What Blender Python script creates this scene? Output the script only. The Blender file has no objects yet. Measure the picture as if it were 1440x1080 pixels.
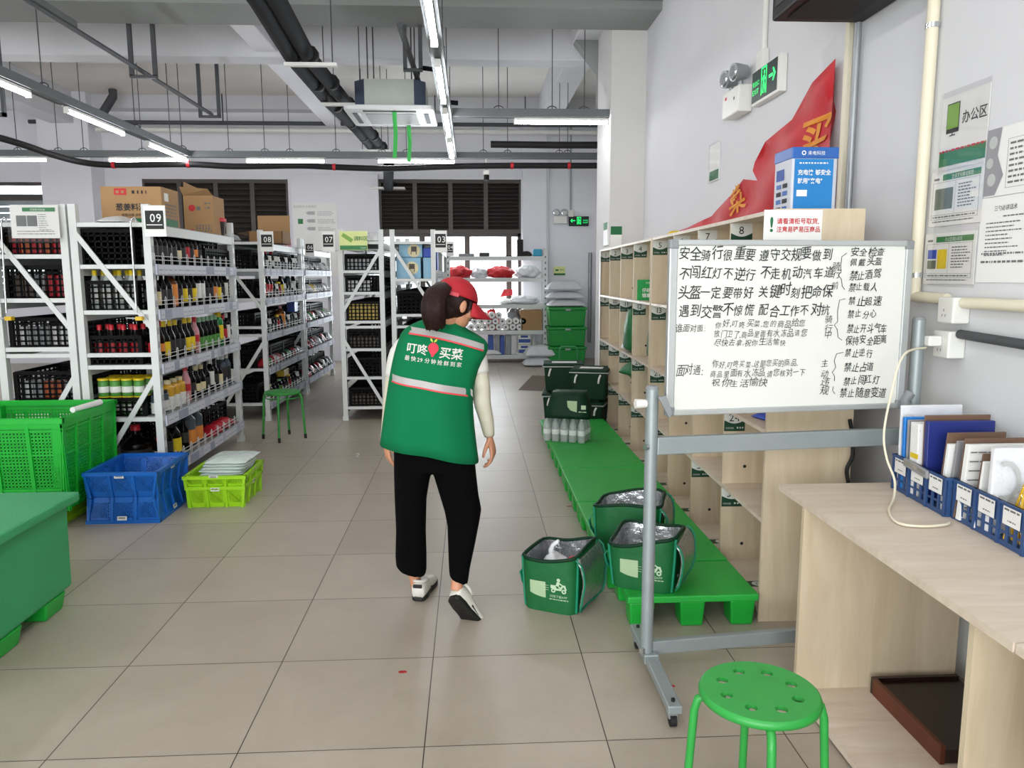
import bpy, math, random
from mathutils import Matrix, Vector
from math import sin, cos, pi, radians as RAD

S = bpy.context.scene
COL = S.collection

# ------------------------------------------------------------------ camera
CAM_R = Matrix(((0.99858261, -0.0531113, -0.00345694),      # right
                (0.01078265, 0.13827253, 0.99033552),       # up
                (0.05212001, 0.98896911, -0.13864923)))     # forward
CAM_P = Vector((0, 0, 1.56))
cam_d = bpy.data.cameras.new('camera')
cam_d.sensor_fit = 'HORIZONTAL'
cam_d.sensor_width = 36.0
cam_d.lens = 1080.0 / 1440.0 * 36.0
cam_d.clip_start = 0.05
cam_d.clip_end = 200
cam = bpy.data.objects.new('camera', cam_d)
COL.objects.link(cam)
r_, u_, f_ = CAM_R[0], CAM_R[1], CAM_R[2]
cam.matrix_world = Matrix(((r_[0], u_[0], -f_[0], CAM_P[0]), (r_[1], u_[1], -f_[1], CAM_P[1]),
                           (r_[2], u_[2], -f_[2], CAM_P[2]), (0, 0, 0, 1)))
S.camera = cam

# ------------------------------------------------------------------ colour management, world, large lights
S.view_settings.view_transform = 'Standard'
S.view_settings.look = 'None'
S.view_settings.gamma = 1.0
S.view_settings.use_curve_mapping = False
S.view_settings.exposure = -0.04
S.cycles.use_denoising = True
S.cycles.max_bounces = 8
S.cycles.diffuse_bounces = 4
S.cycles.glossy_bounces = 4
S.cycles.transparent_max_bounces = 12
S.cycles.sample_clamp_indirect = 8.0

TUBE_POWER = 43.0          # emission of every LED tube
wd = bpy.data.worlds.new('overcast_sky')
S.world = wd
wd.use_nodes = True
wd.node_tree.nodes['Background'].inputs[0].default_value = (0.92, 0.96, 1.0, 1)
wd.node_tree.nodes['Background'].inputs[1].default_value = 3.0


def area_light(name, loc, rot, sx, sy, power, col=(1, 1, 1)):
    l = bpy.data.lights.new(name, 'AREA')
    l.shape = 'RECTANGLE'; l.size = sx; l.size_y = sy; l.energy = power; l.color = col
    o = bpy.data.objects.new(name, l); COL.objects.link(o)
    o.location = loc; o.rotation_euler = rot
    return o


# fill light added at an assumed unseen entrance, then daylight through the back windows
area_light('entrance_fill', (-2.5, -3.4, 1.9), (RAD(-90), 0, RAD(180)), 7.0, 3.2, 330, (0.95, 0.98, 1.0))
area_light('window_daylight', (-0.35, 14.95, 1.5), (RAD(-90), 0, 0), 2.5, 1.5, 200, (0.95, 0.98, 1.0))
area_light('left_window_daylight', (-8.25, 14.98, 2.2), (RAD(-90), 0, 0), 1.3, 1.9, 160, (0.95, 0.98, 1.0))

# ------------------------------------------------------------------ materials
MATS = {}
TILE_X, TILE_Y = -0.444 + 0.616 * 30, -3.617 + 0.612 * 12


def lin(h):
    if not isinstance(h, str):
        return h
    h = h.lstrip('#')
    c = [int(h[i:i + 2], 16) / 255 for i in (0, 2, 4)]
    return tuple(x / 12.92 if x <= 0.04045 else ((x + 0.055) / 1.055) ** 2.4 for x in c)


def mat(name, col, rough=0.5, metal=0.0, var=0.06, scale=6.0, bump=0.0, bscale=60.0, spec=0.5, emit=None, estr=1.0,
        trans=0.0, alpha=1.0, coat=0.0, sheen=0.0, stretch=None):
    """procedural principled material: noise makes small colour differences, optional bump"""
    if name in MATS:
        return MATS[name]
    m = bpy.data.materials.new(name); m.use_nodes = True
    nt = m.node_tree; b = nt.nodes['Principled BSDF']
    c = lin(col)
    tc = nt.nodes.new('ShaderNodeTexCoord'); mp = nt.nodes.new('ShaderNodeMapping')
    nt.links.new(tc.outputs['Object'], mp.inputs['Vector'])
    if stretch: mp.inputs['Scale'].default_value = stretch
    if var > 0:
        n = nt.nodes.new('ShaderNodeTexNoise'); n.inputs['Scale'].default_value = scale; n.inputs['Detail'].default_value = 5
        nt.links.new(mp.outputs[0], n.inputs['Vector'])
        mx = nt.nodes.new('ShaderNodeMix'); mx.data_type = 'RGBA'
        mx.inputs[6].default_value = tuple(max(0, x * (1 - 2 * var)) for x in c) + (1,)
        mx.inputs[7].default_value = tuple(min(1, x * (1 + 2 * var)) for x in c) + (1,)
        nt.links.new(n.outputs['Fac'], mx.inputs[0]); nt.links.new(mx.outputs[2], b.inputs['Base Color'])
    else:
        b.inputs['Base Color'].default_value = c + (1,)
    b.inputs['Roughness'].default_value = rough; b.inputs['Metallic'].default_value = metal
    b.inputs['Specular IOR Level'].default_value = spec
    b.inputs['Transmission Weight'].default_value = trans; b.inputs['Alpha'].default_value = alpha
    b.inputs['Coat Weight'].default_value = coat; b.inputs['Sheen Weight'].default_value = sheen
    if bump > 0:
        n2 = nt.nodes.new('ShaderNodeTexNoise'); n2.inputs['Scale'].default_value = bscale; n2.inputs['Detail'].default_value = 4
        nt.links.new(mp.outputs[0], n2.inputs['Vector'])
        bp = nt.nodes.new('ShaderNodeBump'); bp.inputs['Strength'].default_value = bump; bp.inputs['Distance'].default_value = 0.02
        nt.links.new(n2.outputs['Fac'], bp.inputs['Height']); nt.links.new(bp.outputs[0], b.inputs['Normal'])
    if emit is not None:
        b.inputs['Emission Color'].default_value = lin(emit) + (1,); b.inputs['Emission Strength'].default_value = estr
    MATS[name] = m
    return m


def wood_mat(name, c1, c2, axis_scale=(14, 14, 1.0), rough=0.5):
    m = bpy.data.materials.new(name); m.use_nodes = True
    nt = m.node_tree; b = nt.nodes['Principled BSDF']
    tc = nt.nodes.new('ShaderNodeTexCoord'); mp = nt.nodes.new('ShaderNodeMapping'); mp.inputs['Scale'].default_value = axis_scale
    n = nt.nodes.new('ShaderNodeTexNoise'); n.inputs['Scale'].default_value = 1.6; n.inputs['Detail'].default_value = 8; n.inputs['Roughness'].default_value = 0.65
    n.inputs['Distortion'].default_value = 0.6
    rp = nt.nodes.new('ShaderNodeValToRGB')
    rp.color_ramp.elements[0].position = 0.3; rp.color_ramp.elements[1].position = 0.72
    rp.color_ramp.elements[0].color = lin(c1) + (1,); rp.color_ramp.elements[1].color = lin(c2) + (1,)
    nt.links.new(tc.outputs['Object'], mp.inputs[0]); nt.links.new(mp.outputs[0], n.inputs['Vector'])
    nt.links.new(n.outputs['Fac'], rp.inputs[0]); nt.links.new(rp.outputs[0], b.inputs['Base Color'])
    b.inputs['Roughness'].default_value = rough
    MATS[name] = m
    return m


def pane_mat(name, tint=(1, 1, 1), refl=0.12, rough=0.03):
    m = bpy.data.materials.new(name); m.use_nodes = True
    nt = m.node_tree; nt.nodes.clear()
    o = nt.nodes.new('ShaderNodeOutputMaterial'); t = nt.nodes.new('ShaderNodeBsdfTransparent'); g = nt.nodes.new('ShaderNodeBsdfGlossy')
    t.inputs[0].default_value = tint + (1,); g.inputs['Roughness'].default_value = rough
    mx = nt.nodes.new('ShaderNodeMixShader'); mx.inputs[0].default_value = refl
    nt.links.new(t.outputs[0], mx.inputs[1]); nt.links.new(g.outputs[0], mx.inputs[2]); nt.links.new(mx.outputs[0], o.inputs[0])
    MATS[name] = m
    return m


def floor_mat():
    m = bpy.data.materials.new('floor_tiles'); m.use_nodes = True
    nt = m.node_tree; b = nt.nodes['Principled BSDF']
    tc = nt.nodes.new('ShaderNodeTexCoord'); mp = nt.nodes.new('ShaderNodeMapping')
    mp.inputs['Location'].default_value = (TILE_X, TILE_Y, 0)
    nt.links.new(tc.outputs['Object'], mp.inputs[0])
    br = nt.nodes.new('ShaderNodeTexBrick'); br.offset = 0.0; br.squash = 1.0
    br.inputs['Color1'].default_value = lin('#b7ad9e') + (1,); br.inputs['Color2'].default_value = lin('#ada394') + (1,)
    br.inputs['Mortar'].default_value = lin('#3d372f') + (1,)
    br.inputs['Scale'].default_value = 1.0; br.inputs['Mortar Size'].default_value = 0.0022; br.inputs['Mortar Smooth'].default_value = 0.2
    br.inputs['Brick Width'].default_value = 0.616; br.inputs['Row Height'].default_value = 0.612
    nt.links.new(mp.outputs[0], br.inputs['Vector'])
    n = nt.nodes.new('ShaderNodeTexNoise'); n.inputs['Scale'].default_value = 2.4; n.inputs['Detail'].default_value = 8; n.inputs['Roughness'].default_value = 0.7; n.inputs['Distortion'].default_value = 0.4
    nt.links.new(tc.outputs['Object'], n.inputs['Vector'])
    rp = nt.nodes.new('ShaderNodeValToRGB')
    rp.color_ramp.elements[0].position = 0.25; rp.color_ramp.elements[0].color = (0.80, 0.785, 0.76, 1)
    rp.color_ramp.elements[1].position = 0.75; rp.color_ramp.elements[1].color = (1, 1, 1, 1)
    nt.links.new(n.outputs['Fac'], rp.inputs[0])
    mx = nt.nodes.new('ShaderNodeMix'); mx.data_type = 'RGBA'; mx.blend_type = 'MULTIPLY'; mx.inputs[0].default_value = 1.0
    nt.links.new(br.outputs['Color'], mx.inputs[6]); nt.links.new(rp.outputs[0], mx.inputs[7])
    nt.links.new(mx.outputs[2], b.inputs['Base Color'])
    r2 = nt.nodes.new('ShaderNodeMapRange'); r2.inputs[3].default_value = 0.26; r2.inputs[4].default_value = 0.5
    nt.links.new(n.outputs['Fac'], r2.inputs[0]); nt.links.new(r2.outputs[0], b.inputs['Roughness'])
    bp = nt.nodes.new('ShaderNodeBump'); bp.inputs['Strength'].default_value = 0.3; bp.inputs['Distance'].default_value = 0.004; bp.invert = True
    nt.links.new(br.outputs['Fac'], bp.inputs['Height']); nt.links.new(bp.outputs[0], b.inputs['Normal'])
    MATS['floor_tiles'] = m
    return m


# ------------------------------------------------------------------ geometry helpers
def ray(px, py):
    c = Vector(((px - 720) / 1080, -(py - 540) / 1080, 1.0))
    return CAM_R.transposed() @ c


def at(px, py, Y):                      # point of the photo at depth Y
    d = ray(px, py); return CAM_P + d * (Y / d.y)


def onz(px, py, z=0.0):                 # point of the photo on the level z
    d = ray(px, py); return CAM_P + d * ((z - CAM_P.z) / d.z)


def onx(px, py, X=1.9):                 # point of the photo on the right wall
    d = ray(px, py); return CAM_P + d * (X / d.x)


def world(o):
    m = Matrix.LocRotScale(o.location, o.rotation_euler, o.scale)
    return world(o.parent) @ m if o.parent else m


def frame(o, xd, yd=None, n=None):
    """matrix with origin o, local x along xd, local y along yd"""
    x = Vector(xd).normalized()
    y = Vector(yd); y = (y - x * y.dot(x)).normalized()
    z = x.cross(y)
    return Matrix(((x[0], y[0], z[0], o[0]), (x[1], y[1], z[1], o[1]), (x[2], y[2], z[2], o[2]), (0, 0, 0, 1)))


FACE = lambda o: frame(o, (1, 0, 0), (0, 0, 1))            # writing that looks towards -Y (to the camera)
WALL = lambda o: frame(o, (0, -1, 0), (0, 0, 1))           # writing on the right wall, looks towards -X
AISLE = lambda o: frame(o, (0, 1, 0), (0, 0, 1))           # writing that looks towards +X

GLYPH = {}


def glyph(s, off=0.0):
    k = (s, off)
    if k not in GLYPH:
        cu = bpy.data.curves.new('t', 'FONT'); cu.body = s; cu.offset = off; cu.resolution_u = 2; cu.fill_mode = 'FRONT'
        o = bpy.data.objects.new('t', cu)
        me = o.to_mesh()
        vs = [tuple(v.co) for v in me.vertices]; fs = [tuple(p.vertices) for p in me.polygons]
        o.to_mesh_clear(); bpy.data.objects.remove(o); bpy.data.curves.remove(cu)
        fs = [f if (Vector(vs[f[1]]) - Vector(vs[f[0]])).cross(Vector(vs[f[2]]) - Vector(vs[f[0]])).z >= 0 else f[::-1] for f in fs]
        w = max((v[0] for v in vs), default=0.3)
        GLYPH[k] = (vs, fs, w)
    return GLYPH[k]


def smooth(pts, k=5):
    P = [Vector(p) for p in pts]; out = []
    for i in range(len(P) - 1):
        a, b, c, d = P[max(0, i - 1)], P[i], P[i + 1], P[min(len(P) - 1, i + 2)]
        for j in range(k):
            t = j / k
            out.append(0.5 * (2 * b + (c - a) * t + (2 * a - 5 * b + 4 * c - d) * t * t + (3 * b - a - 3 * c + d) * t ** 3))
    return out + [P[-1]]


class MB:
    def __init__(s):
        s.v = []; s.f = []; s.m = []; s.s = []

    def add(s, vs, fs, mi=0, sm=False, M=None):
        n = len(s.v)
        s.v += [tuple(M @ Vector(v)) if M is not None else tuple(v) for v in vs]
        s.f += [tuple(i + n for i in f) for f in fs]; s.m += [mi] * len(fs); s.s += [sm] * len(fs)
        return s

    def bx(s, x0, x1, y0, y1, z0, z1, mi=0, M=None):
        return s.add([(x0, y0, z0), (x1, y0, z0), (x1, y1, z0), (x0, y1, z0), (x0, y0, z1), (x1, y0, z1), (x1, y1, z1), (x0, y1, z1)],
                     [(0, 3, 2, 1), (4, 5, 6, 7), (0, 1, 5, 4), (1, 2, 6, 5), (2, 3, 7, 6), (3, 0, 4, 7)], mi, False, M)

    def bar(s, a, b, w, d, mi=0, up=(0, 0, 1)):
        """square bar from a to b"""
        a = Vector(a); b = Vector(b); x = (b - a); L = x.length; x.normalize()
        u = Vector(up)
        if abs(x.dot(u)) > 0.95: u = Vector((0, 1, 0))
        M = frame(a, x, u)
        return s.bx(0, L, -d / 2, d / 2, -w / 2, w / 2, mi, M)

    def tube(s, pts, r, n=8, mi=0, closed=False, sm=True, M=None, caps=True):
        P = [Vector(p) for p in pts]; N = len(P)
        rr = r if isinstance(r, (list, tuple)) else [r] * N
        vs = []; fs = []
        prev = None
        for i in range(N):
            if closed: t = (P[(i + 1) % N] - P[i - 1])
            else: t = P[min(i + 1, N - 1)] - P[max(i - 1, 0)]
            t.normalize()
            if prev is None:
                a = Vector((0, 0, 1)) if abs(t.z) < 0.9 else Vector((1, 0, 0))
                prev = (a - t * a.dot(t)).normalized()
            else:
                prev = prev - t * prev.dot(t)
                prev = prev.normalized() if prev.length > 1e-6 else Vector((1, 0, 0))
            b = t.cross(prev)
            for k in range(n):
                an = 2 * pi * k / n
                vs.append(P[i] + (prev * cos(an) + b * sin(an)) * rr[i])
        for i in range(N if closed else N - 1):
            j = (i + 1) % N
            for k in range(n):
                fs.append((i * n + k, i * n + (k + 1) % n, j * n + (k + 1) % n, j * n + k))
        s.add(vs, fs, mi, sm, M)
        if not closed and caps:
            s.add(vs[:n], [tuple(range(n))[::-1]], mi, False, M); s.add(vs[-n:], [tuple(range(n))], mi, False, M)
        return s

    def lathe(s, prof, n=12, mi=0, sm=True, M=None, caps=True):
        vs = []; fs = []
        for r, z in prof:
            for k in range(n):
                a = 2 * pi * k / n; vs.append((r * cos(a), r * sin(a), z))
        for i in range(len(prof) - 1):
            for k in range(n):
                fs.append((i * n + k, i * n + (k + 1) % n, (i + 1) * n + (k + 1) % n, (i + 1) * n + k))
        s.add(vs, fs, mi, sm, M)
        if not caps: return s
        if prof[0][0] > 1e-4: s.add(vs[:n], [tuple(range(n))[::-1]], mi, False, M)
        if prof[-1][0] > 1e-4: s.add(vs[-n:], [tuple(range(n))], mi, False, M)
        return s

    def loft(s, rings, mi=0, sm=True, caps=True, M=None):
        n = len(rings[0]); vs = [p for r in rings for p in r]; fs = []
        for i in range(len(rings) - 1):
            for k in range(n):
                fs.append((i * n + k, i * n + (k + 1) % n, (i + 1) * n + (k + 1) % n, (i + 1) * n + k))
        if caps: fs += [tuple(range(n))[::-1], tuple(range((len(rings) - 1) * n, len(rings) * n))]
        return s.add(vs, fs, mi, sm, M)

    def prism(s, poly, t, mi=0, M=None):
        """polygon in local xy, thickness t along local z (centred on 0..t)"""
        n = len(poly)
        vs = [(p[0], p[1], 0) for p in poly] + [(p[0], p[1], t) for p in poly]
        a = sum(poly[i][0] * poly[(i + 1) % n][1] - poly[(i + 1) % n][0] * poly[i][1] for i in range(n))
        fs = [tuple(range(n))[::-1], tuple(range(n, 2 * n))] + [(i, (i + 1) % n, n + (i + 1) % n, n + i) for i in range(n)]
        if a < 0: fs = [f[::-1] for f in fs]
        return s.add(vs, fs, mi, False, M)

    def ball(s, c, rad, n=12, mi=0, M=None, noise=0, rnd=None):
        rx, ry, rz = rad if isinstance(rad, (list, tuple)) else (rad,) * 3
        rings = []
        m = max(4, n // 2)
        for i in range(m + 1):
            a = -pi / 2 + pi * (i + 0.02 * (i == 0) - 0.02 * (i == m)) / m
            ring = []
            for k in range(n):
                q = 1 + (rnd.uniform(-noise, noise) if rnd else 0)
                ring.append((c[0] + rx * q * cos(a) * cos(2 * pi * k / n), c[1] + ry * q * cos(a) * sin(2 * pi * k / n), c[2] + rz * q * sin(a)))
            rings.append(ring)
        return s.loft(rings, mi, True, True, M)

    def text(s, t, M, size, mi=0, off=0.0, center=False, jit=None, gap=0.0, sx=1.0):
        """writing: local x to the right, y up, lifted a little off the surface"""
        x = 0; items = []
        for ch in t:
            if ch == ' ': x += 0.35; continue
            vs, fs, w = glyph(ch, off)
            wide = 1.0 if ord(ch) > 0x2e00 else w + 0.08
            items.append((x, vs, fs)); x += wide + gap
        dx = -x * size * sx / 2 if center else 0
        for x0, vs, fs in items:
            if jit:
                an = jit.uniform(-0.10, 0.10); sc = jit.uniform(0.84, 1.12); oy = jit.uniform(-0.1, 0.1); sh = 0.14 + jit.uniform(-0.1, 0.12)
                q = [(x0 + (v[0] * cos(an) - v[1] * sin(an) + sh * v[1]) * sc * jit.uniform(0.997, 1.003), (v[0] * sin(an) + v[1] * cos(an)) * sc + oy) for v in vs]
            else:
                q = [(x0 + v[0], v[1]) for v in vs]
            s.add([(dx + a * size * sx, b * size, 0) for a, b in q], fs, mi, False, M)
        return s

    def strokes(s, M, x0, x1, y, h, mi=0, rnd=random, lo=0.004, hi=0.03):
        """a line of writing too small to read: short printed dashes"""
        x = x0
        while x < x1:
            w = min(rnd.uniform(lo, hi), x1 - x)
            s.add([(x, y, 0), (x + w, y, 0), (x + w, y + h, 0), (x, y + h, 0)], [(0, 1, 2, 3)], mi, False, M); x += w + h * 0.8
        return s

    def rect(s, M, x0, x1, y0, y1, mi=0, z=0):
        return s.add([(x0, y0, z), (x1, y0, z), (x1, y1, z), (x0, y1, z)], [(0, 1, 2, 3)], mi, False, M)

    def disc(s, M, cx, cy, r, mi=0, n=20, z=0, ry=None):
        return s.add([(cx + r * cos(2 * pi * k / n), cy + (ry or r) * sin(2 * pi * k / n), z) for k in range(n)], [tuple(range(n))], mi, False, M)

    def lattice(s, M, w, h, nx, ny, t=0.006, b=0.01, mi=0, d=None):
        """perforated panel in local xy, 0..w by 0..h"""
        d = d or b
        for i in range(nx + 1):
            x = w * i / nx; s.bx(x - b / 2, x + b / 2, 0, h, -t / 2, t / 2, mi, M)
        for j in range(ny + 1):
            y = h * j / ny; s.bx(0, w, y - d / 2, y + d / 2, -t / 2, t / 2, mi, M)
        return s

    def build(s, name, mats, parent=None, loc=(0, 0, 0), rz=0.0, local=False, bevel=0, sub=0, seg=2):
        """ONE mesh object. World coordinates unless local; loc is where its own origin sits."""
        if not isinstance(mats, (list, tuple)): mats = [mats]
        me = bpy.data.meshes.new(name)
        vs = s.v
        o = bpy.data.objects.new(name, me)
        COL.objects.link(o)
        if parent is not None: o.parent = parent
        if local or parent is not None:
            if local:
                o.location = loc; o.rotation_euler = (0, 0, rz)
            else:
                inv = world(parent).inverted(); vs = [tuple(inv @ Vector(v)) for v in vs]
        else:
            o.location = loc; L = Vector(loc); vs = [tuple(Vector(v) - L) for v in vs]
        me.from_pydata([tuple(v) for v in vs], [], s.f)
        for m in mats: me.materials.append(MATS[m] if isinstance(m, str) else m)
        me.polygons.foreach_set('material_index', s.m); me.polygons.foreach_set('use_smooth', s.s)
        me.update()
        if bevel:
            b = o.modifiers.new('bevel', 'BEVEL'); b.width = bevel; b.segments = seg; b.limit_method = 'ANGLE'; b.angle_limit = 0.7
        if sub:
            b = o.modifiers.new('sub', 'SUBSURF'); b.levels = sub; b.render_levels = sub
        return o


def tag(o, label, cat, group=None, kind=None):
    if label: o['label'] = label
    if cat: o['category'] = cat
    if group: o['group'] = group
    if kind: o['kind'] = kind
    return o


def thing(name, loc, label, cat, group=None, rz=0.0):
    o = bpy.data.objects.new(name, None); COL.objects.link(o)
    o.empty_display_size = 0.1
    o.location = loc; o.rotation_euler = (0, 0, rz)
    return tag(o, label, cat, group)


def struct(o):
    o['kind'] = 'structure'; return o


def dup(o, loc=None, rz=None, label=None, group=None, scale=None, _p=None):
    c = o.copy(); COL.objects.link(c)
    if _p is not None: c.parent = _p
    if loc is not None: c.location = loc
    if rz is not None: c.rotation_euler = (0, 0, rz)
    if scale is not None: c.scale = scale if isinstance(scale, (tuple, list)) else (scale,) * 3
    if label: c['label'] = label
    if group: c['group'] = group
    for ch in list(o.children): dup(ch, _p=c)
    return c


ORD = ['', 'first', 'second', 'third', 'fourth', 'fifth', 'sixth', 'seventh', 'eighth', 'ninth', 'tenth', 'eleventh', 'twelfth',
       'thirteenth', 'fourteenth', 'fifteenth', 'sixteenth', 'seventeenth', 'eighteenth', 'nineteenth', 'twentieth']
LEVEL = ['top', 'second', 'third', 'fourth', 'bottom']

# common materials
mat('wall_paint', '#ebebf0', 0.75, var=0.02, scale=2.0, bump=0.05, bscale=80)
mat('wall_paint_dimmed', '#d6d7d9', 0.75, var=0.02, scale=2.0, bump=0.05, bscale=80)  # same wall paint, darker copy to offset the strong light on the right wall
mat('cream_paint', '#d6d5d2', 0.8, var=0.02, scale=2.0)
mat('ceiling_paint', '#e0ddd8', 0.9, var=0.07, scale=1.3, bump=0.1, bscale=20)
mat('beam_paint', '#d6d7da', 0.9, var=0.05, scale=1.5, bump=0.1, bscale=20)
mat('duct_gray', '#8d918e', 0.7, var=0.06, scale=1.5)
mat('rack_white', '#d3d6d4', 0.42, var=0.03, scale=8)
mat('galvanized', '#9da1a3', 0.45, metal=0.6, var=0.08, scale=14)
mat('gray_rail', '#6c7071', 0.55, metal=0.25, var=0.06, scale=9)
mat('rod_gray', '#505255', 0.6, metal=0.3, var=0.05)
mat('black_foam', '#101216', 0.8, var=0.12, scale=20, bump=0.15, bscale=40, spec=.25)
mat('black_plastic', '#0a0a0b', 0.5, var=0.1, scale=20, spec=.3)
mat('black_rubber', '#101011', 0.7, var=0.1)
mat('white_plastic', '#e4e4de', 0.4, var=0.02)
mat('ivory_plastic', '#e3dcc4', 0.45, var=0.03)
mat('tube_glow', '#ffffff', 0.4, var=0, emit='#fbfaff', estr=TUBE_POWER)
mat('louver_brown', '#3a3433', 0.55, var=0.08)
mat('frame_brown', '#4a443f', 0.5, var=0.05)
mat('ink_black', '#17191a', 0.6, var=0.02)
mat('ink_gray', '#6d6f70', 0.7, var=0.02)
mat('paper_white', '#e9e9e6', 0.7, var=0.02)
mat('paper_gray', '#b9bcba', 0.7, var=0.03)
mat('brand_green', '#0f6b3a', 0.55, var=0.04)
mat('sign_white', '#f0f0ec', 0.5, var=0.02)
mat('red_ink', '#c4242e', 0.6, var=0.03)
mat('green_plastic', '#12a534', 0.4, var=0.05, scale=5)
mat('pallet_green', '#22a53c', 0.45, var=0.09, scale=5, bump=0.05, bscale=90)
mat('chrome', '#c9cbcc', 0.22, metal=0.9, var=0.04)
pane_mat('window_glass', (0.97, 0.99, 1.0), 0.08)
pane_mat('clear_film', (0.99, 0.99, 0.99), 0.07, 0.05)
mat('qr_patch', '#a9c29a', 0.7, var=0.05)

# ====================================================================== THE ROOM
floor_mat()
XL, XR, YB, YF, ZC = -9.5, 1.9, -3.6, 14.6, 4.73
struct(MB().bx(XL - 0.3, 2.7, YB - 0.2, YF + 0.4, -0.12, 0).build('floor', 'floor_tiles'))
struct(MB().bx(XL - 0.3, 2.7, YB - 0.2, YF + 0.4, ZC, ZC + 0.15).build('ceiling', 'ceiling_paint'))
struct(MB().bx(XR, XR + 0.2, YB, 8.5, 0, ZC).build('wall_right', 'wall_paint_dimmed'))
# the column where the lockers end, the wall behind it stepping back
struct(MB().bx(1.52, 2.0, 8.5, 9.38, 0, ZC).build('column_right', 'cream_paint', bevel=0.01))
struct(MB().bx(2.36, 2.6, 9.3, YF, 0, ZC).bx(1.9, 2.4, 9.1, 9.37, 0, ZC).build('wall_right_far', 'cream_paint'))
struct(MB().bx(XL - 0.2, XL, YB, YF, 0, ZC).build('wall_left', 'wall_paint'))
# front wall (behind the camera) with the wide entrance opening
struct(MB().bx(XL, -6.2, YB - 0.15, YB, 0, ZC).bx(-6.2, 1.3, YB - 0.15, YB, 3.6, ZC).bx(1.3, 2.0, YB - 0.15, YB, 0, ZC).build('wall_front', 'wall_paint'))
# back wall with its three openings: far left window, louvre left (only a vent), window with louvre above it
bk = MB()
for x0, x1, z0, z1 in ((XL, -8.95, 0, ZC), (-7.55, -5.92, 0, ZC), (-8.95, -7.55, 0, 1.2), (-8.95, -7.55, 3.27, ZC), (-5.92, -3.32, 0, 2.0), (-5.92, -3.32, 3.35, ZC),
                       (-3.32, -1.67, 0, ZC), (-1.67, 0.95, 0, 0.72), (-1.67, 0.95, 3.36, ZC), (0.95, 2.5, 0, ZC)):
    bk.bx(x0, x1, YF, YF + 0.24, z0, z1)
struct(bk.build('wall_back', 'wall_paint'))
struct(MB().bx(-7.43, -6.57, 14.1, YF, 0, ZC).build('pilaster_left', 'wall_paint', bevel=0.008))
struct(MB().bx(-3.25, -1.67, 14.5, YF, 0, 3.42).build('pilaster_centre', 'wall_paint', bevel=0.005))
struct(MB().bx(0.97, 1.42, 14.48, YF, 0, ZC).bx(1.42, 1.46, 14.53, YF, 0, ZC).build('pilaster_right', 'wall_paint', bevel=0.005))
# beams under the slab
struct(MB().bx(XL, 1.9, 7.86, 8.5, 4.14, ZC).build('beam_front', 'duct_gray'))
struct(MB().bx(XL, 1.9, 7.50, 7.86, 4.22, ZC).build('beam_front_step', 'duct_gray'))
struct(MB().bx(XL, 2.36, 9.68, 10.0, 4.14, ZC).build('beam_cross', 'beam_paint', bevel=0.01))
struct(MB().bx(XL, 2.36, 14.3, YF, 4.5, ZC).build('beam_back', 'beam_paint'))
struct(MB().bx(-2.52, -2.26, 8.5, 14.3, 4.2, ZC).build('beam_long_left', 'wall_paint', bevel=0.01))
struct(MB().bx(1.24, 1.60, 8.5, 14.3, 4.3, ZC).build('beam_long_right', 'beam_paint', bevel=0.01))
struct(MB().bx(-7.2, -6.8, 8.5, 14.3, 4.2, ZC).build('beam_long_far_left', 'beam_paint', bevel=0.01))
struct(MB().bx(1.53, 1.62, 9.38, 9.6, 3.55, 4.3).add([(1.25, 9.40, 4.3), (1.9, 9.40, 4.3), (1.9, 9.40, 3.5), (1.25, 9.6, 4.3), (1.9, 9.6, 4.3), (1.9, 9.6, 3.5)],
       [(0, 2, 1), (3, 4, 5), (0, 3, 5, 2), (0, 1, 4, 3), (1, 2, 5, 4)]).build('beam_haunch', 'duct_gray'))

# windows ----------------------------------------------------------------
def window(n, x0, x1, z0, z1, mull, cross):
    w = struct(thing('window_%d' % n, (0, YF, z0), 'dark framed window in the back wall' if n < 3 else None, None))
    if 'label' in w: del w['label']
    fr = MB()
    for a, b, c, d in ((x0, x1, z0, z0 + 0.06), (x0, x1, z1 - 0.06, z1), (x0, x0 + 0.06, z0, z1), (x1 - 0.06, x1, z0, z1)):
        fr.bx(a, b, YF + 0.04, YF + 0.12, c, d)
    for x in mull: fr.bx(x - 0.05, x + 0.05, YF + 0.03, YF + 0.13, z0, z1)
    for z in cross: fr.bx(x0, x1, YF + 0.03, YF + 0.13, z - 0.05, z + 0.05)
    fr.build('window_frame', 'frame_brown', w)
    MB().bx(x0 + 0.04, x1 - 0.04, YF + 0.075, YF + 0.085, z0 + 0.04, z1 - 0.04).build('pane', 'window_glass', w)
    return w


window(1, -1.67, 0.95, 0.72, 2.36, (-0.9, -0.06, 0.72), ())
window(2, -8.95, -7.55, 1.2, 3.27, (), (3.0,))
mat('shutter_gray', '#8b9492', 0.5, var=0.05)
sh = MB()
for i in range(16): sh.bx(-8.9, -7.6, YF + 0.14, YF + 0.16, 1.25 + i * 0.115, 1.345 + i * 0.115)
struct(sh.build('roller_shutter_panel', 'shutter_gray'))
struct(MB().bx(-1.7, 0.98, YF - 0.03, YF + 0.04, 0.66, 0.72).build('window_sill', 'wall_paint'))


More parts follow.
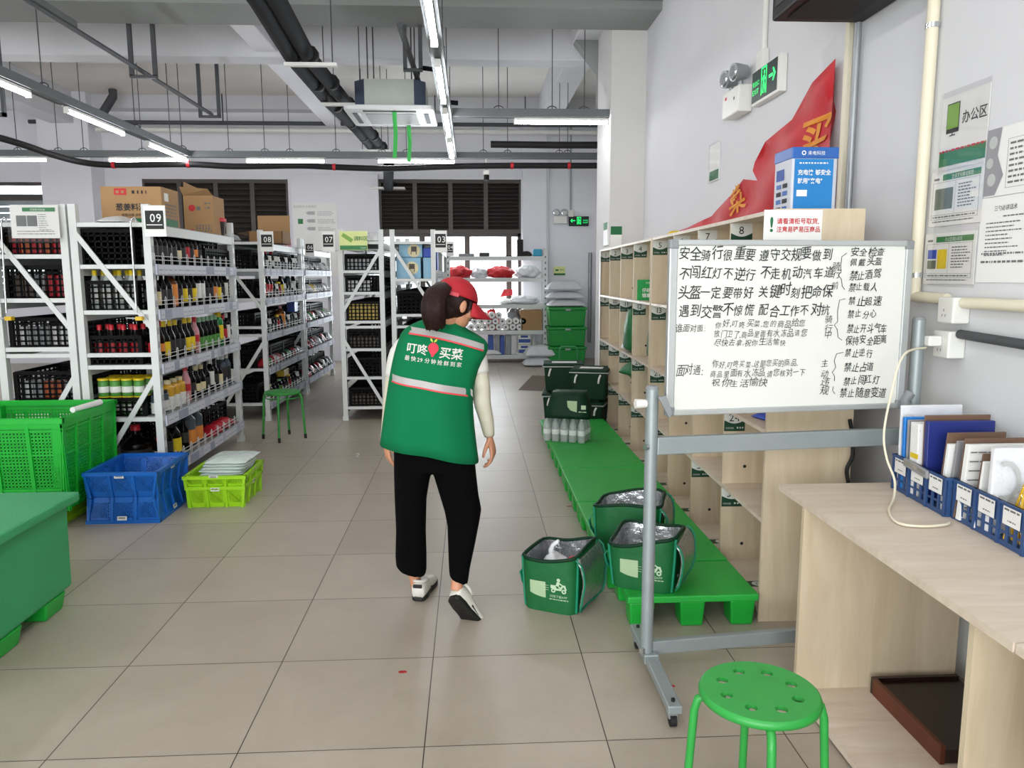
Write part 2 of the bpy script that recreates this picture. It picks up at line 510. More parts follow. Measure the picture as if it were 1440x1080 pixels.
def louvre(x0, x1, z0, z1, cols, label):
    o = thing('louvre_panel', ((x0 + x1) / 2, YF, z0), label, 'louvre', 'louvres in the back wall')
    fr = MB()
    fr.bx(x0, x1, YF + 0.01, YF + 0.12, z0, z0 + 0.07).bx(x0, x1, YF + 0.01, YF + 0.12, z1 - 0.07, z1)
    for i in range(cols + 1):
        x = x0 + (x1 - x0) * i / cols; fr.bx(max(x0, x - 0.04), min(x1, x + 0.04), YF + 0.0, YF + 0.12, z0, z1)
    fr.build('louvre_frame', 'frame_brown', o)
    n = 12
    for i in range(cols):
        a = x0 + (x1 - x0) * i / cols + 0.03; b = x0 + (x1 - x0) * (i + 1) / cols - 0.03
        sl = MB()
        for k in range(n):
            z = z0 + 0.08 + (z1 - z0 - 0.15) * k / n; h = (z1 - z0 - 0.15) / n
            sl.add([(a, YF + 0.02, z), (b, YF + 0.02, z), (b, YF + 0.10, z + h * 0.95), (a, YF + 0.10, z + h * 0.95), (a, YF + 0.03, z - 0.01), (b, YF + 0.03, z - 0.01), (b, YF + 0.115, z + h * 0.92), (a, YF + 0.115, z + h * 0.92)],
                   [(0, 1, 2, 3), (7, 6, 5, 4), (0, 4, 5, 1), (3, 2, 6, 7)])
        sl.bx(a, b, YF + 0.13, YF + 0.15, z0, z1)
        sl.build('louvre_slats', 'louver_brown', o)
    MB().bx(x0, x1, YF - 0.02, YF + 0.005, z1, z1 + 0.03).build('louvre_trim', 'wall_paint', o)


louvre(-5.92, -3.32, 2.0, 3.33, 4, 'dark brown louvre panel on the back wall above rack 08 and the cartons')
louvre(-1.67, 0.95, 2.36, 3.34, 4, 'dark brown louvre panel above the bright back window')

# ====================================================================== CEILING SERVICES
ZT = 3.25


def rods(parent, pts, z0, z1=ZC, r=0.0055):
    for x, y in pts:
        MB().tube([(x, y, z0), (x, y, z1)], r, 5).build('hanging_rod', 'rod_gray', parent)


def trunking(name, a, b, z, label, rodpts):
    """galvanised cable trunking hung on threaded rods"""
    a = Vector(a); b = Vector(b)
    o = thing(name, ((a.x + b.x) / 2, (a.y + b.y) / 2, z), label, 'cable trunking', 'light rails')
    d = (b - a).normalized(); s = Vector((-d.y, d.x, 0)) * 0.05
    r = MB()
    r.bar((a.x, a.y, z + 0.03), (b.x, b.y, z + 0.03), 0.10, 0.06, 0)
    r.bar((a.x + s.x, a.y + s.y, z + 0.035), (b.x + s.x, b.y + s.y, z + 0.035), 0.008, 0.085, 0)
    r.bar((a.x - s.x, a.y - s.y, z + 0.035), (b.x - s.x, b.y - s.y, z + 0.035), 0.008, 0.085, 0)
    r.build('channel', 'gray_rail', o)
    rods(o, rodpts, z + 0.05)
    for x, y in rodpts:
        MB().tube([(x + 0.055 * cos(t), y + 0.055 * sin(t) * 0.3, z + 0.075 + 0.045 * sin(t)) for t in [k * pi / 5 for k in range(6)]], 0.006, 5).build('hanger_loop', 'rod_gray', o)
    return o


trunking('cable_trunking', (-3.97, 2.2), (-3.97, 11.34), ZT, 'gray light rail running from the left foreground back to the long cross rail', [(-3.97, y) for y in (5.2, 6.0, 7.7, 9.7, 11.2)])
trunking('cable_trunking', (-9.3, 11.42), (2.3, 11.42), ZT, 'long gray light rail crossing the room in front of the back windows',
         [(x, 11.42) for x in (-6.3, -5.75, -5.4, -4.6, -4.2, -3.4, -2.9, -2.55, -1.9, -1.25, -0.9, 0.2, 0.55, 1.3, 1.42, 1.9)])
trunking('cable_trunking', (-0.24, -2.4), (-0.24, 11.34), ZT, 'gray light rail running overhead down the middle aisle', [(-0.24, y) for y in (1.5, 4.0, 6.3, 7.6, 8.8, 10.2)])
trunking('cable_trunking', (-0.18, 8.62), (1.52, 8.62), ZT + 0.02, 'short gray light rail from the middle rail to the cream column', [(0.32, 8.62), (0.9, 8.62), (1.25, 8.62)])


def tube_light(x, y, z, axis, label, L=1.2):
    o = thing('led_tube_light', (x, y, z), label, 'tube light', 'LED tube lights')
    dx, dy = (L / 2, 0) if axis == 'x' else (0, L / 2)
    w = 0.028
    MB().bar((x - dx, y - dy, z + 0.012), (x + dx, y + dy, z + 0.012), 0.045, 0.024).build('lamp_housing', 'white_plastic', o)
    k = 0.985
    MB().tube([(x - dx * k, y - dy * k, z - 0.016), (x + dx * k, y + dy * k, z - 0.016)], 0.022, 10).build('lamp_tube', 'tube_glow', o)
    for sgn in (-1, 1): MB().bar((x + sgn * dx * k, y + sgn * dy * k, z - 0.016), (x + sgn * dx * 1.01, y + sgn * dy * 1.01, z - 0.016), 0.05, 0.05).build('end_cap', 'white_plastic', o)


zt = ZT - 0.036
for y, lab in ((6.83, 'nearest lit tube on the left rail, cut by the photo edge'), (8.73, 'second lit tube on the left rail, above rack 09'), (10.66, 'far lit tube on the left rail, beside the cross rail')):
    tube_light(-3.97, y, zt, 'y', 'white LED ' + lab, 1.25)
tube_light(-3.97, 4.6, zt, 'y', 'white LED tube on the left rail outside the frame')
for x, lab in ((-6.45, 'leftmost lit tube on the long cross rail'), (-4.51, 'lit tube on the cross rail meeting the left rail'), (-2.61, 'lit tube on the cross rail between the left rail and the black pipes'), (-0.76, 'lit tube on the cross rail behind the ceiling cassette')):
    tube_light(x, 11.42, zt, 'x', 'white LED ' + lab, 1.1)
for y, lab in ((5.1, 'nearest lit tube on the middle rail, at the top edge'), (6.93, 'second lit tube along the middle rail'), (8.68, 'third lit tube along the middle rail'), (10.35, 'fourth lit tube along the middle rail')):
    tube_light(-0.24, y, zt, 'y', 'white LED ' + lab, 1.3)
trunking('cable_trunking', (0.95, -2.4), (0.95, 2.6), ZT, 'gray light rail overhead beside the right wall, outside the frame', [(0.95, 0.5)])
for y in (0.2,): tube_light(0.95, y, zt, 'y', 'white LED tube overhead by the right wall, outside the frame')
for y in (0.2, 2.7): tube_light(-0.24, y, zt, 'y', 'white LED tube on the middle rail overhead the photographer')
tube_light(1.0, 8.62, ZT - 0.016, 'x', 'white LED tube on the short rail beside the cream column', 1.02)
for x, y in ((-6.9, 3.5), (-6.9, 5.6), (-6.9, 7.5), (-6.9, 9.4)): tube_light(x, y, zt, 'y', 'white LED tube added out of view at far left for fill light')  # unseen tubes added to brighten the back and left of the room

# black cable bundle slung under the rails
pts = [at(-60, 180, 9.6), at(0, 194, 10.0), at(40, 206, 10.3), at(75, 218, 10.7), at(115, 228, 11.2), at(160, 232, 11.3), at(265, 231, 11.3), at(330, 234, 11.3), at(420, 233, 11.3),
       at(470, 235, 11.3), at(545, 237, 11.3), at(640, 234, 11.3), at(720, 233, 11.3), at(800, 233, 11.3), at(872, 233, 11.3)]
cb = thing('cable_bundle', pts[7], 'thick black cable bundle slung under the cross rail and tied with red tape', 'cable')
MB().tube(smooth(pts), 0.042, 8).build('cable', 'black_rubber', cb)
for i in (5, 6, 9, 12, 13):
    p = pts[i]; MB().tube([p + Vector((-0.022, 0, 0)), p + Vector((0.022, 0, 0))], 0.048, 8).build('tape', 'red_ink', cb)
pts = [at(690, 203, 10.4), at(780, 204, 10.4), at(880, 204, 10.4)]
tag(MB().tube(pts, 0.045, 8).build('cable_bundle', 'black_rubber', loc=pts[1]), 'straight black insulated pipe running into the cream column', 'cable')

# twin black insulated refrigerant pipes going back to the ceiling cassette
pp = thing('insulated_pipe', (-1.5, 8, 3.6), 'pair of thick black insulated pipes running diagonally along the ceiling to the back wall', 'pipe')
for k, dx in enumerate((-0.075, 0.075)):
    a = [onz(372, 0, 3.6), onz(425, 80, 3.6), onz(470, 140, 3.6), onz(505, 180, 3.6), onz(543, 222, 3.6)]
    MB().tube([p + Vector((dx + 0.03 * sin(i * 2 + k), 0, 0.02 * k)) for i, p in enumerate([Vector((-1.46, 3.2, 3.6))] + a)], 0.075, 10).build('pipe_run', 'black_foam', pp)
    for t in range(6):
        q = a[1] + (a[-1] - a[1]) * (t / 6); MB().tube([q + Vector((dx, -0.03, 0.02 * k)), q + Vector((dx, 0.03, 0.02 * k))], 0.081, 10).build('joint_tape', 'black_rubber', pp)
for (x, y) in ((437, 91), (482, 147), (528, 212)):
    p = onz(x, y, 3.51)
    MB().bx(p.x - 0.24, p.x + 0.24, p.y - 0.03, p.y + 0.03, 3.495, 3.525).build('hanger_bracket', 'white_plastic', pp)
    for dx in (-0.2, 0.2): MB().tube([(p.x + dx, p.y, 3.5), (p.x + dx, p.y, ZC)], 0.006, 5).build('hanging_rod', 'rod_gray', pp)
q = at(547, 240, 13.2)
MB().tube([onz(543, 222, 3.6) + Vector((0, -0.05, 0)), q + Vector((0, 0, 0.1)), at(546, 262, 14.3), Vector((-1.45, 14.7, 3.25))], 0.09, 10).build('pipe_drop', 'black_foam', pp)
p = at(546, 262, 14.45)
MB().bx(p.x - 0.32, p.x + 0.3, 14.35, 14.62, p.z - 0.05, p.z - 0.02).build('wall_bracket', 'white_plastic', pp)

# ceiling cassette air conditioner
ac = thing('ceiling_air_conditioner', (-0.87, 9.2, 3.34), 'square ceiling cassette air conditioner with two green streamers', 'air conditioner')
mat('ac_white', '#dfe2e2', 0.45, var=0.02); mat('ac_metal', '#a9b0a8', 0.4, metal=0.25, var=0.06); mat('ac_side', '#59657a', 0.35, metal=0.6, var=0.1)
mat('ac_grille', '#a7a9a8', 0.6, var=0.03); mat('ribbon_green', '#3fbb55', 0.6, var=0.05)
x0, x1, y0, y1, zb = -1.36, -0.38, 8.72, 9.68, 3.36
ch = 0.12
oct_ = [(x0 + 0.1 + ch, y0 + 0.1), (x1 - 0.1 - ch, y0 + 0.1), (x1 - 0.1, y0 + 0.1 + ch), (x1 - 0.1, y1 - 0.1 - ch), (x1 - 0.1 - ch, y1 - 0.1), (x0 + 0.1 + ch, y1 - 0.1), (x0 + 0.1, y1 - 0.1 - ch), (x0 + 0.1, y0 + 0.1 + ch)]
body = MB().prism(oct_, 0.29, 0, Matrix.Translation((0, 0, zb + 0.05)))
body.m[-1] = 1; body.m[-7] = 1; body.m[-2] = 1
body.build('casing', ['ac_metal', 'ac_side'], ac)


def rrect(x0, x1, y0, y1, r, n=5):
    P = []
    for cx, cy, a0 in ((x1 - r, y0 + r, -90), (x1 - r, y1 - r, 0), (x0 + r, y1 - r, 90), (x0 + r, y0 + r, 180)):
        for k in range(n + 1):
            a = RAD(a0 + 90 * k / n); P.append((cx + r * cos(a), cy + r * sin(a)))
    return P


MB().prism(rrect(x0, x1, y0, y1, 0.05), 0.05, 0, Matrix.Translation((0, 0, zb))).build('panel', 'ac_white', ac, bevel=0.008)
v = MB()
for (a, b, c, d) in ((x0 + 0.2, x1 - 0.2, y0 + 0.07, y0 + 0.12), (x0 + 0.2, x1 - 0.2, y1 - 0.12, y1 - 0.07), (x0 + 0.07, x0 + 0.12, y0 + 0.2, y1 - 0.2), (x1 - 0.12, x1 - 0.07, y0 + 0.2, y1 - 0.2)):
    v.bx(a, b, c, d, zb - 0.006, zb + 0.002)
v.build('air_outlet', 'ink_black', ac)
for (a, b, c, d) in ((x0 + 0.2, x1 - 0.2, y0 + 0.13, y0 + 0.15), (x0 + 0.2, x1 - 0.2, y1 - 0.15, y1 - 0.13), (x0 + 0.13, x0 + 0.15, y0 + 0.2, y1 - 0.2), (x1 - 0.15, x1 - 0.13, y0 + 0.2, y1 - 0.2)):
    MB().bx(a, b, c, d, zb - 0.012, zb + 0.002).build('outlet_flap', 'ac_white', ac)
MB().prism(rrect(x0 + 0.21, x1 - 0.21, y0 + 0.21, y1 - 0.21, 0.04), 0.012, 0, Matrix.Translation((0, 0, zb - 0.011))).build('intake_grille', 'ac_grille', ac)
for x, y in ((x0 + 0.25, y0 + 0.2), (x1 - 0.25, y0 + 0.2), (x0 + 0.25, y1 - 0.2), (x1 - 0.25, y1 - 0.2)):
    MB().tube([(x, y, zb + 0.33), (x, y, ZC)], 0.008, 5).build('hanging_rod', 'rod_gray', ac)
px1 = x1 - 0.08
MB().tube([(px1 - 0.12, 8.95, zb + 0.3), (px1 - 0.1, 8.95, zb + 0.46), (px1 - 0.04, 8.95, zb + 0.49), (px1 + 0.12, 8.95, zb + 0.47), (px1 + 0.16, 8.95, zb + 0.42), (px1 + 0.17, 8.95, zb + 0.18), (px1 + 0.2, 8.95, zb + 0.13), (px1 + 0.34, 8.95, zb + 0.12)], 0.026, 8).build('refrigerant_pipe', 'black_foam', ac)
for i, (px, ya, yb, py0, py1) in enumerate(((555, 8.82, 8.82, 178, 222), (575, 9.6, 9.6, 190, 228))):
    a = at(px, py0, ya); b = at(px, py1, yb)
    w = 0.024
    MB().add([(a.x - w, ya, zb - 0.005), (a.x + w, ya, zb - 0.005), (a.x + w + 0.01, ya - 0.02, (zb + b.z) / 2), (a.x - w + 0.01, ya + 0.01, (zb + b.z) / 2), (b.x + w, yb, b.z), (b.x - w, yb + 0.02, b.z)],
             [(0, 1, 2, 3), (3, 2, 4, 5)]).build('streamer', 'ribbon_green', ac)

# thin gray sprinkler pipe that runs along the ceiling on the left
sp = thing('sprinkler_pipe', onz(180, 80, 3.7), 'thin gray sprinkler pipe on U brackets along the ceiling, upper left', 'pipe')
A = onz(38, 0, 3.7); B = onz(298, 161, 3.7)
MB().tube([A - (B - A) * 0.3, A, B], 0.024, 8).build('pipe_run', 'rod_gray', sp)
MB().bar(A + Vector((0, 0.0, 0.03)), A + (B - A) * 0.16 + Vector((0, 0, 0.03)), 0.09, 0.05).build('support_channel', 'gray_rail', sp)
for t in (0.50, 0.98):
    p = A + (B - A) * t
    for dx in (-0.12, 0.12):
        MB().bx(p.x + dx - 0.02, p.x + dx + 0.02, p.y - 0.02, p.y + 0.02, 3.66, ZC).build('hanger_leg', 'rod_gray', sp)
    MB().bx(p.x - 0.14, p.x + 0.14, p.y - 0.02, p.y + 0.02, 3.64, 3.67).build('hanger_bracket', 'rod_gray', sp)
# second branch near the middle (behind the cassette) and the stub at the far left
A = onz(562, 35, 3.75); B = onz(592, 125, 3.75)
sp2 = thing('sprinkler_pipe', (A + B) / 2, 'short gray sprinkler pipe on a U bracket above the ceiling cassette', 'pipe')
MB().tube([A, B], 0.03, 8).build('pipe_run', 'rod_gray', sp2)
p = A + (B - A) * 0.55
for dx in (-0.08, 0.08): MB().bx(p.x + dx - 0.02, p.x + dx + 0.02, p.y - 0.02, p.y + 0.02, 3.70, ZC).build('hanger_leg', 'rod_gray', sp2)
MB().bx(p.x - 0.1, p.x + 0.1, p.y - 0.02, p.y + 0.02, 3.68, 3.71).build('hanger_bracket', 'rod_gray', sp2)
# long gray pipe along the back wall under the beam
bp_ = thing('sprinkler_pipe', (-3, 14.2, 4.2), 'long gray pipe crossing the room along the back wall below the ceiling', 'pipe')
MB().tube([(-7.6, 14.2, 4.24), (2.3, 14.2, 4.24)], 0.035, 8).build('pipe_run', 'rod_gray', bp_)
MB().tube([(-6.5, 14.25, 4.13), (2.3, 14.25, 4.13)], 0.045, 8).build('lower_pipe', 'white_plastic', bp_)
for x in (-4.3, -2.2, -0.6, 1.0): MB().tube([(x, 14.2, 4.24), (x, 14.2, ZC)], 0.012, 5).build('hanging_rod', 'rod_gray', bp_)
# wall mounted duct elbow at the top of the left pilaster
p = at(155, 140, 13.9)
tag(MB().tube([(p.x + 0.05, 13.9, ZC - 0.02), (p.x + 0.05, 13.9, p.z + 0.05), (p.x - 0.12, 13.8, p.z - 0.28)], 0.07, 10).build('drain_pipe', 'rod_gray', loc=p), 'bent gray drain pipe under the slab beside the left white pilaster', 'pipe')
p = at(3, 150, 8.5)
hb = MB().bx(p.x - 0.3, p.x + 0.03, 8.48, 8.52, p.z - 0.1, p.z - 0.06).bx(p.x, p.x + 0.03, 8.48, 8.52, p.z - 0.1, ZC)
tag(hb.build('pipe_hanger', 'rod_gray', loc=p), 'empty gray U hanger under the ceiling at the left photo edge', 'hanger')
# surveillance camera under the cross rail
p = at(684, 236, 11.42)
p.z -= 0.03
sc = thing('security_camera', p, 'small white dome camera with black lens hanging under the cross rail', 'camera')
MB().tube([(p.x, p.y, ZT - 0.01), (p.x, p.y, p.z)], 0.018, 6).build('stem', 'white_plastic', sc)
MB().bx(p.x - 0.045, p.x + 0.045, p.y - 0.05, p.y + 0.05, p.z - 0.07, p.z).build('camera_body', 'white_plastic', sc, bevel=0.01)
MB().tube([(p.x, p.y, p.z - 0.07), (p.x, p.y - 0.02, p.z - 0.15)], 0.04, 8).build('lens', 'black_plastic', sc)

# ====================================================================== RACKS AND GOODS (left half)
mat('price_lilac', '#b9bccb', 0.6, var=0.06, scale=30)
mat('price_card', '#d4d7df', 0.6, var=0.03)
mat('price_dark', '#9a9fb2', 0.6, var=0.05)
mat('slot_dark', '#55595a', 0.8, var=0.02)
mat('wire_white', '#dadcdc', 0.35, metal=0.2, var=0.02)
mat('crate_black', '#040405', 0.6, var=0.1, spec=.15)
mat('shelf_gray', '#8e9190', 0.6, var=0.04)
mat('carton', '#a8845a', 0.8, var=0.05, scale=9)
mat('carton_dark', '#8a6842', 0.8, var=0.06, scale=9)
RND = random.Random(5)


def rack(x0, x1, y0, y1, levels, top, front, label, braces, fancy=True, shelf_to=None):
    """white boltless rack; front = +1 / -1 side (along X) that carries the price strips, 0 none. braces: (xfrac,z) pairs on the near end"""
    o = thing('storage_rack', ((x0 + x1) / 2, (y0 + y1) / 2, 0), label, 'storage rack', 'white storage racks')
    w = 0.05
    H = 2.06
    for k, (x, y) in enumerate(((x0, y0), (x1 - w, y0), (x0, y1 - w), (x1 - w, y1 - w))):
        p = MB().bx(x, x + w, y, y + w, 0.0, H)
        p.bx(x - 0.006, x + w + 0.006, y - 0.006, y + w + 0.006, 0, 0.05)
        if fancy and (x > x0 + 0.1) == (front > 0):
            sx = x + w + 0.001 if front > 0 else x - 0.001
            for i in range(20):
                z = 0.12 + i * 0.095
                for dy in (0.010, 0.030):
                    p.add([(sx, y + dy, z), (sx, y + dy + 0.006, z), (sx, y + dy + 0.010, z + 0.045), (sx, y + dy + 0.004, z + 0.045)], [(0, 1, 2, 3)], 1)
        p.build('post', ['rack_white', 'slot_dark'], o)
    for z in [top] + list(levels):
        MB().bx(x0 + w, x1 - w, y0 + 0.008, y0 + 0.042, z - 0.028, z + 0.001).build('end_bar', 'rack_white', o)
        for x in (x0 + 0.003, x1 - 0.038):
            MB().bx(x, x + 0.035, y0 + w, y1 - w, z - 0.075, z - 0.008).build('beam', 'rack_white', o)
        MB().bx(x0 + 0.02, x1 - 0.02, y0 + 0.045, y1 - 0.045, z - 0.012, z).build('shelf_panel', 'shelf_gray', o)
    MB().bx(x0 + w, x1 - w, y0 + 0.01, y0 + 0.04, 1.008, 1.036).build('end_bar', 'rack_white', o)
    for a, za, b, zb in braces:
        xa = x0 + w / 2 + (x1 - x0 - w) * a; xb = x0 + w / 2 + (x1 - x0 - w) * b
        MB().bar((xa, y0 + 0.005, za), (xb, y0 + 0.005, zb), 0.012, 0.034, up=(0, 0, 1)).build('end_brace', 'rack_white', o)
    if front:
        xf = x1 + 0.002 if front > 0 else x0 - 0.002
        for z in levels:
            s = MB()
            xa, xb = (xf, xf + 0.014) if front > 0 else (xf - 0.014, xf)
            s.bx(xa, xb, y0 + 0.04, y1 - 0.02, z - 0.068, z + 0.004)
            y = y0 + 0.06
            face = xb + 0.0015 if front > 0 else xa - 0.0015
            while y < y1 - 0.12:
                d = RND.uniform(0.06, 0.13)
                if RND.random() < 0.8:
                    q = [(face, y, z - 0.062), (face, y + d, z - 0.062), (face, y + d, z - 0.002), (face, y, z - 0.002)]
                    s.add(q if front > 0 else q[::-1], [(0, 1, 2, 3)], RND.choice((1, 1, 1, 2)))
                    if front > 0: s.strokes(AISLE((face + 0.001, y, z - 0.04)), 0.01, d - 0.02, 0.0, 0.009, 2, RND)
                y += d + 0.006
            s.build('price_strip', ['price_lilac', 'price_card', 'price_dark'], o)
            g = MB()
            gx = x1 - 0.012 if front > 0 else x0 + 0.012
            for zz in (0.035, 0.062): g.tube([(gx, y0 + 0.06, z + zz), (gx, y1 - 0.06, z + zz)], 0.0028, 4)
            n = max(6, int((y1 - y0) / 0.16))
            for i in range(n + 1):
                yy = y0 + 0.07 + (y1 - y0 - 0.14) * i / n
                g.tube([(gx, yy - 0.014, z), (gx, yy - 0.014, z + 0.075), (gx, yy, z + 0.09), (gx, yy + 0.014, z + 0.075), (gx, yy + 0.014, z)], 0.003, 4)
            g.build('wire_guard', 'wire_white', o)
    return o


LV = [1.65, 1.335, 0.95, 0.575, 0.195]
LV7 = [1.63, 1.40, 1.09, 0.79, 0.48, 0.15]
LV3 = [1.54, 1.16, 0.80, 0.48, 0.15]
DN = [(0.0, 1.88, 1.0, 1.2), (1.0, 0.88, 0.0, 0.12)]
UP = [(1.0, 1.86, 0.0, 1.18), (0.0, 0.9, 1.0, 0.15)]
rack(-2.74, -2.20, 5.5, 7.40, LV, 1.935, 1, 'white metal rack marked 09 with sauce bottles facing the aisle', DN)
rack(-3.29, -2.755, 5.5, 7.40, [1.72, 1.42, 1.08, 0.70, 0.25], 1.935, -1, 'white metal rack back to back with rack 09, at the left photo edge', DN, False)
rack(-2.75, -2.21, 8.42, 10.36, LV, 1.935, 1, 'white metal rack marked 08 behind the far green stool', DN)
rack(-2.75, -2.21, 10.42, 12.42, LV, 1.935, 1, 'white metal rack marked 06, farthest of the row facing the narrow aisle', DN)
rack(-1.41, -0.93, 8.38, 10.36, LV7, 1.935, 0, 'white metal rack marked 07 with a yellow area sign on its end', UP)
rack(-0.86, -0.375, 8.38, 10.36, LV3, 1.935, 1, 'white metal rack marked 03, partly behind the person', DN)
rack(-0.86, -0.375, 10.42, 12.42, LV3, 1.935, 1, 'white metal rack marked 04, just beyond rack 03', DN, False)
rack(-1.41, -0.93, 10.42, 12.42, LV7, 1.935, -1, 'white metal rack standing behind rack 07', UP, False)
rack(-3.30, -2.77, 8.42, 10.36, LV, 1.935, -1, 'white metal rack hidden back to back with rack 08', DN, False)


def number_sign(num, x0, x1, y, z0, z1, lean=0.0):
    o = thing('number_sign', ((x0 + x1) / 2, y, z0), 'black aisle number sign reading %s on the end post of its rack' % num, 'sign', 'rack number signs')
    w = x1 - x0; h = z1 - z0
    MB().bx(x0 - 0.012, x1 + 0.012, y, y + 0.012, z0 - 0.05, z1 + 0.035).build('sign_holder', 'sign_white', o)
    MB().bx(x0, x1, y - 0.006, y, z0, z1).build('sign_plate', 'ink_black', o)
    t = MB(); M = FACE((x0 + w * 0.60, y - 0.008, z0 + h * 0.38)); t.text(num, M, h * 0.64, 0, center=True, sx=0.95, off=0.005)
    t.rect(FACE((x0, y - 0.008, z0 + h * 0.2)), w * 0.06, w * 0.94, 0, 0.006)
    t.build('number', 'sign_white', o)
    return o


p, q = at(203, 296, 5.46), at(230, 322, 5.46); number_sign('09', p.x, q.x, 5.47, q.z, p.z)
p, q = at(367, 330, 8.39), at(383, 347, 8.39); number_sign('08', p.x, q.x, 8.39, q.z, p.z)
p, q = at(430, 343, 10.4), at(441, 355, 10.4); number_sign('06', p.x, q.x, 10.39, q.z, p.z)
p, q = at(454, 330, 8.35), at(469, 347, 8.35); number_sign('07', p.x, q.x, 8.35, q.z, p.z)
p, q = at(612, 329, 8.36), at(627, 348, 8.36); number_sign('03', p.x, q.x, 8.36, q.z, p.z)
p, q = at(629, 343, 10.4), at(637, 355, 10.4); o = number_sign('04', p.x, q.x, 10.39, q.z, p.z)
MB().bx(-.42, p.x, 10.40, 10.412, q.z, q.z + .03).build('sign_bracket', 'rack_white', o)

# yellow area sign on rack 07
mat('sign_yellow', '#dfe79a', 0.5, var=0.06, scale=3); mat('sign_green', '#1f7a3d', 0.5, var=0.03); mat('leaf_green', '#7cab3a', 0.5, var=0.05)
p, q = at(477, 325, 8.34), at(517, 352, 8.34)
o = thing('area_sign', ((p.x + q.x) / 2, 8.34, q.z), 'pale yellow seasoning area sign with green foot band on rack 07', 'sign')
MB().bx(p.x, q.x, 8.335, 8.345, q.z, p.z).build('sign_board', 'sign_yellow', o)
MB().bx(p.x + 0.005, q.x - 0.005, 8.331, 8.335, q.z + 0.005, q.z + 0.05).build('foot_band', 'sign_green', o)
MB().text('调料区', FACE((p.x + 0.15, 8.331, q.z + 0.105)), 0.05, 0, off=0.01).build('lettering', 'sign_green', o)
MB().prism([(-0.065, 0.02), (-0.04, 0.05), (0.06, -0.015), (0.035, -0.05)], 0.003, 0, FACE((p.x + 0.085, 8.334, q.z + 0.13))).build('bottle_symbol', 'leaf_green', o)
MB().text('叮咚买菜', FACE((p.x + 0.22, 8.330, q.z + 0.02)), 0.014, 0).build('lettering', 'sign_white', o)

# shelf notice in a plastic sleeve hung on the left rack
P0, P1 = at(13, 288, 5.46), at(85, 335, 5.46)
o = thing('shelf_notice', ((P0.x + P1.x) / 2, 5.46, P1.z), 'shelf check notice in a clear sleeve hung on the leftmost rack', 'notice')
x0, x1, z0, z1 = P0.x, P1.x, P1.z, P0.z
MB().bx(x0, x1, 5.458, 5.462, z0, z1).build('sheet', 'paper_white', o)
t = MB(); M = FACE((x0, 5.456, z0)); w, h = x1 - x0, z1 - z0
t.rect(M, w * 0.26, w * 0.94, h * 0.80, h * 0.92, 0)
t.text('货架陈列标准', FACE((x0 + w * 0.42, 5.4555, z0 + h * 0.825)), h * 0.075, 1)
t.rect(M, w * 0.12, w * 0.33, h * 0.36, h * 0.68, 2).rect(M, w * 0.345, w * 0.55, h * 0.36, h * 0.68, 2)
for i in range(8): t.strokes(M, w * 0.58, w * (0.7 + 0.2 * RND.random()), h * (0.70 - i * 0.065), h * 0.018, 2, RND)
for i in range(2): t.strokes(M, w * 0.12, w * 0.9, h * (0.2 - i * 0.08), h * 0.02, 2, RND)
t.build('print', ['sign_green', 'paper_white', 'ink_gray'], o)
MB().bx(x0 - 0.02, x1 + 0.02, 5.452, 5.4525, z0 - 0.03, z1 + 0.03).build('sleeve', 'clear_film', o)

# hook rod with a yellow clip hanging on rack 09 and its twin on the left rack
for xa, xb, lab, lab2 in ((185, 192, 'steel hook rod hanging from the end of rack 09', 'yellow clip on the end brace of rack 09'), (3, 9, 'steel hook rod hanging on the leftmost rack', 'yellow clip on the leftmost rack')):
    a, b = at(xa, 308, 5.45), at(xb, 440, 5.45)
    tag(MB().tube([a + Vector((0.03, 0, -0.02)), a + Vector((0.02, 0, 0.01)), a, a + Vector((-0.01, 0, -0.03)), b], 0.007, 6).build('hook_rod', 'chrome', loc=b), lab, 'hook rod')
    mat('clip_yellow', '#d8b41e', 0.5, var=0.05)
    c = at(xb + 4, 448, 5.45)
    o = tag(MB().bx(c.x - 0.02, c.x + 0.025, 5.43, 5.47, c.z - 0.012, c.z + 0.014).build('clamp', 'clip_yellow', loc=c), lab2, 'clamp')
    MB().tube([(c.x - 0.02, 5.45, c.z), (c.x - 0.09, 5.45, c.z + 0.004)], 0.006, 6).build('clamp_bar', 'chrome', o)


# ---------------------------------------------------------------- goods
def m_(n, c, r=0.4, **k): return mat(n, c, r, var=k.pop('var', 0.05), **k)


m_('soy_dark', '#060403', 0.22, var=0.1, spec=.16); m_('glass_dark', '#050806', 0.22, var=0.1, spec=.16); m_('amber', '#5a3010', 0.15, var=0.1)
m_('clear_pet', '#b9c0bb', 0.15); m_('vinegar', '#1a0f0a', 0.2, spec=.2); m_('green_glass', '#1d7a3a', 0.15); m_('gold_oil', '#c99a34', 0.15); m_('gray_pet', '#4d5862', 0.3, spec=.3)
m_('cap_red', '#c2202c', 0.4); m_('cap_yellow', '#e0c21c', 0.4); m_('cap_white', '#dfe0dc', 0.4); m_('cap_cream', '#d8cba0', 0.4); m_('cap_black', '#0f0f11', 0.5, spec=.3); m_('cap_green', '#8fbf95', 0.4)
m_('lab_red', '#b3222b', 0.5, scale=40); m_('lab_yellow', '#e5c81f', 0.5, scale=40, var=0.1); m_('lab_orange', '#e08a3a', 0.5, scale=40, var=0.12); m_('lab_cream', '#e0d3a6', 0.5, scale=40, var=0.1)
m_('lab_white', '#dedfd8', 0.5, scale=40, var=0.08); m_('lab_pink', '#c98a92', 0.5, scale=40); m_('lab_green', '#4f8f3c', 0.5, scale=40, var=0.1); m_('lab_blue', '#2a4f9c', 0.5, scale=40); m_('lab_dark', '#2c2a2c', 0.5, scale=40)

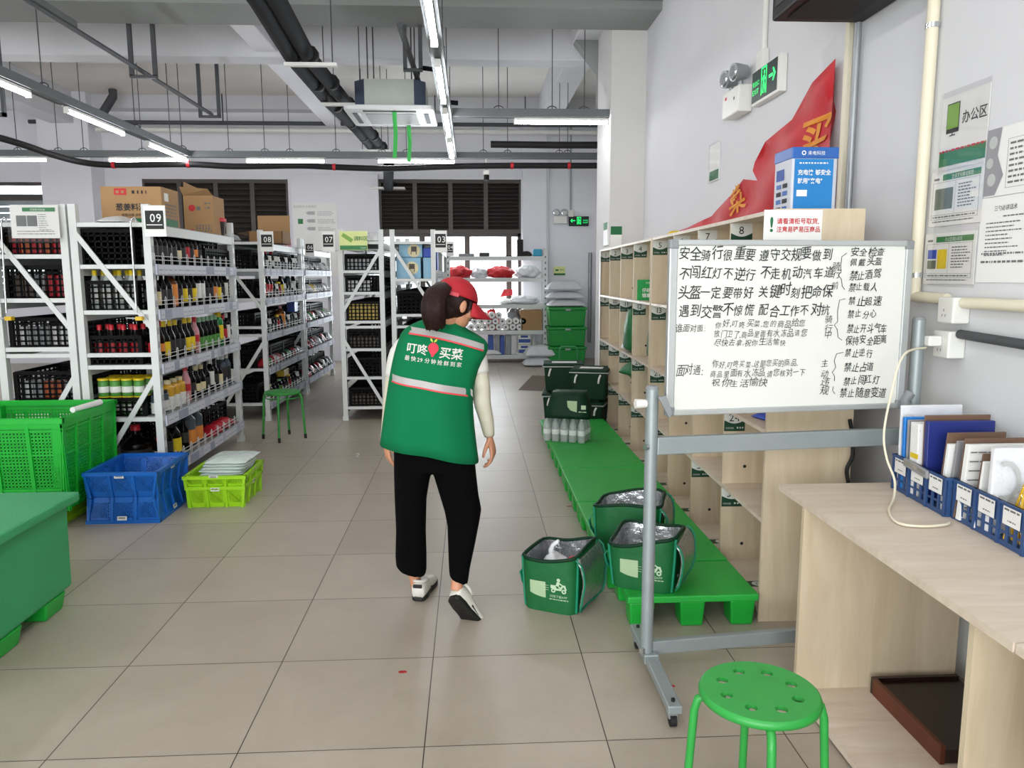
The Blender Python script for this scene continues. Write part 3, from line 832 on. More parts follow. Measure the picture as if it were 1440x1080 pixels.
PROTO = {}
SPEC = {  # radius, height, body, cap, label, label z0..z1 (fractions), neck radius fraction, shoulder fraction, words
    'soy_red': (.036, .27, 'soy_dark', 'cap_red', 'lab_red', .22, .55, .42, .62, 'dark sauce bottle with red cap'),
    'soy_yel': (.036, .29, 'soy_dark', 'cap_yellow', 'lab_dark', .22, .5, .40, .60, 'dark sauce bottle with yellow cap'),
    'soy_yell': (.040, .29, 'soy_dark', 'cap_yellow', 'lab_yellow', .12, .48, .40, .58, 'yellow labelled dark sauce bottle'),
    'soy_blk': (.036, .28, 'soy_dark', 'cap_black', 'lab_dark', .2, .5, .38, .6, 'all black sauce bottle'),
    'soy_org': (.036, .28, 'soy_dark', 'cap_black', 'lab_orange', .18, .52, .38, .62, 'dark bottle with orange label'),
    'soy_cream': (.034, .25, 'soy_dark', 'cap_black', 'lab_cream', .1, .5, .38, .6, 'dark bottle with cream label'),
    'soy_white': (.034, .28, 'soy_dark', 'cap_white', 'lab_white', .2, .66, .4, .7, 'dark bottle with tall white label'),
    'flask_org': (.055, .27, 'amber', 'lab_pink', 'lab_orange', .05, .66, .3, .72, 'broad flask with orange label'),
    'grn_cap': (.036, .28, 'glass_dark', 'cap_green', 'lab_green', .1, .42, .42, .6, 'black bottle with pale green cap'),
    'grn_btl': (.044, .30, 'green_glass', 'cap_yellow', 'lab_yellow', .2, .62, .6, .78, 'bright green bottle with yellow label'),
    'pink_btl': (.036, .29, 'lab_pink', 'cap_red', 'lab_red', .3, .5, .45, .62, 'pink bottle with red cap'),
    'red_neck': (.036, .30, 'vinegar', 'lab_red', 'lab_orange', .25, .45, .45, .6, 'red necked dark bottle'),
    'oil_jar': (.046, .22, 'gold_oil', 'cap_cream', 'lab_white', .0, .45, .5, .78, 'golden jar with white label'),
    'white_jar': (.040, .16, 'gray_pet', 'cap_black', 'lab_white', .05, .55, .8, .8, 'small jar with white label'),
    'wht_cap': (.034, .27, 'soy_dark', 'cap_white', 'lab_dark', .2, .5, .4, .6, 'dark bottle with white cap'),
    'crm_cap': (.036, .26, 'soy_dark', 'cap_cream', 'lab_cream', .2, .45, .45, .6, 'dark bottle with cream cap'),
    'gray_btl': (.040, .28, 'gray_pet', 'cap_white', 'lab_dark', .2, .6, .5, .7, 'gray bottle with dark label'),
    'jug': (.075, .33, 'gray_pet', 'cap_red', 'lab_orange', .05, .4, .35, .66, 'big gray jug with red cap'),
    'dark_jug': (.105, .29, 'soy_dark', 'cap_red', 'lab_dark', .1, .4, .3, .55, 'big dark jug with red cap'),
    'bag_yell': (.062, .25, 'soy_dark', 'cap_black', 'lab_yellow', .1, .52, .5, .66, 'black bottle with wide yellow label'),
    'pet_yel': (.033, .27, 'clear_pet', 'cap_yellow', 'lab_white', .2, .55, .45, .68, 'clear bottle with yellow cap'),
    'jar_yel': (.038, .13, 'lab_green', 'cap_yellow', 'lab_white', .2, .55, .95, .85, 'small jar with yellow lid'),
    'small_red': (.033, .20, 'soy_dark', 'cap_red', 'lab_white', .2, .5, .5, .65, 'short dark bottle with red cap'),
    'small_wht': (.040, .15, 'lab_white', 'cap_white', 'lab_dark', .2, .6, .8, .8, 'white tub with dark label'),
    'small_amb': (.036, .17, 'amber', 'cap_yellow', 'lab_red', .2, .6, .6, .72, 'short amber jar with yellow lid'),
    'small_blk': (.036, .16, 'soy_dark', 'cap_black', 'lab_dark', .2, .6, .6, .72, 'short black jar'),
    'small_grn': (.036, .17, 'glass_dark', 'cap_green', 'lab_green', .2, .6, .6, .72, 'short dark jar with green label'),
}


def proto(k):
    if k in PROTO: return dup(PROTO[k])
    r, h, body, cap, lab, l0, l1, nk, sh, words = SPEC[k]
    rn = r * nk; hc = h * (0.86 if nk < .75 else 0.88)
    b = MB().lathe([(r * .92, 0), (r, h * .02), (r, h * sh * .92), (r * .96, h * sh), (rn * 1.15, h * (sh + .16) if sh < .75 else hc - 0.004), (rn, hc - 0.002), (rn, hc)], 12)
    name = 'sauce_jug' if 'jug' in k else ('sauce_jar' if h < .23 else 'sauce_bottle')
    o = b.build(name, body, local=True)
    MB().lathe([(rn * 1.12, hc), (rn * 1.14, h * .99), (rn * .95, h)], 10).build('cap', cap, o, local=True)
    MB().lathe([(r + .0012, h * l0 + 0.002), (r + .0012, h * min(l1, sh * .9))], 12).build('label', lab, o, local=True)
    PROTO[k] = o
    return o


def stand(k, x, y, z, label, group, rz=0):
    o = proto(k); o.location = (x, y, z + 0.0005); o.rotation_euler = (0, 0, rz)
    return tag(o, label, 'jug' if 'jug' in k else ('jar' if SPEC[k][1] < .23 else 'bottle'), group)


def row(rk, li, z, y0, y1, x, keys, group):
    """one row of goods along the front edge of a shelf, labelled by its place from the near post"""
    n = len(keys)
    for i, k in enumerate(keys):
        if not k: continue
        y = y0 + (y1 - y0) * i / max(1, n - 1)
        stand(k, x - max(0, SPEC[k][0] - 0.036), y, z, '%s, %s from near post, %s shelf of rack %s' % (SPEC[k][9], ORD[i + 1], LEVEL[li], rk), group, RND.uniform(0, 6))


G9 = 'bottles along the front of rack 09'
row('09', 0, LV[0], 5.62, 6.62, -2.275, ['soy_blk', 'soy_blk', 'soy_blk', 'soy_blk', 'wht_cap', 'soy_blk', 'crm_cap', 'soy_blk', 'soy_red', 'soy_blk', 'red_neck', 'soy_blk'], G9)
row('09', 1, LV[1], 5.62, 7.28, -2.275, ['soy_blk', 'soy_cream', 'soy_blk', 'soy_blk', 'flask_org', 'soy_blk', 'soy_yell', 'soy_blk', 'soy_yell', 'soy_white', 'soy_white', 'soy_blk', 'soy_blk', 'soy_org', 'soy_yell', 'soy_blk', 'soy_white'], G9)
row('09', 2, LV[2], 5.62, 7.28, -2.275, ['soy_red', 'red_neck', 'soy_yell', 'soy_yel', 'soy_yel', 'soy_blk', 'soy_yell', 'soy_yell', 'pink_btl', 'grn_cap', 'grn_cap', 'grn_cap', 'grn_cap', 'grn_cap', 'grn_btl', 'soy_red', 'soy_white'], G9)
row('09', 3, LV[3], 5.64, 7.25, -2.285, ['white_jar', 'white_jar', 'oil_jar', 'oil_jar', 'oil_jar', 'pink_btl', 'soy_blk', 'crm_cap', 'crm_cap', 'soy_blk', 'soy_white', 'soy_blk', 'soy_cream', 'gray_btl', 'gray_btl'], G9)
row('09', 4, LV[4], 5.68, 6.5, -2.31, ['small_red', 'soy_blk', 'bag_yell', 'soy_blk', 'jug', 'jug'], G9)

# red packets at the far end of the lowest shelf of rack 09
mat('pack_red', '#b01d2b', 0.35, var=0.1, scale=30)


def pillow(name, mt, w, d, h, label, cat, group=None, loc=(0, 0, 0), rz=0, seed=0, crumple=0.0, FULL=.42):
    """soft sealed packet or sack lying flat"""
    rnd = random.Random(seed); nx, ny = 8, 6
    top = []; bot = []
    for j in range(ny + 1):
        for i in range(nx + 1):
            u, v = i / nx, j / ny
            e = (max(0, 4 * u * (1 - u)) * max(0, 4 * v * (1 - v))) ** FULL
            jx = rnd.uniform(-1, 1) * crumple * w * 0.05
            x = (u - .5) * w + jx; y = (v - .5) * d + rnd.uniform(-1, 1) * crumple * d * 0.05
            top.append((x, y, h * (0.22 + 0.78 * e) + rnd.uniform(-1, 1) * crumple * h * 0.18 * e)); bot.append((x, y, h * (0.18 - 0.18 * min(1, e * 1.6))))
    n = len(top); f = []
    for j in range(ny):
        for i in range(nx):
            a = j * (nx + 1) + i; q = (a, a + 1, a + nx + 2, a + nx + 1); f += [q, tuple(k + n for k in q[::-1])]
    edge = list(range(nx + 1)) + [j * (nx + 1) + nx for j in range(1, ny + 1)] + [ny * (nx + 1) + i for i in range(nx - 1, -1, -1)] + [j * (nx + 1) for j in range(ny - 1, 0, -1)]
    for a, b in zip(edge, edge[1:] + edge[:1]): f.append((a, a + n, b + n, b))
    b = MB(); b.add(top + bot, f, 0, True)
    o = b.build(name, mt, local=True, sub=1)
    o.location = loc; o.rotation_euler = (0, 0, rz)
    return tag(o, label, cat, group)


for i in range(7):
    pillow('seasoning_packet', 'pack_red', .11, .15, .06, 'red seasoning packet, %s from far post on bottom shelf of rack 09' % ORD[7 - i], 'packet', 'red packets on rack 09', (-2.29, 6.66 + i * .09, LV[4] + .001 + (.03 if i % 2 else 0)), RAD(80 + i * 9), i)

# ---------------------------------------------------------------- crates
CR = {}


def crate_mesh(w, d, h):
    b = MB(); t = 0.012
    nx, ny, nd = max(5, round(w / .045)), max(4, round(h / .042)), max(6, round(d / .06))
    b.lattice(frame((-w / 2, -d / 2, 0), (1, 0, 0), (0, 0, 1)), w, h, nx, ny, t, .011)
    b.lattice(frame((-w / 2, d / 2, 0), (1, 0, 0), (0, 0, 1)), w, h, nx, ny, t, .011)
    b.lattice(frame((-w / 2, -d / 2, 0), (0, 1, 0), (0, 0, 1)), d, h, nd, ny, t, .011)
    b.lattice(frame((w / 2, -d / 2, 0), (0, 1, 0), (0, 0, 1)), d, h, nd, ny, t, .011)
    b.bx(-w / 2, w / 2, -d / 2, d / 2, 0, .008)
    for s in (-1, 1):
        b.bx(-w / 2 - .008, w / 2 + .008, s * d / 2 - .01, s * d / 2 + .01, h - .02, h + .004)
        b.bx(s * w / 2 - .01, s * w / 2 + .01, -d / 2, d / 2, h - .02, h + .004)
        for q in (-1, 1): b.bx(s * w / 2 - .014, s * w / 2 + .014, q * d / 2 - .014, q * d / 2 + .014, 0, h)
    return b


def crate(x0, x1, y0, y1, z, h, label, group='black crates on the racks'):
    w, d = round(x1 - x0 - .02, 3), round(y1 - y0 - .02, 3); k = (w, d, h)
    if k not in CR: CR[k] = crate_mesh(w, d, h).build('plastic_crate', 'crate_black', local=True); o = CR[k]
    else: o = CR[k].copy(); COL.objects.link(o)
    o.location = ((x0 + x1) / 2, (y0 + y1) / 2, z + .001)
    return tag(o, label, 'crate', group)


def crates(rk, x0, x1, ys, levels, hs, skip=()):
    for li, z in enumerate(levels):
        lv = (LEVEL if len(levels) == 5 else ['top', 'second', 'third', 'fourth', 'fifth', 'bottom'])[li]
        for k in range(len(ys) - 1):
            if (li, k) in skip: continue
            crate(x0, x1, ys[k], ys[k + 1], z, hs[li], 'black mesh crate, %s from the near end on the %s shelf of %s' % (ORD[k + 1], lv, rk))


Y9 = [5.56, 6.14, 6.74, 7.34]
crates('rack 09', -2.70, -2.335, Y9, LV, [.24, .20, .20, .13, .2], {(4, 0)})
crates('leftmost rack', -3.23, -2.81, [5.56, 6.14, 6.74], [1.72, 1.42, 1.08, 0.70, 0.25], [.17, .22, .20, .20, .2])
Y8 = [8.48, 9.08, 9.68, 10.28]
crates('rack 08', -2.71, -2.345, Y8, LV, [.20, .20, .22, .2, .2])
crates('rack 06', -2.71, -2.345, [10.48, 11.4, 12.34], LV, [.20, .20, .22, .2, .2])
crates('rack 07', -1.35, -0.99, [8.44, 9.06, 9.68, 10.3], LV7, [.17, .17, .2, .2, .2, .2])
crates('rack 03', -0.80, -0.45, [8.44, 9.06, 9.68, 10.3], LV3, [.2, .24, .2, .2, .2], {(0, 0), (0, 1)})
crates('rack 04', -0.80, -0.45, [10.48, 11.4, 12.34], LV3, [.2, .24, .2, .2, .2])
crate(-2.32, -2.225, 6.66, 7.3, LV[0], .15, 'low black mesh crate at the far end of the top shelf front of rack 09')
crate(-2.33, -2.23, 6.98, 7.3, LV[4] + .075, .2, 'small black mesh crate over the red packets on the bottom shelf of rack 09') if False else None


def in_crate(k, xs, y0, z, label, group, rows=1, dy=.08):
    for j in range(rows):
        for i, x in enumerate(xs): stand(k, x + (0.02 if j % 2 else 0), y0 + j * dy, z + .009, label, group, RND.uniform(0, 6))


def lin_(a, b, n): return [a + (b - a) * i / (n - 1) for i in range(n)]


in_crate('pet_yel', lin_(-2.655, -2.40, 4), 5.63, LV[1], 'yellow capped clear bottle in the near crate on the second shelf of rack 09', 'yellow capped bottles in a crate', 2, .085)
in_crate('soy_red', lin_(-2.65, -2.40, 4), 5.63, LV[2], 'red capped dark bottle in the near crate on the third shelf of rack 09', 'red capped bottles in a crate', 2, .085)
in_crate('jar_yel', lin_(-2.65, -2.40, 4), 5.63, LV[3], 'yellow lidded jar, lower layer of near crate on fourth shelf of rack 09', 'yellow lidded jars in a crate', 3, .09)
in_crate('jar_yel', lin_(-2.65, -2.40, 4), 5.63, LV[3] + .131, 'yellow lidded jar, upper layer of near crate on fourth shelf of rack 09', 'yellow lidded jars in a crate', 3, .09)
stand('dark_jug', -2.49, 5.72, LV[4], 'big dark jug with red cap at near end of rack 09 bottom shelf', 'jugs on rack 09')

# packs in the crates of the leftmost rack
mat('pack_orange', '#b4572c', 0.4, var=0.12, scale=30); mat('pack_brown', '#4a3b30', 0.5, var=0.1, scale=30); mat('pack_gray', '#8d8f92', 0.35, var=0.15, scale=20); mat('pack_white', '#cfd0cf', 0.4, var=0.08, scale=25)
mat('pack_yellow', '#d2b02c', 0.4, var=0.12, scale=30); mat('pack_green', '#3e8a4a', 0.4, var=0.12, scale=30); mat('pack_blue', '#264a9a', 0.4, var=0.12, scale=30); mat('pack_dark', '#241f1e', 0.4, var=0.15, scale=30); mat('pack_pink', '#c0707a', 0.4, var=0.1, scale=30)


def box_pack(name, mt, x, y, z, w, d, h, label, group, cat='pack', rz=0, bev=.006):
    o = MB().bx(-w / 2, w / 2, -d / 2, d / 2, 0, h).build(name, mt, local=True, bevel=bev)
    o.location = (x, y, z + .001); o.rotation_euler = (0, 0, rz)
    return tag(o, label, cat, group)


LL = [1.72, 1.42, 1.08, 0.70, 0.25]
GP = 'packs in the crates of the leftmost rack'
WIDE = ['left end', 'left middle', 'middle', 'right middle', 'right end']
for li, cols, hh in ((0, ['pack_red', 'pack_orange', 'pack_red', 'pack_orange', 'pack_red'], .12), (1, ['pack_brown', 'pack_brown', 'pack_gray', 'pack_red', 'pack_red'], .15),
                     (2, ['pack_white', 'pack_gray', 'pack_gray', 'pack_white', 'pack_white'], .13), (3, ['pack_white', 'pack_gray', 'pack_orange', 'pack_orange', 'pack_gray'], .12)):
    for i, c in enumerate(cols):
        box_pack('food_pack', c, -3.165 + i * .072, 5.65, LL[li] + .01, .066, .1, hh, '%s pack at the %s of the near crate, %s shelf of the leftmost rack' % (c[5:], WIDE[i], LEVEL[li]), GP)
box_pack('cardboard_box', 'carton_dark', -3.245, 5.50 + .14, 1.42, .03, .1, .16, 'narrow brown box beside the crate on the second shelf of the leftmost rack', None, 'box')
box_pack('food_pack', 'pack_yellow', -3.245, 5.63, 1.725, .04, .06, .13, 'yellow pack at the left end of the top shelf of the leftmost rack', None)

# ---------------------------------------------------------------- rack 08, 06, 03, 07 goods
G8 = 'jars and packs along the front of rack 08'
row('08', 0, LV[0], 8.55, 10.22, -2.285, ['small_blk', 'small_blk', 'small_red', 'small_wht', 'small_red', 'small_wht', 'small_wht', 'small_blk', 'small_blk', 'small_wht', 'small_blk', 'small_blk', 'small_wht', 'small_wht'], G8)
row('08', 1, LV[1], 8.55, 10.22, -2.285, ['small_blk', 'small_amb', 'soy_red', 'soy_red', 'small_blk', 'small_wht', 'small_amb', 'soy_yell', 'small_wht', 'small_blk', 'gray_btl', 'small_wht', 'soy_white', 'small_blk'], G8)
row('08', 2, LV[2], 8.55, 10.22, -2.285, ['small_blk', 'small_blk', 'small_wht', 'small_blk', 'small_blk', 'small_amb', 'small_blk', 'flask_org', 'small_blk', 'small_wht', 'small_blk', 'small_blk', 'small_wht', 'small_blk'], G8)
row('08', 4, LV[4], 8.55, 10.22, -2.285, ['small_blk', 'small_amb', 'small_blk', 'small_blk', 'small_grn', 'small_blk', 'small_blk', 'small_amb', 'small_blk', 'small_blk', 'small_wht', 'small_blk'], G8)
for i, c in enumerate(['red', 'green', 'red', 'white', 'pink', 'dark', 'dark', 'green', 'dark', 'red', 'dark', 'white']):
    pillow('seasoning_packet', 'pack_' + c, .13, .13, .1, '%s loose packet, %s from near post on fourth shelf of rack 08' % (c, ORD[i + 1]), 'packet', 'packets on rack 08', (-2.30, 8.58 + i * .148, LV[3] + .001), RAD(i * 37), i, .5)
box_pack('snack_box', 'pack_blue', -2.30, 10.08, LV[2] + .17, .1, .2, .13, 'blue box on the far end of the third shelf of rack 08', None, 'box')
o = box_pack('snack_box', 'pack_yellow', -2.31, 9.45, LV[4] + .175, .1, .24, .08, 'yellow box lying on the jars of the bottom shelf of rack 08', None, 'box')
for li in range(5):
    for i in range(9):
        c = [['white', 'white', 'gray', 'dark', 'white', 'gray', 'white', 'white', 'gray'], ['white', 'gray', 'white', 'yellow', 'white', 'gray', 'gray', 'white', 'white'], ['red', 'white', 'green', 'red', 'dark', 'white', 'gray', 'green', 'white'],
             ['dark', 'red', 'dark', 'red', 'white', 'dark', 'red', 'dark', 'white'], ['red', 'dark', 'red', 'dark', 'red', 'dark', 'white', 'dark', 'gray']][li][i]
        pillow('seasoning_packet', 'pack_' + c, .13, .19, .13, '%s packet, %s from near post on %s shelf of rack 06' % (c, ORD[i + 1], LEVEL[li]), 'packet', 'packets on rack 06', (-2.30, 10.55 + i * .21, LV[li] + .001), RAD(i * 47 + li * 20), i + 10 * li, .8)
G7 = 'packs in the crates of rack 07'
for li, c, k in ((2, 'yellow', 4), (3, 'brown', 4), (5, 'brown', 4), (0, 'gray', 4), (1, 'white', 3)):
    for i in range(k):
        box_pack('food_pack', 'pack_' + c, -1.30 + i * .085, 8.53, LV7[li] + .01, .075, .1, .12 + .05 * (li == 2), '%s pack, %s from left in near crate on %s shelf of rack 07' % (c, ORD[i + 1], ['top', 'second', 'third', 'fourth', 'fifth', 'bottom'][li]), G7)
# light blue cartons on rack 03
mat('sky_carton', '#8dbcd6', 0.5, var=0.05); mat('deep_blue', '#1c46b4', 0.5, var=0.05)
for (px0, px1, py0, py1, m, lab) in ((561, 594, 344, 362, 'sky_carton', 'upper light blue carton with a furniture picture on rack 03'), (557, 592, 364, 390, 'sky_carton', 'lower light blue carton with a furniture picture on rack 03'),
                                    (595, 609, 364, 390, 'sky_carton', 'plain light blue carton beside the picture cartons on rack 03'), (595, 608, 349, 362, 'deep_blue', 'deep blue box on the plain light blue carton of rack 03')):
    a, b = at(px0, py0, 8.50), at(px1, py1, 8.50)
    z0 = LV3[0] + .002 if py1 > 380 else LV3[0] + .232
    z1 = z0 + (.225 if py1 > 380 else a.z - b.z)
    o = thing('product_carton', ((a.x + b.x) / 2, 8.6, z0), lab, 'carton', 'blue cartons on rack 03')
    MB().bx(a.x, b.x, 8.50, 8.86, z0, z1).build('carton_body', m, o, bevel=.004)
    if m == 'sky_carton' and px1 - px0 > 20:
        cx, cz = a.x + (b.x - a.x) * .64, z0 + (z1 - z0) * .5
        MB().disc(FACE((cx, 8.4985, cz)), 0, 0, .07, 0).build('picture', 'lab_cream', o)
        MB().rect(FACE((cx, 8.497, cz)), -.03, .03, -.01, .045, 0).rect(FACE((cx, 8.497, cz)), -.035, -.027, -.04, -.01).rect(FACE((cx, 8.497, cz)), .02, .028, -.04, -.01).build('picture', 'pack_brown', o)
box_pack('product_carton', 'deep_blue', -0.44, 9.35, LV3[0], .1, .5, .36, 'deep blue carton at the aisle side of rack 03', None, 'carton')
box_pack('product_carton', 'pack_dark', -0.62, 8.75 + .4, LV3[0], .2, .5, .2, 'dark carton behind the blue cartons of rack 03', None, 'carton')

# ---------------------------------------------------------------- cartons on top of the racks
def carton(px0, px1, py0, py1, Y, d, zbase, name, label, mt='carton'):
    a, b = at(px0, py0, Y), at(px1, py1, Y)
    o = thing(name, ((a.x + b.x) / 2, Y + d / 2, zbase), label, 'carton')
    return o, a.x, b.x, zbase + .002, a.z


o, x0, x1, z0, z1 = carton(140, 229, 262, 310, 6.0, .34, 1.935, 'cardboard_carton', 'large printed brown carton with black brush writing on top of rack 09')
MB().bx(x0, x1, 6.0, 6.34, z0, z1).build('carton_body', 'carton', o, bevel=.004)
w, h = x1 - x0, z1 - z0
MB().bx(x0 - .0005, x1 + .0005, 5.998, 6.3, z0, z0 + h * .22).build('green_band', 'brand_green', o)
t = MB(); t.text('葱姜料酒', FACE((x0 + w * .24, 5.9975, z0 + h * .42)), w * .128, 0, off=.022, sx=.98)
t.text('解腥去膻 提鲜', FACE((x0 + w * .33, 5.9975, z0 + h * .27)), w * .052, 0)
t.text('老恒和', FACE((x0 + w * .6, 5.9975, z0 + h * .80)), w * .05, 0) if False else t.strokes(FACE((x0, 5.9975, z0)), w * .52, w * .76, h * .82, h * .08, 0, RND, .01, .02)
t.build('printing', 'ink_black', o)
MB().rect(FACE((x0, 5.9975, z0)), w * .23, w * .43, h * .79, h * .95).build('logo_patch', 'red_ink', o)
MB().strokes(FACE((x0, 5.9965, z0)), w * .26, w * .40, h * .83, h * .07, 0, RND, .015, .025).build('logo_writing', 'carton', o)
s = MB(); MS = AISLE((x1 + .0015, 6.0, z0))
s.rect(MS, .05, .13, h * .66, h * .86, 1); [s.strokes(MS, .06, .28, h * (.2 + .09 * i), h * .04, 0, RND) for i in range(5)]
s.build('side_printing', ['ink_gray', 'lab_white'], o)

o, x0, x1, z0, z1 = carton(257, 302, 275, 326, 7.0, .3, 1.935, 'cardboard_carton', 'open topped brown carton on the far end of rack 09 with small red print')
MB().bx(x0, x1, 7.0, 7.30, z0, z1).build('carton_body', 'carton', o, bevel=.004)
w, h = x1 - x0, z1 - z0
MB().add([(x0, 7.0, z1), (x1, 7.0, z1), (x1 - .02, 6.93, z1 + .05), (x0 - .01, 6.95, z1 + .07)], [(0, 1, 2, 3)]).add([(x0, 7.0, z1), (x0, 7.3, z1), (x0 + .02, 7.3, z1 + .1), (x0 + .005, 7.02, z1 + .12)], [(0, 1, 2, 3)]).build('flap', 'carton', o)
MB().disc(FACE((x0 + w * .28, 6.998, z0 + h * .68)), 0, 0, w * .11, 0).build('logo_patch', 'red_ink', o)
t = MB(); M = FACE((x0, 6.998, z0)); t.rect(M, w * .44, w * .56, h * .62, h * .72); t.strokes(M, w * .7, w * .92, h * .78, h * .04, 0, RND); t.strokes(M, w * .72, w * .92, h * .66, h * .05, 0, RND)
for i in range(3): t.strokes(M, w * .4, w * .9, h * (.06 + .07 * i), h * .05, 0, RND, .01, .014)
t.build('printing', 'ink_gray', o)

o, x0, x1, z0, z1 = carton(350, 398, 338, 358, 8.95, .4, 1.935, 'cardboard_carton', 'open brown carton with a raised flap on top of rack 08')
z1 = z0 + .14
for (a, b, c, d) in ((x0, x1, 8.95, 8.956), (x0, x1, 9.344, 9.35), (x0, x0 + .006, 8.95, 9.35), (x1 - .006, x1, 8.95, 9.35)): MB().bx(a, b, c, d, z0, z1).build('side_panel', 'carton_dark', o)
MB().bx(x0, x1, 8.95, 9.35, z0, z0 + .005).build('bottom_panel', 'carton_dark', o)
MB().bx(x0, x1, 9.35, 9.356, z1, z1 + .2).build('flap', 'carton', o)
MB().add([(x0, 8.95, z1), (x0, 9.35, z1), (x0 - .13, 9.35, z1 - .03), (x0 - .13, 8.95, z1 - .03)], [(0, 1, 2, 3)]).build('flap', 'carton', o)
for i in range(4):
    box_pack('drink_pack', 'pack_pink', -2.30 + .0, 9.45 + i * .16, 1.935, .09, .13, .11, 'pink striped pack, %s from the open carton on top of rack 08' % ORD[i + 1], 'packs on top of rack 08', 'pack')
p = at(318, 328, 7.2)
o = thing('red_tub', (-2.30, 7.22, 1.935), 'red lidded tub beside the open topped carton on rack 09', 'tub')
MB().lathe([(.07, 0), (.085, .1), (.085, .12)], 14).build('tub_body', 'pack_dark', o, local=True, loc=(0, 0, .001))
MB().lathe([(.092, .12), (.092, .15), (.08, .155)], 14).build('lid', 'cap_red', o, local=True, loc=(0, 0, .002))
pillow('seasoning_packet', 'pack_gray', .2, .25, .1, 'crumpled gray bag on top of rack 08 beside the open carton', 'packet', None, (-2.6, 8.62, 1.936), .4, 4, 1)
pillow('plastic_bag', 'pack_white', .22, .3, .12, 'white plastic bag lying on top of rack 07', 'bag', None, (-1.1, 8.9, 1.936), .4, 7, 1)
pillow('seasoning_packet', 'pack_white', .18, .4, .06, 'flat white bag on top of rack 09 behind its notice', 'packet', None, (-2.5, 5.74, 1.936), 0, 8, .6)

# green metal stool in front of rack 08
def stool(name, c, rz, label, mseat, hole=True, H=.46, R=.165, feet=True, wear=None):
    o = thing(name, c, label, 'stool', rz=rz)
    n = 40; zz = H
    rings_t = [(0.0, 0), (R * .9, 0), (R * .97, -.004), (R, -.014), (R * .985, -.026), (R * .95, -.026)]
    b = MB()
    if hole:   # disc with eight oval holes: build the top as a fan around the holes with bmesh boolean-free tessellation
        import bmesh
        from mathutils.geometry import delaunay_2d_cdt
        loops = [[(R * .95 * cos(2 * pi * k / n), R * .95 * sin(2 * pi * k / n)) for k in range(n)]]
        for h in range(8):
            a = 2 * pi * (h + .5) / 8; cx, cy = R * .62 * cos(a), R * .62 * sin(a)
            loops.append([(cx + .0165 * cos(2 * pi * k / 12), cy + .0165 * sin(2 * pi * k / 12)) for k in range(12)])
        V = []; E = []
        for L in loops:
            s0 = len(V); V += [Vector(q) for q in L]; E += [(s0 + i, s0 + (i + 1) % len(L)) for i in range(len(L))]
        v2, e2, f2, *_ = delaunay_2d_cdt(V, E, [], 0, 1e-6)
        keep = []
        for f in f2:
            g = sum((v2[i] for i in f), Vector((0, 0))) / len(f)
            if g.length < R * .96 and all((g - Vector((R * .62 * cos(2 * pi * (h + .5) / 8), R * .62 * sin(2 * pi * (h + .5) / 8)))).length > .0158 for h in range(8)): keep.append(tuple(f))
        b.add([(v.x, v.y, zz) for v in v2], keep); b.add([(v.x, v.y, zz - .012) for v in v2], [f[::-1] for f in keep])
        for L in loops[1:]:
            m = len(L); b.add([(q[0], q[1], zz) for q in L] + [(q[0], q[1], zz - .012) for q in L], [(i, i + m, (i + 1) % m + m, (i + 1) % m) for i in range(m)])
        b.lathe([(R * .95, zz), (R * .98, zz - .003), (R, zz - .012), (R * .985, zz - .022), (R * .95, zz - .024), (R * .95, zz - .012)], n, caps=False)
    else:
        b.lathe([(0.001, zz), (R * .95, zz), (R * .98, zz - .003), (R, zz - .012), (R * .985, zz - .026), (R * .95, zz - .026), (R * .95, zz - .012), (.001, zz - .012)], n)
    b.build('seat', mseat, o, local=True)
    for k in range(4):
        a = pi / 4 + k * pi / 2; u = Vector((cos(a), sin(a), 0))
        pts = [u * (R * .55) + Vector((0, 0, zz - .024)), u * (R * .86) + Vector((0, 0, zz - .026)), u * (R * 1.0) + Vector((0, 0, zz - .036)), u * (R * 1.06) + Vector((0, 0, zz - .07)), u * (R * 1.2) + Vector((0, 0, .02))]
        MB().tube(pts, .0115, 10).build('leg', mseat if wear is None else wear, o, local=True)
        q = u * (R * 1.2)
        MB().tube([q + Vector((0, 0, .045)) - u * .002, q + Vector((0, 0, .0))], .0135, 10).build('foot_cap', mseat if wear is None else 'black_rubber', o, local=True)
    tie = MB(); tie.tube([(R * .97 * cos(2 * pi * k / 24), R * .97 * sin(2 * pi * k / 24), zz - .06) for k in range(24)], .006, 6, closed=True)
    if not hole: tie.build('leg_ring', mseat, o, local=True)
    return o


mat('stool_green_old', '#2f8a36', 0.5, var=0.12, scale=20); mat('stool_green', '#2c9a40', 0.38, var=0.07, scale=9)
stool('metal_stool', (-1.835, 7.47, 0), RAD(45), 'worn green round stool standing in front of rack 08', 'stool_green_old', False, .47, .17, True, 'stool_green_old')

# ====================================================================== RIGHT SIDE: LOCKERS
wood_mat('ply', '#bfac8d', '#dccdb3', (5, 5, 0.6), 0.5)
wood_mat('ply_edge', '#c2b296', '#dccfb6', (9, 9, 1), 0.5)
wood_mat('ply_top', '#cbb9a4', '#e0d3c3', (1.2, 9, 9), 0.42)
mat('label_green', '#12402a', 0.45, var=0.04); mat('label_white', '#d9dbd4', 0.5, var=0.02)
mat('bag_green', '#0c6230', 0.5, var=0.1, scale=7, bump=0.25, bscale=14); mat('bag_dark', '#07301c', 0.6, spec=.25, var=0.1, scale=8, bump=0.2, bscale=20)
mat('bag_teal', '#108461', 0.5, var=0.05); mat('foil', '#c3c6c8', 0.24, metal=0.85, var=0.08, scale=10, bump=0.5, bscale=26)
mat('white_bag', '#dfe1e4', 0.4, var=0.05, scale=10, bump=0.3, bscale=30); mat('print_pale', '#b9d1b0', 0.6, var=0.05)
LR = -0.0217
LOC = Vector((1.29, 3.25, 0))
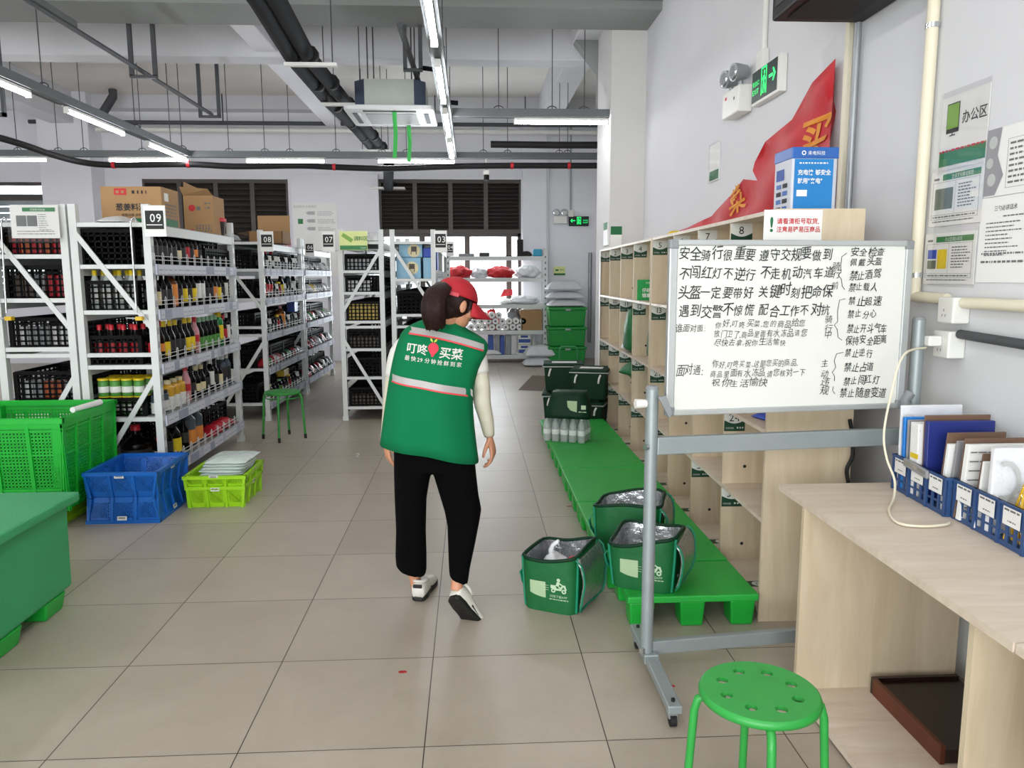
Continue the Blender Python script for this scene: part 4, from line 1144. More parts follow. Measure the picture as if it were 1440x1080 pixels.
ML = Matrix.Translation(LOC) @ Matrix.Rotation(LR, 4, 'Z')
LD = 0.385
ROWS = [(1.36, 1.822), (0.885, 1.342), (0.48, 0.867), (0.06, 0.462)]


mat('slot_brown', '#5d5044', 0.9, var=0.04)


def lface(y, x=0.0, z=0.0):              # writing on a divider, facing the camera
    return ML @ frame((x, y, z), (1, 0, 0), (0, 0, 1))


def locker(ys, cols, label):
    y0, y1 = ys[0], ys[-1]
    o = thing('pigeonhole_locker', tuple(ML @ Vector((LD / 2, (y0 + y1) / 2, 0))), label, 'locker', 'plywood pigeonhole lockers', LR)
    t = .018
    for y in (y0, y1 - t): MB().bx(0, LD, y, y + t, 0, 1.84, 0, ML).build('side_panel', 'ply', o)
    for z in (1.822, 1.342, .867, .462, .042):
        b = MB().bx(0, LD - .01, y0 + t, y1 - t, z, z + t, 0, ML)
        for k in range(len(ys) - 1):
            if .1 < z < 1.5: b.rect(ML @ frame((0, 0, z + t + .0006), (1, 0, 0), (0, 1, 0)), .20, .25, ys[k] + .03, ys[k] + .16, 1)
        b.build('shelf', ['ply_top', 'slot_brown'], o)
    MB().bx(LD - .01, LD, y0 + t, y1 - t, 0.0, 1.84, 0, ML).build('back_panel', 'ply', o)
    MB().bx(.02, .035, y0 + t, y1 - t, 0, .042, 0, ML).build('plinth', 'ply', o)
    for k, y in enumerate(ys[1:]):
        end = k == len(ys) - 2
        for r, (a, b) in enumerate(ROWS):
            yy = y - t if end else y - t / 2
            if not end:
                d = MB().bx(0.004, LD - .01, yy, yy + t, a, b, 0, ML)
                d.disc(ML @ frame((.12, yy - .0008, a + .09), (1, 0, 0), (0, 0, 1)), 0, 0, .009, 1, 12)
                d.disc(ML @ frame((.30, yy - .0008, a + .03), (1, 0, 0), (0, 0, 1)), 0, 0, .009, 1, 12)
                d.build('divider', ['ply', 'ink_black'], o)
            n = str(r * 8 + cols[k])
            M = lface(yy - .0015, .004, b - .108)
            lb = MB().rect(M, 0, .108, 0, .106)
            arc = [(.108 * i / 8, .058 - .018 * sin(pi * i / 8)) for i in range(9)]
            lb.add([(0, 0, .0006), (.108, 0, .0006)] + [(p[0], p[1], .0006) for p in arc[::-1]], [tuple(range(11))], 1, False, M)
            L = lb
            L.text('叮咚买菜', M @ Matrix.Translation((.008, .012, .0012)), .0105, 0)
            L.strokes(M @ Matrix.Translation((0, 0, .0012)), .066, .1, .014, .008, 0, RND, .006, .01)
            L = L.build('number_label', ['label_white', 'label_green'], o)
            MB().text(n, M @ Matrix.Translation((.054, .052, .001)), .056, 0, center=True).build('number', 'ink_black', L)
            if r == 3:                   # tag lying on the floor of the lowest cell
                yc = (ys[k] + y) / 2 - .06
                M2 = ML @ frame((.015, yc, .0608), (1, 0, 0), (0, 1, 0))
                g = MB().rect(M2, 0, .105, 0, .07, 1).disc(M2 @ Matrix.Translation((0, 0, .0004)), .08, .035, .028, 0, 16)
                g.text(n, M2 @ Matrix.Rotation(pi / 2, 4, 'Z') @ Matrix.Translation((.035, -.093, .0008)), .034, 2, center=True)
                g.build('floor_label', ['label_white', 'label_green', 'ink_black'], o)
    return o


locker([0, .62, 1.22, 1.82, 2.47], [8, 7, 6, 5], 'near plywood locker with labels 5 to 8 in its top row, behind the whiteboard')
locker([2.50, 3.20, 3.83, 4.47, 5.13], [4, 3, 2, 1], 'far plywood locker with labels 1 to 4 in its top row, beside the cream column')
MB().bx(-.004, .0, 5.06, 5.13, 0, 1.84, 0, ML).build('edge_strip', 'sign_white', bpy.data.objects['pigeonhole_locker.001'])

# notice stuck across the end panel of the near locker
M = ML @ frame((0, -.0012, 1.70), (1, 0, 0), (0, 0, 1))
o = thing('locker_notice', tuple(ML @ Vector((.12, 0, 1.7))), 'white notice with red writing on the end of the near locker above the whiteboard', 'notice')
MB().rect(M, -.05, .20, 0, .135).build('sheet', 'sign_white', o)
MB().text('请看清柜号取货,', M @ Matrix.Translation((.005, .078, .001)), .0262, 0, off=.02, sx=.96).text('注意易碎易压商品', M @ Matrix.Translation((.005, .044, .001)), .0262, 0, off=.02, sx=.9).build('red_writing', 'red_ink', o)
MB().text('!', M @ Matrix.Translation((-.028, .045, .001)), .085, 0, off=.02).build('exclamation_mark', 'brand_green', o)

# bags and boxes kept in the pigeonholes
def lp(x, y, z): return ML @ Vector((x, y, z))


def soft_bag(name, base, w, d, h, label, mt='bag_green', rz=0, seed=1, group=None, handle=True, printed=True, lean=0.0, taper=.8):
    """soft shopping bag standing upright: creased tapering body with a strap"""
    rnd = random.Random(seed); n = 16; rings = []
    for i in range(7):
        f = i / 6; s = (1 - (1 - taper) * f) * (1.0 + .10 * sin(f * pi)); ring = []
        for k in range(n):
            a = 2 * pi * k / n; ca, sa = cos(a), sin(a)
            q = 1 / max(abs(ca), abs(sa)) ** .75
            e = 1 + rnd.uniform(-.06, .06)
            ring.append((w / 2 * s * ca * q * e + lean * f, d / 2 * s * sa * q * e * (1 - .55 * f ** 3), h * f))
        rings.append(ring)
    o = MB().loft(rings).build(name, mt, local=True, sub=1)
    o.location = base; o.rotation_euler = (0, 0, rz); tag(o, label, 'bag', group)
    if handle: MB().tube([(-w * .2 + lean, 0, h * .97), (-w * .15 + lean, 0, h * 1.10), (w * .1 + lean, .01, h * 1.12), (w * .2 + lean, 0, h * .97)], .008, 6).build('strap', 'bag_teal', o, local=True)
    if printed:
        b = MB(); M = frame((-w * .2 + lean * .4, -d / 2 * 1.20, h * .45), (1, 0, 0), (0, 0, 1))
        b.disc(M, w * .15, .03, .028, 0, 10); b.rect(M, w * .02, w * .36, -.02, -.008); b.build('print', 'print_pale', o, local=True)
    return o


GB = 'green bags in the lockers'
soft_bag('shopping_bag', lp(.24, 4.0, 1.361), .10, .32, .36, 'slim dark green bag on edge in locker cell 3', 'bag_green', LR, 2, GB, False, False)
soft_bag('shopping_bag', lp(.15, 3.55, .886), .30, .36, .40, 'bulging green bag with pale print in locker cell 12', 'bag_green', LR, 3, GB)
soft_bag('shopping_bag', lp(.20, 4.92, .481), .20, .30, .34, 'narrow green bag with pale mark in locker cell 17', 'bag_green', LR, 4, GB)
soft_bag('shopping_bag', lp(.20, 2.85, .886), .26, .3, .34, 'green bag just behind the whiteboard edge in the second locker row', 'bag_green', LR, 9, GB, False, False)
soft_bag('shopping_bag', lp(.24, 3.08, .481), .2, .25, .33, 'green bag in locker cell 20 beside the whiteboard pole', 'bag_dark', LR, 12, GB, False, False)
soft_bag('shopping_bag', lp(.25, 1.5, .481), .2, .25, .3, 'dark green bag low behind the whiteboard in the near locker', 'bag_dark', LR, 13, GB, False, False)
# mushroom shaped bag in cell 19: a drooping hood over a narrow foot
rnd = random.Random(3)
prof = [(.05, 0), (.075, .03), (.07, .12), (.075, .20), (.19, .215), (.20, .235), (.15, .28), (.08, .33), (.02, .35)]
rg = [[(r * cos(2 * pi * k / 14) * (1 + .08 * sin(3 * k)), r * sin(2 * pi * k / 14), z) for k in range(14)] for r, z in prof]
o = MB().loft(rg).build('folded_bag', 'bag_green', local=True, sub=1); o.location = lp(.14, 3.52, .481); o.rotation_euler = (0, 0, LR)
tag(o, 'green bag with a drooping hood in the cell under the bulging bag', 'bag', GB)
o = thing('promotion_card', lp(.13, 3.74, 1.361), 'bright green card with white writing standing in locker cell 4', 'card', None, LR)
mat('card_green', '#1ea04c', 0.45, var=0.04)
MB().bx(.02, .25, 3.10, 3.108, 1.361, 1.53, 0, ML).build('card', 'card_green', o)
M = lface(3.098, .03, 1.375)
MB().text('仔细对照', M @ Matrix.Translation((.03, .055, 0)), .036, 0, off=.02).text('错拿罚款', M @ Matrix.Translation((.03, .012, 0)), .036, 0, off=.02).text('叮咚', M @ Matrix.Translation((.06, .12, 0)), .02, 0).build('lettering', 'sign_white', o)
box_pack('small_box', 'red_ink', *lp(.24, 3.97, 1.361 - .0005), .03, .04, .10, 'small red box at the foot of locker cell 3', None, 'box') if False else None
pillow('plastic_bag', 'white_bag', .16, .16, .12, 'white plastic bag beside the bulging green bag in locker cell 12', 'bag', None, lp(.10, 3.78, .886), 1.2, 5, 1)
pillow('plastic_bag', 'lab_yellow', .18, .10, .03, 'yellow and white scrap lying on top of the near locker', 'bag', None, lp(.08, 2.1, 1.841), 1.3, 6, .6)
pillow('plastic_bag', 'deep_blue', .13, .14, .03, 'flat dark blue packet in the near locker above the whiteboard rail', 'packet', None, lp(.12, .28, .886), .2, 6, .4)
tag(MB().tube([lp(.30, .3, 1.34), lp(.24, .3, 1.15), lp(.17, .3, 1.0), lp(.13, .28, .95), lp(.10, .30, .905)], .004, 6).tube([lp(.30, .33, 1.34), lp(.26, .33, 1.15), lp(.19, .33, 1.0), lp(.15, .32, .92)], .004, 6).build('hanging_cord', 'white_plastic', loc=lp(.2, .3, .9)),
    'pair of white cords hanging inside the near locker below the whiteboard', 'cord')

# ====================================================================== PALLETS
def pallet(x0, x1, y0, y1, label, skew=0.0):
    o = thing('plastic_pallet', ((x0 + x1) / 2, (y0 + y1) / 2, 0), label, 'pallet', 'green plastic pallets')
    MB().bx(x0, x1, y0, y1, .118, .15).build('deck', 'pallet_green', o, bevel=.006)
    nx, ny = 3, max(2, round((y1 - y0) / .33) + 1)
    for j in range(ny):
        for i in range(nx):
            lw = .115; x = x0 + .01 + (x1 - x0 - .02 - lw) * i / (nx - 1); y = y0 + .01 + (y1 - y0 - .02 - lw) * j / (ny - 1)
            if i == 1 and 0 < j < ny - 1: continue
            MB().loft([[(x + .008, y + .008, 0), (x + lw - .008, y + .008, 0), (x + lw - .008, y + lw - .008, 0), (x + .008, y + lw - .008, 0)], [(x, y, .119), (x + lw, y, .119), (x + lw, y + lw, .119), (x, y + lw, .119)]], 0, False).build('foot', 'green_plastic', o, bevel=.008)
    return o


pallet(.68, 1.272, 3.205, 3.62, 'nearest green pallet, carrying the open bag behind the whiteboard pole')
pallet(.655, 1.275, 3.64, 4.67, 'second green pallet from the near end, under the open bag at the back')
pallet(.655, 1.285, 4.685, 5.53, 'empty green pallet in the middle of the row before the lockers')
pallet(.66, 1.30, 5.55, 6.52, 'green pallet carrying the pack of water bottles')
pallet(.67, 1.31, 6.535, 7.49, 'farthest green pallet, at the white edge of the far locker')

# open insulated delivery bags
def delivery_bag(c, rz, w, d, h, label, bulge=.12, flap=True, seed=1, writing=True, flap_c='foil', flen=.95):
    rnd = random.Random(seed)
    o = thing('delivery_bag', c, label, 'bag', 'open insulated delivery bags', rz)
    n = 32

    def ring(f, off=0.0, z=None):
        s = 1 + bulge * f ** .8
        P = []
        for k in range(n):
            a = 2 * pi * (k + .5) / n; ca, sa = cos(a), sin(a)
            q = 1 / (abs(ca) ** 7 + abs(sa) ** 7) ** (1 / 7)
            wob = 1 + .02 * sin(3 * a + seed) * f
            P.append(((w / 2 - off) * s * ca * q * wob, (d / 2 - off) * s * sa * q * wob, (h * f + .014 * sin(2 * a + seed * 1.3) * f ** 3 + (.022 * cos(a) * f ** 3)) if z is None else z))
        return P
    MB().loft([ring(f) for f in (0.0, .03, .25, .5, .75, 1.0)], caps=False).add(ring(0.0), [tuple(range(n))[::-1]]).build('bag_body', 'bag_green', o, local=True)
    inn = [ring(f, .010) for f in (1.0, .8, .5, .25, .05)]
    b = MB().loft(inn, caps=False); b.add(inn[-1], [tuple(range(n))])
    b.add(ring(1.0) + inn[0], [(k, (k + 1) % n, n + (k + 1) % n, n + k) for k in range(n)])
    b.build('foil_lining', 'foil', o, local=True)
    r1 = ring(1.0, .004)
    MB().tube([(p[0], p[1], p[2] + .003) for p in r1], .009, 8, closed=True).build('rim_piping', 'bag_dark', o, local=True)
    for k in (3, 12, 19, 28):
        pts = [tuple(ring(f)[k]) for f in (0.02, .25, .5, .75, 1.0)]
        MB().tube(pts, .007, 6).build('corner_piping', 'bag_teal', o, local=True)
    s = 1 + bulge
    X = w / 2 * s; zz = h + .012
    for sx, yy in ((-1, -.07), ):
        pts = [(-X * .985 - .004, d * .5 * s * -.35, h * .72), (-X - .028, d * .5 * s * -.35 - .01, h * .56), (-X - .022, d * .5 * s * -.35, h * .38), (-w / 2 * 1.04 - .004, d * .5 * -.35, h * .2)]
        g = MB()
        v = []
        for p in pts: v += [(p[0], p[1] - .018, p[2]), (p[0], p[1] + .018, p[2])]
        g.add(v, [(2 * i, 2 * i + 2, 2 * i + 3, 2 * i + 1) for i in range(3)], 0, True)
        hd = g.build('strap', 'bag_teal', o, local=True)
        m = hd.modifiers.new('solid', 'SOLIDIFY'); m.thickness = .004
    if flap:
        v = []; nx, ny = 9, 6; D = d * s * .98
        for i in range(nx):
            f = i / (nx - 1); L = h * flen * f
            z = zz + .014 * sin(min(1, f * 3) * pi) - L
            x = w / 2 * (1 + bulge * max(0, min(1, z / h)) ** .8) - .004 + .022 * min(1, f * 5) + .018 * sin(f * pi)
            for j in range(ny):
                u = j / (ny - 1) - .5
                v.append((x + rnd.uniform(-.003, .003) + .022 * f * (u + .5), u * D * (1 - .12 * f), z + rnd.uniform(-.003, .003)))
        fl = MB().add(v, [(i * ny + j, (i + 1) * ny + j, (i + 1) * ny + j + 1, i * ny + j + 1) for i in range(nx - 1) for j in range(ny - 1)], 0, True).build('lid_flap', [flap_c, 'bag_green'], o, local=True, sub=1)
        m = fl.modifiers.new('solid', 'SOLIDIFY'); m.thickness = .008; m.offset = -1; m.material_offset = 1
        edge = [v[i * ny] for i in range(nx)] + [v[(nx - 1) * ny + j] for j in range(1, ny)] + [v[i * ny + ny - 1] for i in range(nx - 2, -1, -1)]
        MB().tube([(p[0] + .001, p[1], p[2]) for p in edge], .0045, 6).build('flap_piping', 'bag_teal', o, local=True)
    if writing:
        # pale print on the front, lying on the bulging cloth: patch, scooter rider and the download line
        from mathutils.bvhtree import BVHTree
        fr = (0.0, .03, .25, .5, .75, 1.0); rs = [ring(f) for f in fr]
        tree = BVHTree.FromPolygons([tuple(p) for r in rs for p in r], [(a * n + k, a * n + (k + 1) % n, (a + 1) * n + (k + 1) % n, (a + 1) * n + k) for a in range(len(fr) - 1) for k in range(n)])

        def lay(mb, name, mt, lift):
            vs = []
            for x, z, _ in mb.v:
                hit = tree.ray_cast(Vector((x, -2, z)), Vector((0, 1, 0)))
                vs.append(Vector((x, (hit[0].y if hit[0] else -d / 2) - lift, z)))
            MB().add(vs, mb.f).build(name, mt, o, local=True)
        u = w / .27; q = w * .30; I = Matrix.Identity(4)
        p0 = MB(); X0, Z0 = w * -.34, h * .28
        for a in range(8):
            for b_ in range(8):
                c = [(X0 + q * (a + e) / 8, Z0 + q * (b_ + g) / 8 * 1.0 + (.22 * q * (1 - (a + e) / 8) ** 2) * (1 - (b_ + g) / 8), 0) for e, g in ((0, 0), (1, 0), (1, 1), (0, 1))]
                p0.add(c, [(0, 1, 2, 3)])
        lay(p0, 'print_patch', 'qr_patch', .0022)
        t = MB(); MS = Matrix.Translation((w * .20, h * .50, 0)) @ Matrix.Scale(1.15 * u, 4)
        for cx in (-.022, .024): t.add([(cx + .010 * cos(a) * rr, -.014 + .010 * sin(a) * rr, 0) for rr in (1, .4) for a in [2 * pi * k / 12 for k in range(12)]], [(k, (k + 1) % 12, 12 + (k + 1) % 12, 12 + k) for k in range(12)], 0, False, MS)
        for poly in ([(-.034, -.004), (-.012, -.012), (-.008, -.003), (-.012, .010), (-.034, .010)], [(-.012, -.012), (.012, -.012), (.008, -.003), (-.008, -.003)], [(.012, -.012), (.022, .008), (.016, .014), (.008, -.003)], [(.018, .008), (.030, .008), (.030, .014), (.016, .014)], [(.022, .008), (.030, -.008), (.036, -.006), (.030, .012)],
                     [(-.012, .008), (.002, .006), (.006, .026), (-.006, .026)], [(.0, .018), (.018, .010), (.02, .014), (.004, .024)], [(-.004, .010), (.010, .004), (.012, -.002), (.004, -.002)]):
            t.add([(p[0], p[1], 0) for p in poly], [tuple(range(len(poly)))], 0, False, MS)
        t.disc(MS, 0.001, .034, .008, 0, 10)
        for k in range(3): t.rect(MS, -.080 + .008 * k, -.042, .004 - .01 * k, .0056 - .01 * k)
        t.text('扫描下载APP', Matrix.Translation((w * .04, h * .31, 0)), .0155 * u, 0, sx=.95)
        t.strokes(I, w * .03, w * .38, h * .265, .004, 0, random.Random(2), .006, .014)
        lay(t, 'print', 'print_pale', .0026)
    return o


delivery_bag((.415, 3.54, 0), RAD(-27), .262, .30, .262, 'open green delivery bag standing on the floor tiles left of the pallets', .10, True, 1)
delivery_bag((.81, 3.40, .151), RAD(-25), .275, .28, .225, 'open green delivery bag on the nearest pallet behind the whiteboard pole', .13, True, 2)
delivery_bag((.83, 3.90, .151), RAD(-20), .32, .28, .235, 'open green delivery bag at the back on the second pallet', .10, True, 4, False)
GW = 'white shopping bags inside the delivery bags'
pillow('plastic_bag', 'white_bag', .20, .20, .23, 'knotted white bag inside the delivery bag on the floor', 'bag', GW, (.40, 3.54, .01), .3, 21, 1)
o = tag(MB().tube([(.385, 3.56, .21), (.375, 3.56, .25), (.385, 3.555, .275), (.405, 3.55, .29), (.41, 3.55, .30)], [.02, .014, .011, .011, .006], 8).build('bag_knot', 'white_bag', loc=(.385, 3.56, .21)), 'twisted white bag handle sticking up in the floor delivery bag', 'bag handle')
pillow('snack_packet', 'pack_red', .09, .10, .12, 'red packet beside the white bag in the floor delivery bag', 'packet', None, (.475, 3.50, .12), 1.0, 5, .4)
pillow('plastic_bag', 'white_bag', .21, .19, .19, 'white bag inside the delivery bag on the nearest pallet', 'bag', GW, (.82, 3.39, .16), .2, 23, 1)
pillow('plastic_bag', 'white_bag', .22, .18, .20, 'white bag inside the back delivery bag', 'bag', GW, (.85, 3.9, .16), .1, 24, 1)

# shrink wrapped water bottles with a dark green bag on them
o = thing('water_bottle_pack', (.82, 6.52, .15), 'shrink wrapped pack of clear water bottles on a green pallet', 'water pack', None, RAD(-24))
mat('water_clear', '#c9d2cf', 0.08, var=0.06, scale=20, alpha=0.55); mat('water_label', '#e8ecea', 0.3, var=0.08, scale=40)
for i in range(5):
    for j in range(3):
        x, y = -.155 + i * .0775, -.08 + j * .08
        MB().lathe([(.032, 0), (.035, .01), (.035, .06), (.031, .075), (.035, .09), (.034, .14), (.018, .185), (.013, .19), (.013, .2)], 10).build('bottle', 'water_clear', o, local=True, loc=(x, y, .003))
        MB().lathe([(.0352, .062), (.0356, .105)], 10).build('bottle_label', 'water_label', o, local=True, loc=(x, y, .003))
        MB().lathe([(.015, .195), (.015, .212), (.008, .214)], 8).build('bottle_cap', 'cap_white', o, local=True, loc=(x, y, .003))
MB().loft([[(-.2, -.125, .002), (.2, -.125, .002), (.2, .125, .002), (-.2, .125, .002)], [(-.198, -.123, .12), (.198, -.123, .12), (.198, .123, .12), (-.198, .123, .12)]], 0, False, False).build('film', 'clear_film', o, local=True)
rnd = random.Random(8)
rings = []
for i, (f, sx, sy) in enumerate(((0, 1.05, 1.05), (.15, 1.04, 1.03), (.45, .95, .92), (.8, .84, .8), (1, .78, .7))):
    rings.append([(.19 * sx * cos(a) / max(abs(cos(a)), abs(sin(a))) ** .8 + rnd.uniform(-.006, .006), .15 * sy * sin(a) / max(abs(cos(a)), abs(sin(a))) ** .8 + rnd.uniform(-.006, .006), .215 * f) for a in [2 * pi * (k + .5) / 20 for k in range(20)]])
o = MB().loft(rings).build('delivery_bag', 'bag_dark', local=True); o.location = (.84, 6.50, .366); o.rotation_euler = (0, 0, RAD(-16))
tag(o, 'closed dark green delivery bag resting on the pack of water bottles', 'bag')
M = frame((0, -.165, 0), (1, 0, 0), (0, .12, 1))
MB().prism([(.0, .1), (.085, .1), (.085, .005), (.03, .02), (.005, .05)], .001, 0, M @ Matrix.Translation((.0, .055, 0))).build('print_patch', 'qr_patch', o, local=True)
MB().rect(M, .12, .16, .085, .12).strokes(M, .10, .17, .06, .008, 0, RND).build('print', 'print_pale', o, local=True)

# stacked dark green insulated boxes beyond the pallets, lids and white handles
def cool_box(c, rz, w, d, h, label):
    o = thing('insulated_box', c, label, 'box', 'dark green insulated boxes', rz)
    MB().loft([[(-w / 2 * s, -d / 2 * s, z), (w / 2 * s, -d / 2 * s, z), (w / 2 * s, d / 2 * s, z), (-w / 2 * s, d / 2 * s, z)] for s, z in ((.9, 0), (1, h * .86))], 0, False).build('box_body', 'bag_dark', o, local=True, bevel=.02)
    MB().bx(-w / 2 - .012, w / 2 + .012, -d / 2 - .012, d / 2 + .012, h * .87, h * .97).build('lid', 'bag_dark', o, local=True, bevel=.01)
    MB().rect(frame((0, 0, h * .972), (1, 0, 0), (0, 1, 0)), -w * .3, w * .35, -d * .25, d * .15).build('lid_label', 'paper_white', o, local=True)
    MB().tube([(-w / 2 - .014, -d / 2 - .014, h * .87), (w / 2 + .014, -d / 2 - .014, h * .87), (w / 2 + .014, d / 2 + .014, h * .87), (-w / 2 - .014, d / 2 + .014, h * .87)], .006, 6, closed=True).build('lid_piping', 'paper_gray', o, local=True)
    for x in (-w * .33, w * .33):
        MB().tube([(x, -d / 2 - .005, h * .8), (x - .01, -d / 2 - .03, h * .72), (x - .02, -d / 2 - .012, h * .56)], .011, 6).build('grip', 'white_plastic', o, local=True)


cool_box((1.00, 8.35, .002), RAD(-8), .42, .36, .31, 'lower dark green insulated box of the left stack beyond the pallets')
cool_box((1.01, 8.38, .314), RAD(-6), .42, .36, .32, 'upper dark green insulated box of the left stack beyond the pallets')
cool_box((1.20, 7.75, .002), RAD(-20), .34, .36, .31, 'lower dark green insulated box of the right stack by the locker edge')
cool_box((1.22, 7.76, .314), RAD(-16), .36, .36, .33, 'upper dark green insulated box of the right stack by the locker edge')
# hand trolley with a green tube handle
o = thing('hand_trolley', (1.15, 9.0, 0), 'hand trolley with a green tube handle behind the insulated boxes', 'trolley')
MB().bx(.98, 1.34, 8.85, 9.2, .10, .13).build('platform', 'pack_dark', o)
MB().tube([(1.04, 9.0, .13), (1.04, 9.0, .70), (1.06, 9.0, .735), (1.22, 9.0, .735), (1.25, 9.0, .70), (1.25, 9.0, .13)], .012, 8).build('handle', 'sign_green', o)
for x in (1.02, 1.28):
    for y in (8.9, 9.13): MB().tube([(x, y, .05), (x + .03, y, .05)], .05, 12).build('wheel', 'black_rubber', o)
# brown mat on the floor
mat('cardboard_mat', '#5f4f40', 0.9, var=0.1, scale=8)
tag(MB().add([(.64, 10.5, .004), (1.3, 10.28, .004), (1.42, 11.85, .006), (.95, 11.95, .02), (.62, 10.55, .03)], [(0, 1, 2, 3)]).add([(.64, 10.5, .0005), (1.3, 10.28, .0005), (1.42, 11.85, .0005), (.95, 11.95, .0005)], [(3, 2, 1, 0)]).build('floor_mat', 'cardboard_mat', loc=(1, 11, 0)), 'brown flattened cardboard mat on the floor before the white sacks', 'mat')

# ====================================================================== WHITEBOARD
mat('board_white', '#dfe0d9', 0.16, var=0.015, scale=3); mat('alu', '#bfc4c3', 0.35, metal=0.55, var=0.04); mat('alu_gray', '#969fa0', 0.42, metal=0.35, var=0.05, scale=12); mat('corner_gray', '#85898b', 0.5, var=0.03)
mat('marker', '#15161a', 0.5, var=0.0)
BO = Vector((.728, 2.82, 1.036)); BE = Vector((1.712, 2.93, 1.036))
BX = (BE - BO); BW = BX.length; BX.normalize(); BH = .656
MBD = frame(BO, BX, (0, 0, 1))
wb = thing('whiteboard', tuple(BO + BX * (BW / 2) - Vector((0, 0, 1.036))), 'white dry-erase board covered with handwritten rules on a wheeled gray stand', 'whiteboard')
MB().bx(.02, BW - .02, .02, BH - .02, -.016, -.002, 0, MBD).build('board_panel', 'board_white', wb)
for (a, b, c, d) in ((.0, .032, .03, BH - .03), (BW - .032, BW, .03, BH - .03), (.03, BW - .03, 0, .022), (.03, BW - .03, BH - .022, BH)): MB().bx(a, b, c, d, -.02, .006, 0, MBD).build('frame_rail', 'alu', wb, bevel=.004)
for a in (0, BW - .034):
    for c in (0, BH - .034): MB().bx(a - .001, a + .035, c - .001, c + .035, -.021, .008, 0, MBD).build('corner_cap', 'corner_gray', wb, bevel=.006)
JR = random.Random(11)


def bl(px, py): return Matrix.Translation(((px - 938.5) / 355.0 * BW, (585.5 - py) / 246.5 * BH, .0008))


ink = MB(); PX = BW / 355.0


def hand(t, px, py, size, x1=None, off=.004):
    n = sum(1 if c != ' ' else .35 for c in t)
    sx = ((x1 - px) / (n * size)) if x1 else 1.0
    ink.text(t, MBD @ bl(px, py), size * PX, 0, off, jit=JR, sx=sx)


def fresh():
    global ink
    b = ink; ink = MB(); return b


hand('安全骑行很重要 遵守交规要做到', 951, 366, 18, 1172)
hand('不闯红灯不逆行 不走机动汽车道', 951, 392, 18, 1176)
hand('头盔一定要带好 关键时刻把命保', 951, 418, 18, 1174)
hand('遇到交警不惊慌 配合工作不对抗', 953, 444, 18, 1174)
fresh().build('rule_lettering', 'marker', wb)
hand('谁面对面:', 949, 466, 12, 1000, -.004)
hand('你好,叮咚买菜,您的商品给您', 1005, 461, 11.5, 1153, -.004)
hand('放门卫了,商品里面有水,冻品,请您', 1004, 475, 11.5, 1160, -.004)
hand('尽快去拿,祝你生活愉快', 1004, 487, 11, 1118, -.004)
fresh().build('greeting_lettering', 'marker', wb)
hand('面对通:', 951, 527, 17, 1000, -.004)
fresh().build('greeting_lettering', 'marker', wb)
hand('你好,叮咚买菜,这是您买的商品,', 1003, 518, 11.5, 1149, -.004)
hand('商品里面有水,冻品,请您核对一下', 1000, 532, 11.5, 1155, -.004)
hand('祝你生活愉快', 1003, 545, 12, 1083, -.004)
fresh().build('greeting_lettering', 'marker', wb)
for t, px, py, s, x1 in (('安全检查', 1198, 361, 13, 1250), ('佩戴头盔', 1198, 374, 13, 1248), ('禁止酒驾', 1198, 394, 14, 1246), ('禁止载人', 1198, 410, 13.5, 1242), ('禁止超速', 1199, 431, 14, 1249),
                        ('禁止分心', 1199, 449, 14, 1244), ('禁止开斗气车', 1199, 471, 14, 1260), ('保持安全距离', 1198, 488, 14, 1262), ('禁止逆行', 1198, 507, 14, 1242), ('禁止占道', 1198, 527, 14, 1244), ('禁止闯红灯', 1198, 547, 14, 1254), ('禁止随意变道', 1194, 566, 15, 1265)):
    hand(t, px, py, s, x1)
for t, px, ys in (('骑行前', 1172, (379, 392, 409)), ('骑行中', 1165, (457, 469, 480)), ('主动违规', 1163, (521, 535, 546, 560))):
    for c, y in zip(t, ys): hand(c, px, y, 13, None, -.004)
for pts in (((1193, 357), (1186, 362), (1185, 375), (1186, 384), (1182, 388), (1187, 394), (1189, 404), (1193, 409)), ((1195, 422), (1186, 424), (1184, 440), (1185, 455), (1180, 460), (1185, 466), (1187, 478), (1193, 482)),
            ((1196, 500), (1186, 502), (1183, 512), (1186, 522), (1181, 529), (1185, 535), (1185, 542)), ((1184, 550), (1183, 556), (1187, 561))):
    ink.tube([MBD @ (bl(*q).translation + Vector((0, 0, -.0004))) for q in pts], .0011, 5)
fresh().build('list_lettering', 'marker', wb)
# stand
def pole(x, y, z0, z1):
    MB().tube([(x, y, z0), (x, y, z1)], .0245, 14).build('pole', 'alu_gray', wb)
    MB().tube([(x, y, z1), (x, y, z1 + .012)], [.026, .02], 14).build('pole_cap', 'corner_gray', wb)


XP = .676
pole(XP, 2.82, .085, 1.14); pole(1.758, 2.935, .085, 1.385)
MB().bar((XP + .02, 2.822, .922), (1.74, 2.935, .922), .03, .068).build('cross_rail', 'alu_gray', wb, bevel=.004)
MB().bar((XP + .02, 2.83, .108), (1.74, 2.945, .108), .03, .055).build('cross_rail', 'alu_gray', wb, bevel=.004)
for x, ya, yb in ((XP + .012, 2.43, 3.07), (1.762, 2.70, 3.12)):
    MB().bx(x - .025, x + .025, ya, yb, .062, .092).build('foot_bar', 'alu_gray', wb, bevel=.004)
    MB().bx(x - .029, x + .029, 2.78 if x < 1 else 2.88, 2.88 if x < 1 else 2.98, .058, .098).build('foot_bracket', 'alu_gray', wb, bevel=.004)
    for y in (ya + .035, yb - .035):
        fk = MB().bx(x - .017, x + .017, y - .012, y + .03, .03, .062).build('caster_fork', 'galvanized', wb, bevel=.003)
        MB().tube([(x - .011, y, .024), (x + .011, y, .024)], .024, 14).build('caster_wheel', 'black_rubber', fk)
        MB().tube([(x, y, .092), (x, y, .102)], .007, 8).build('bolt', 'ink_black', wb)
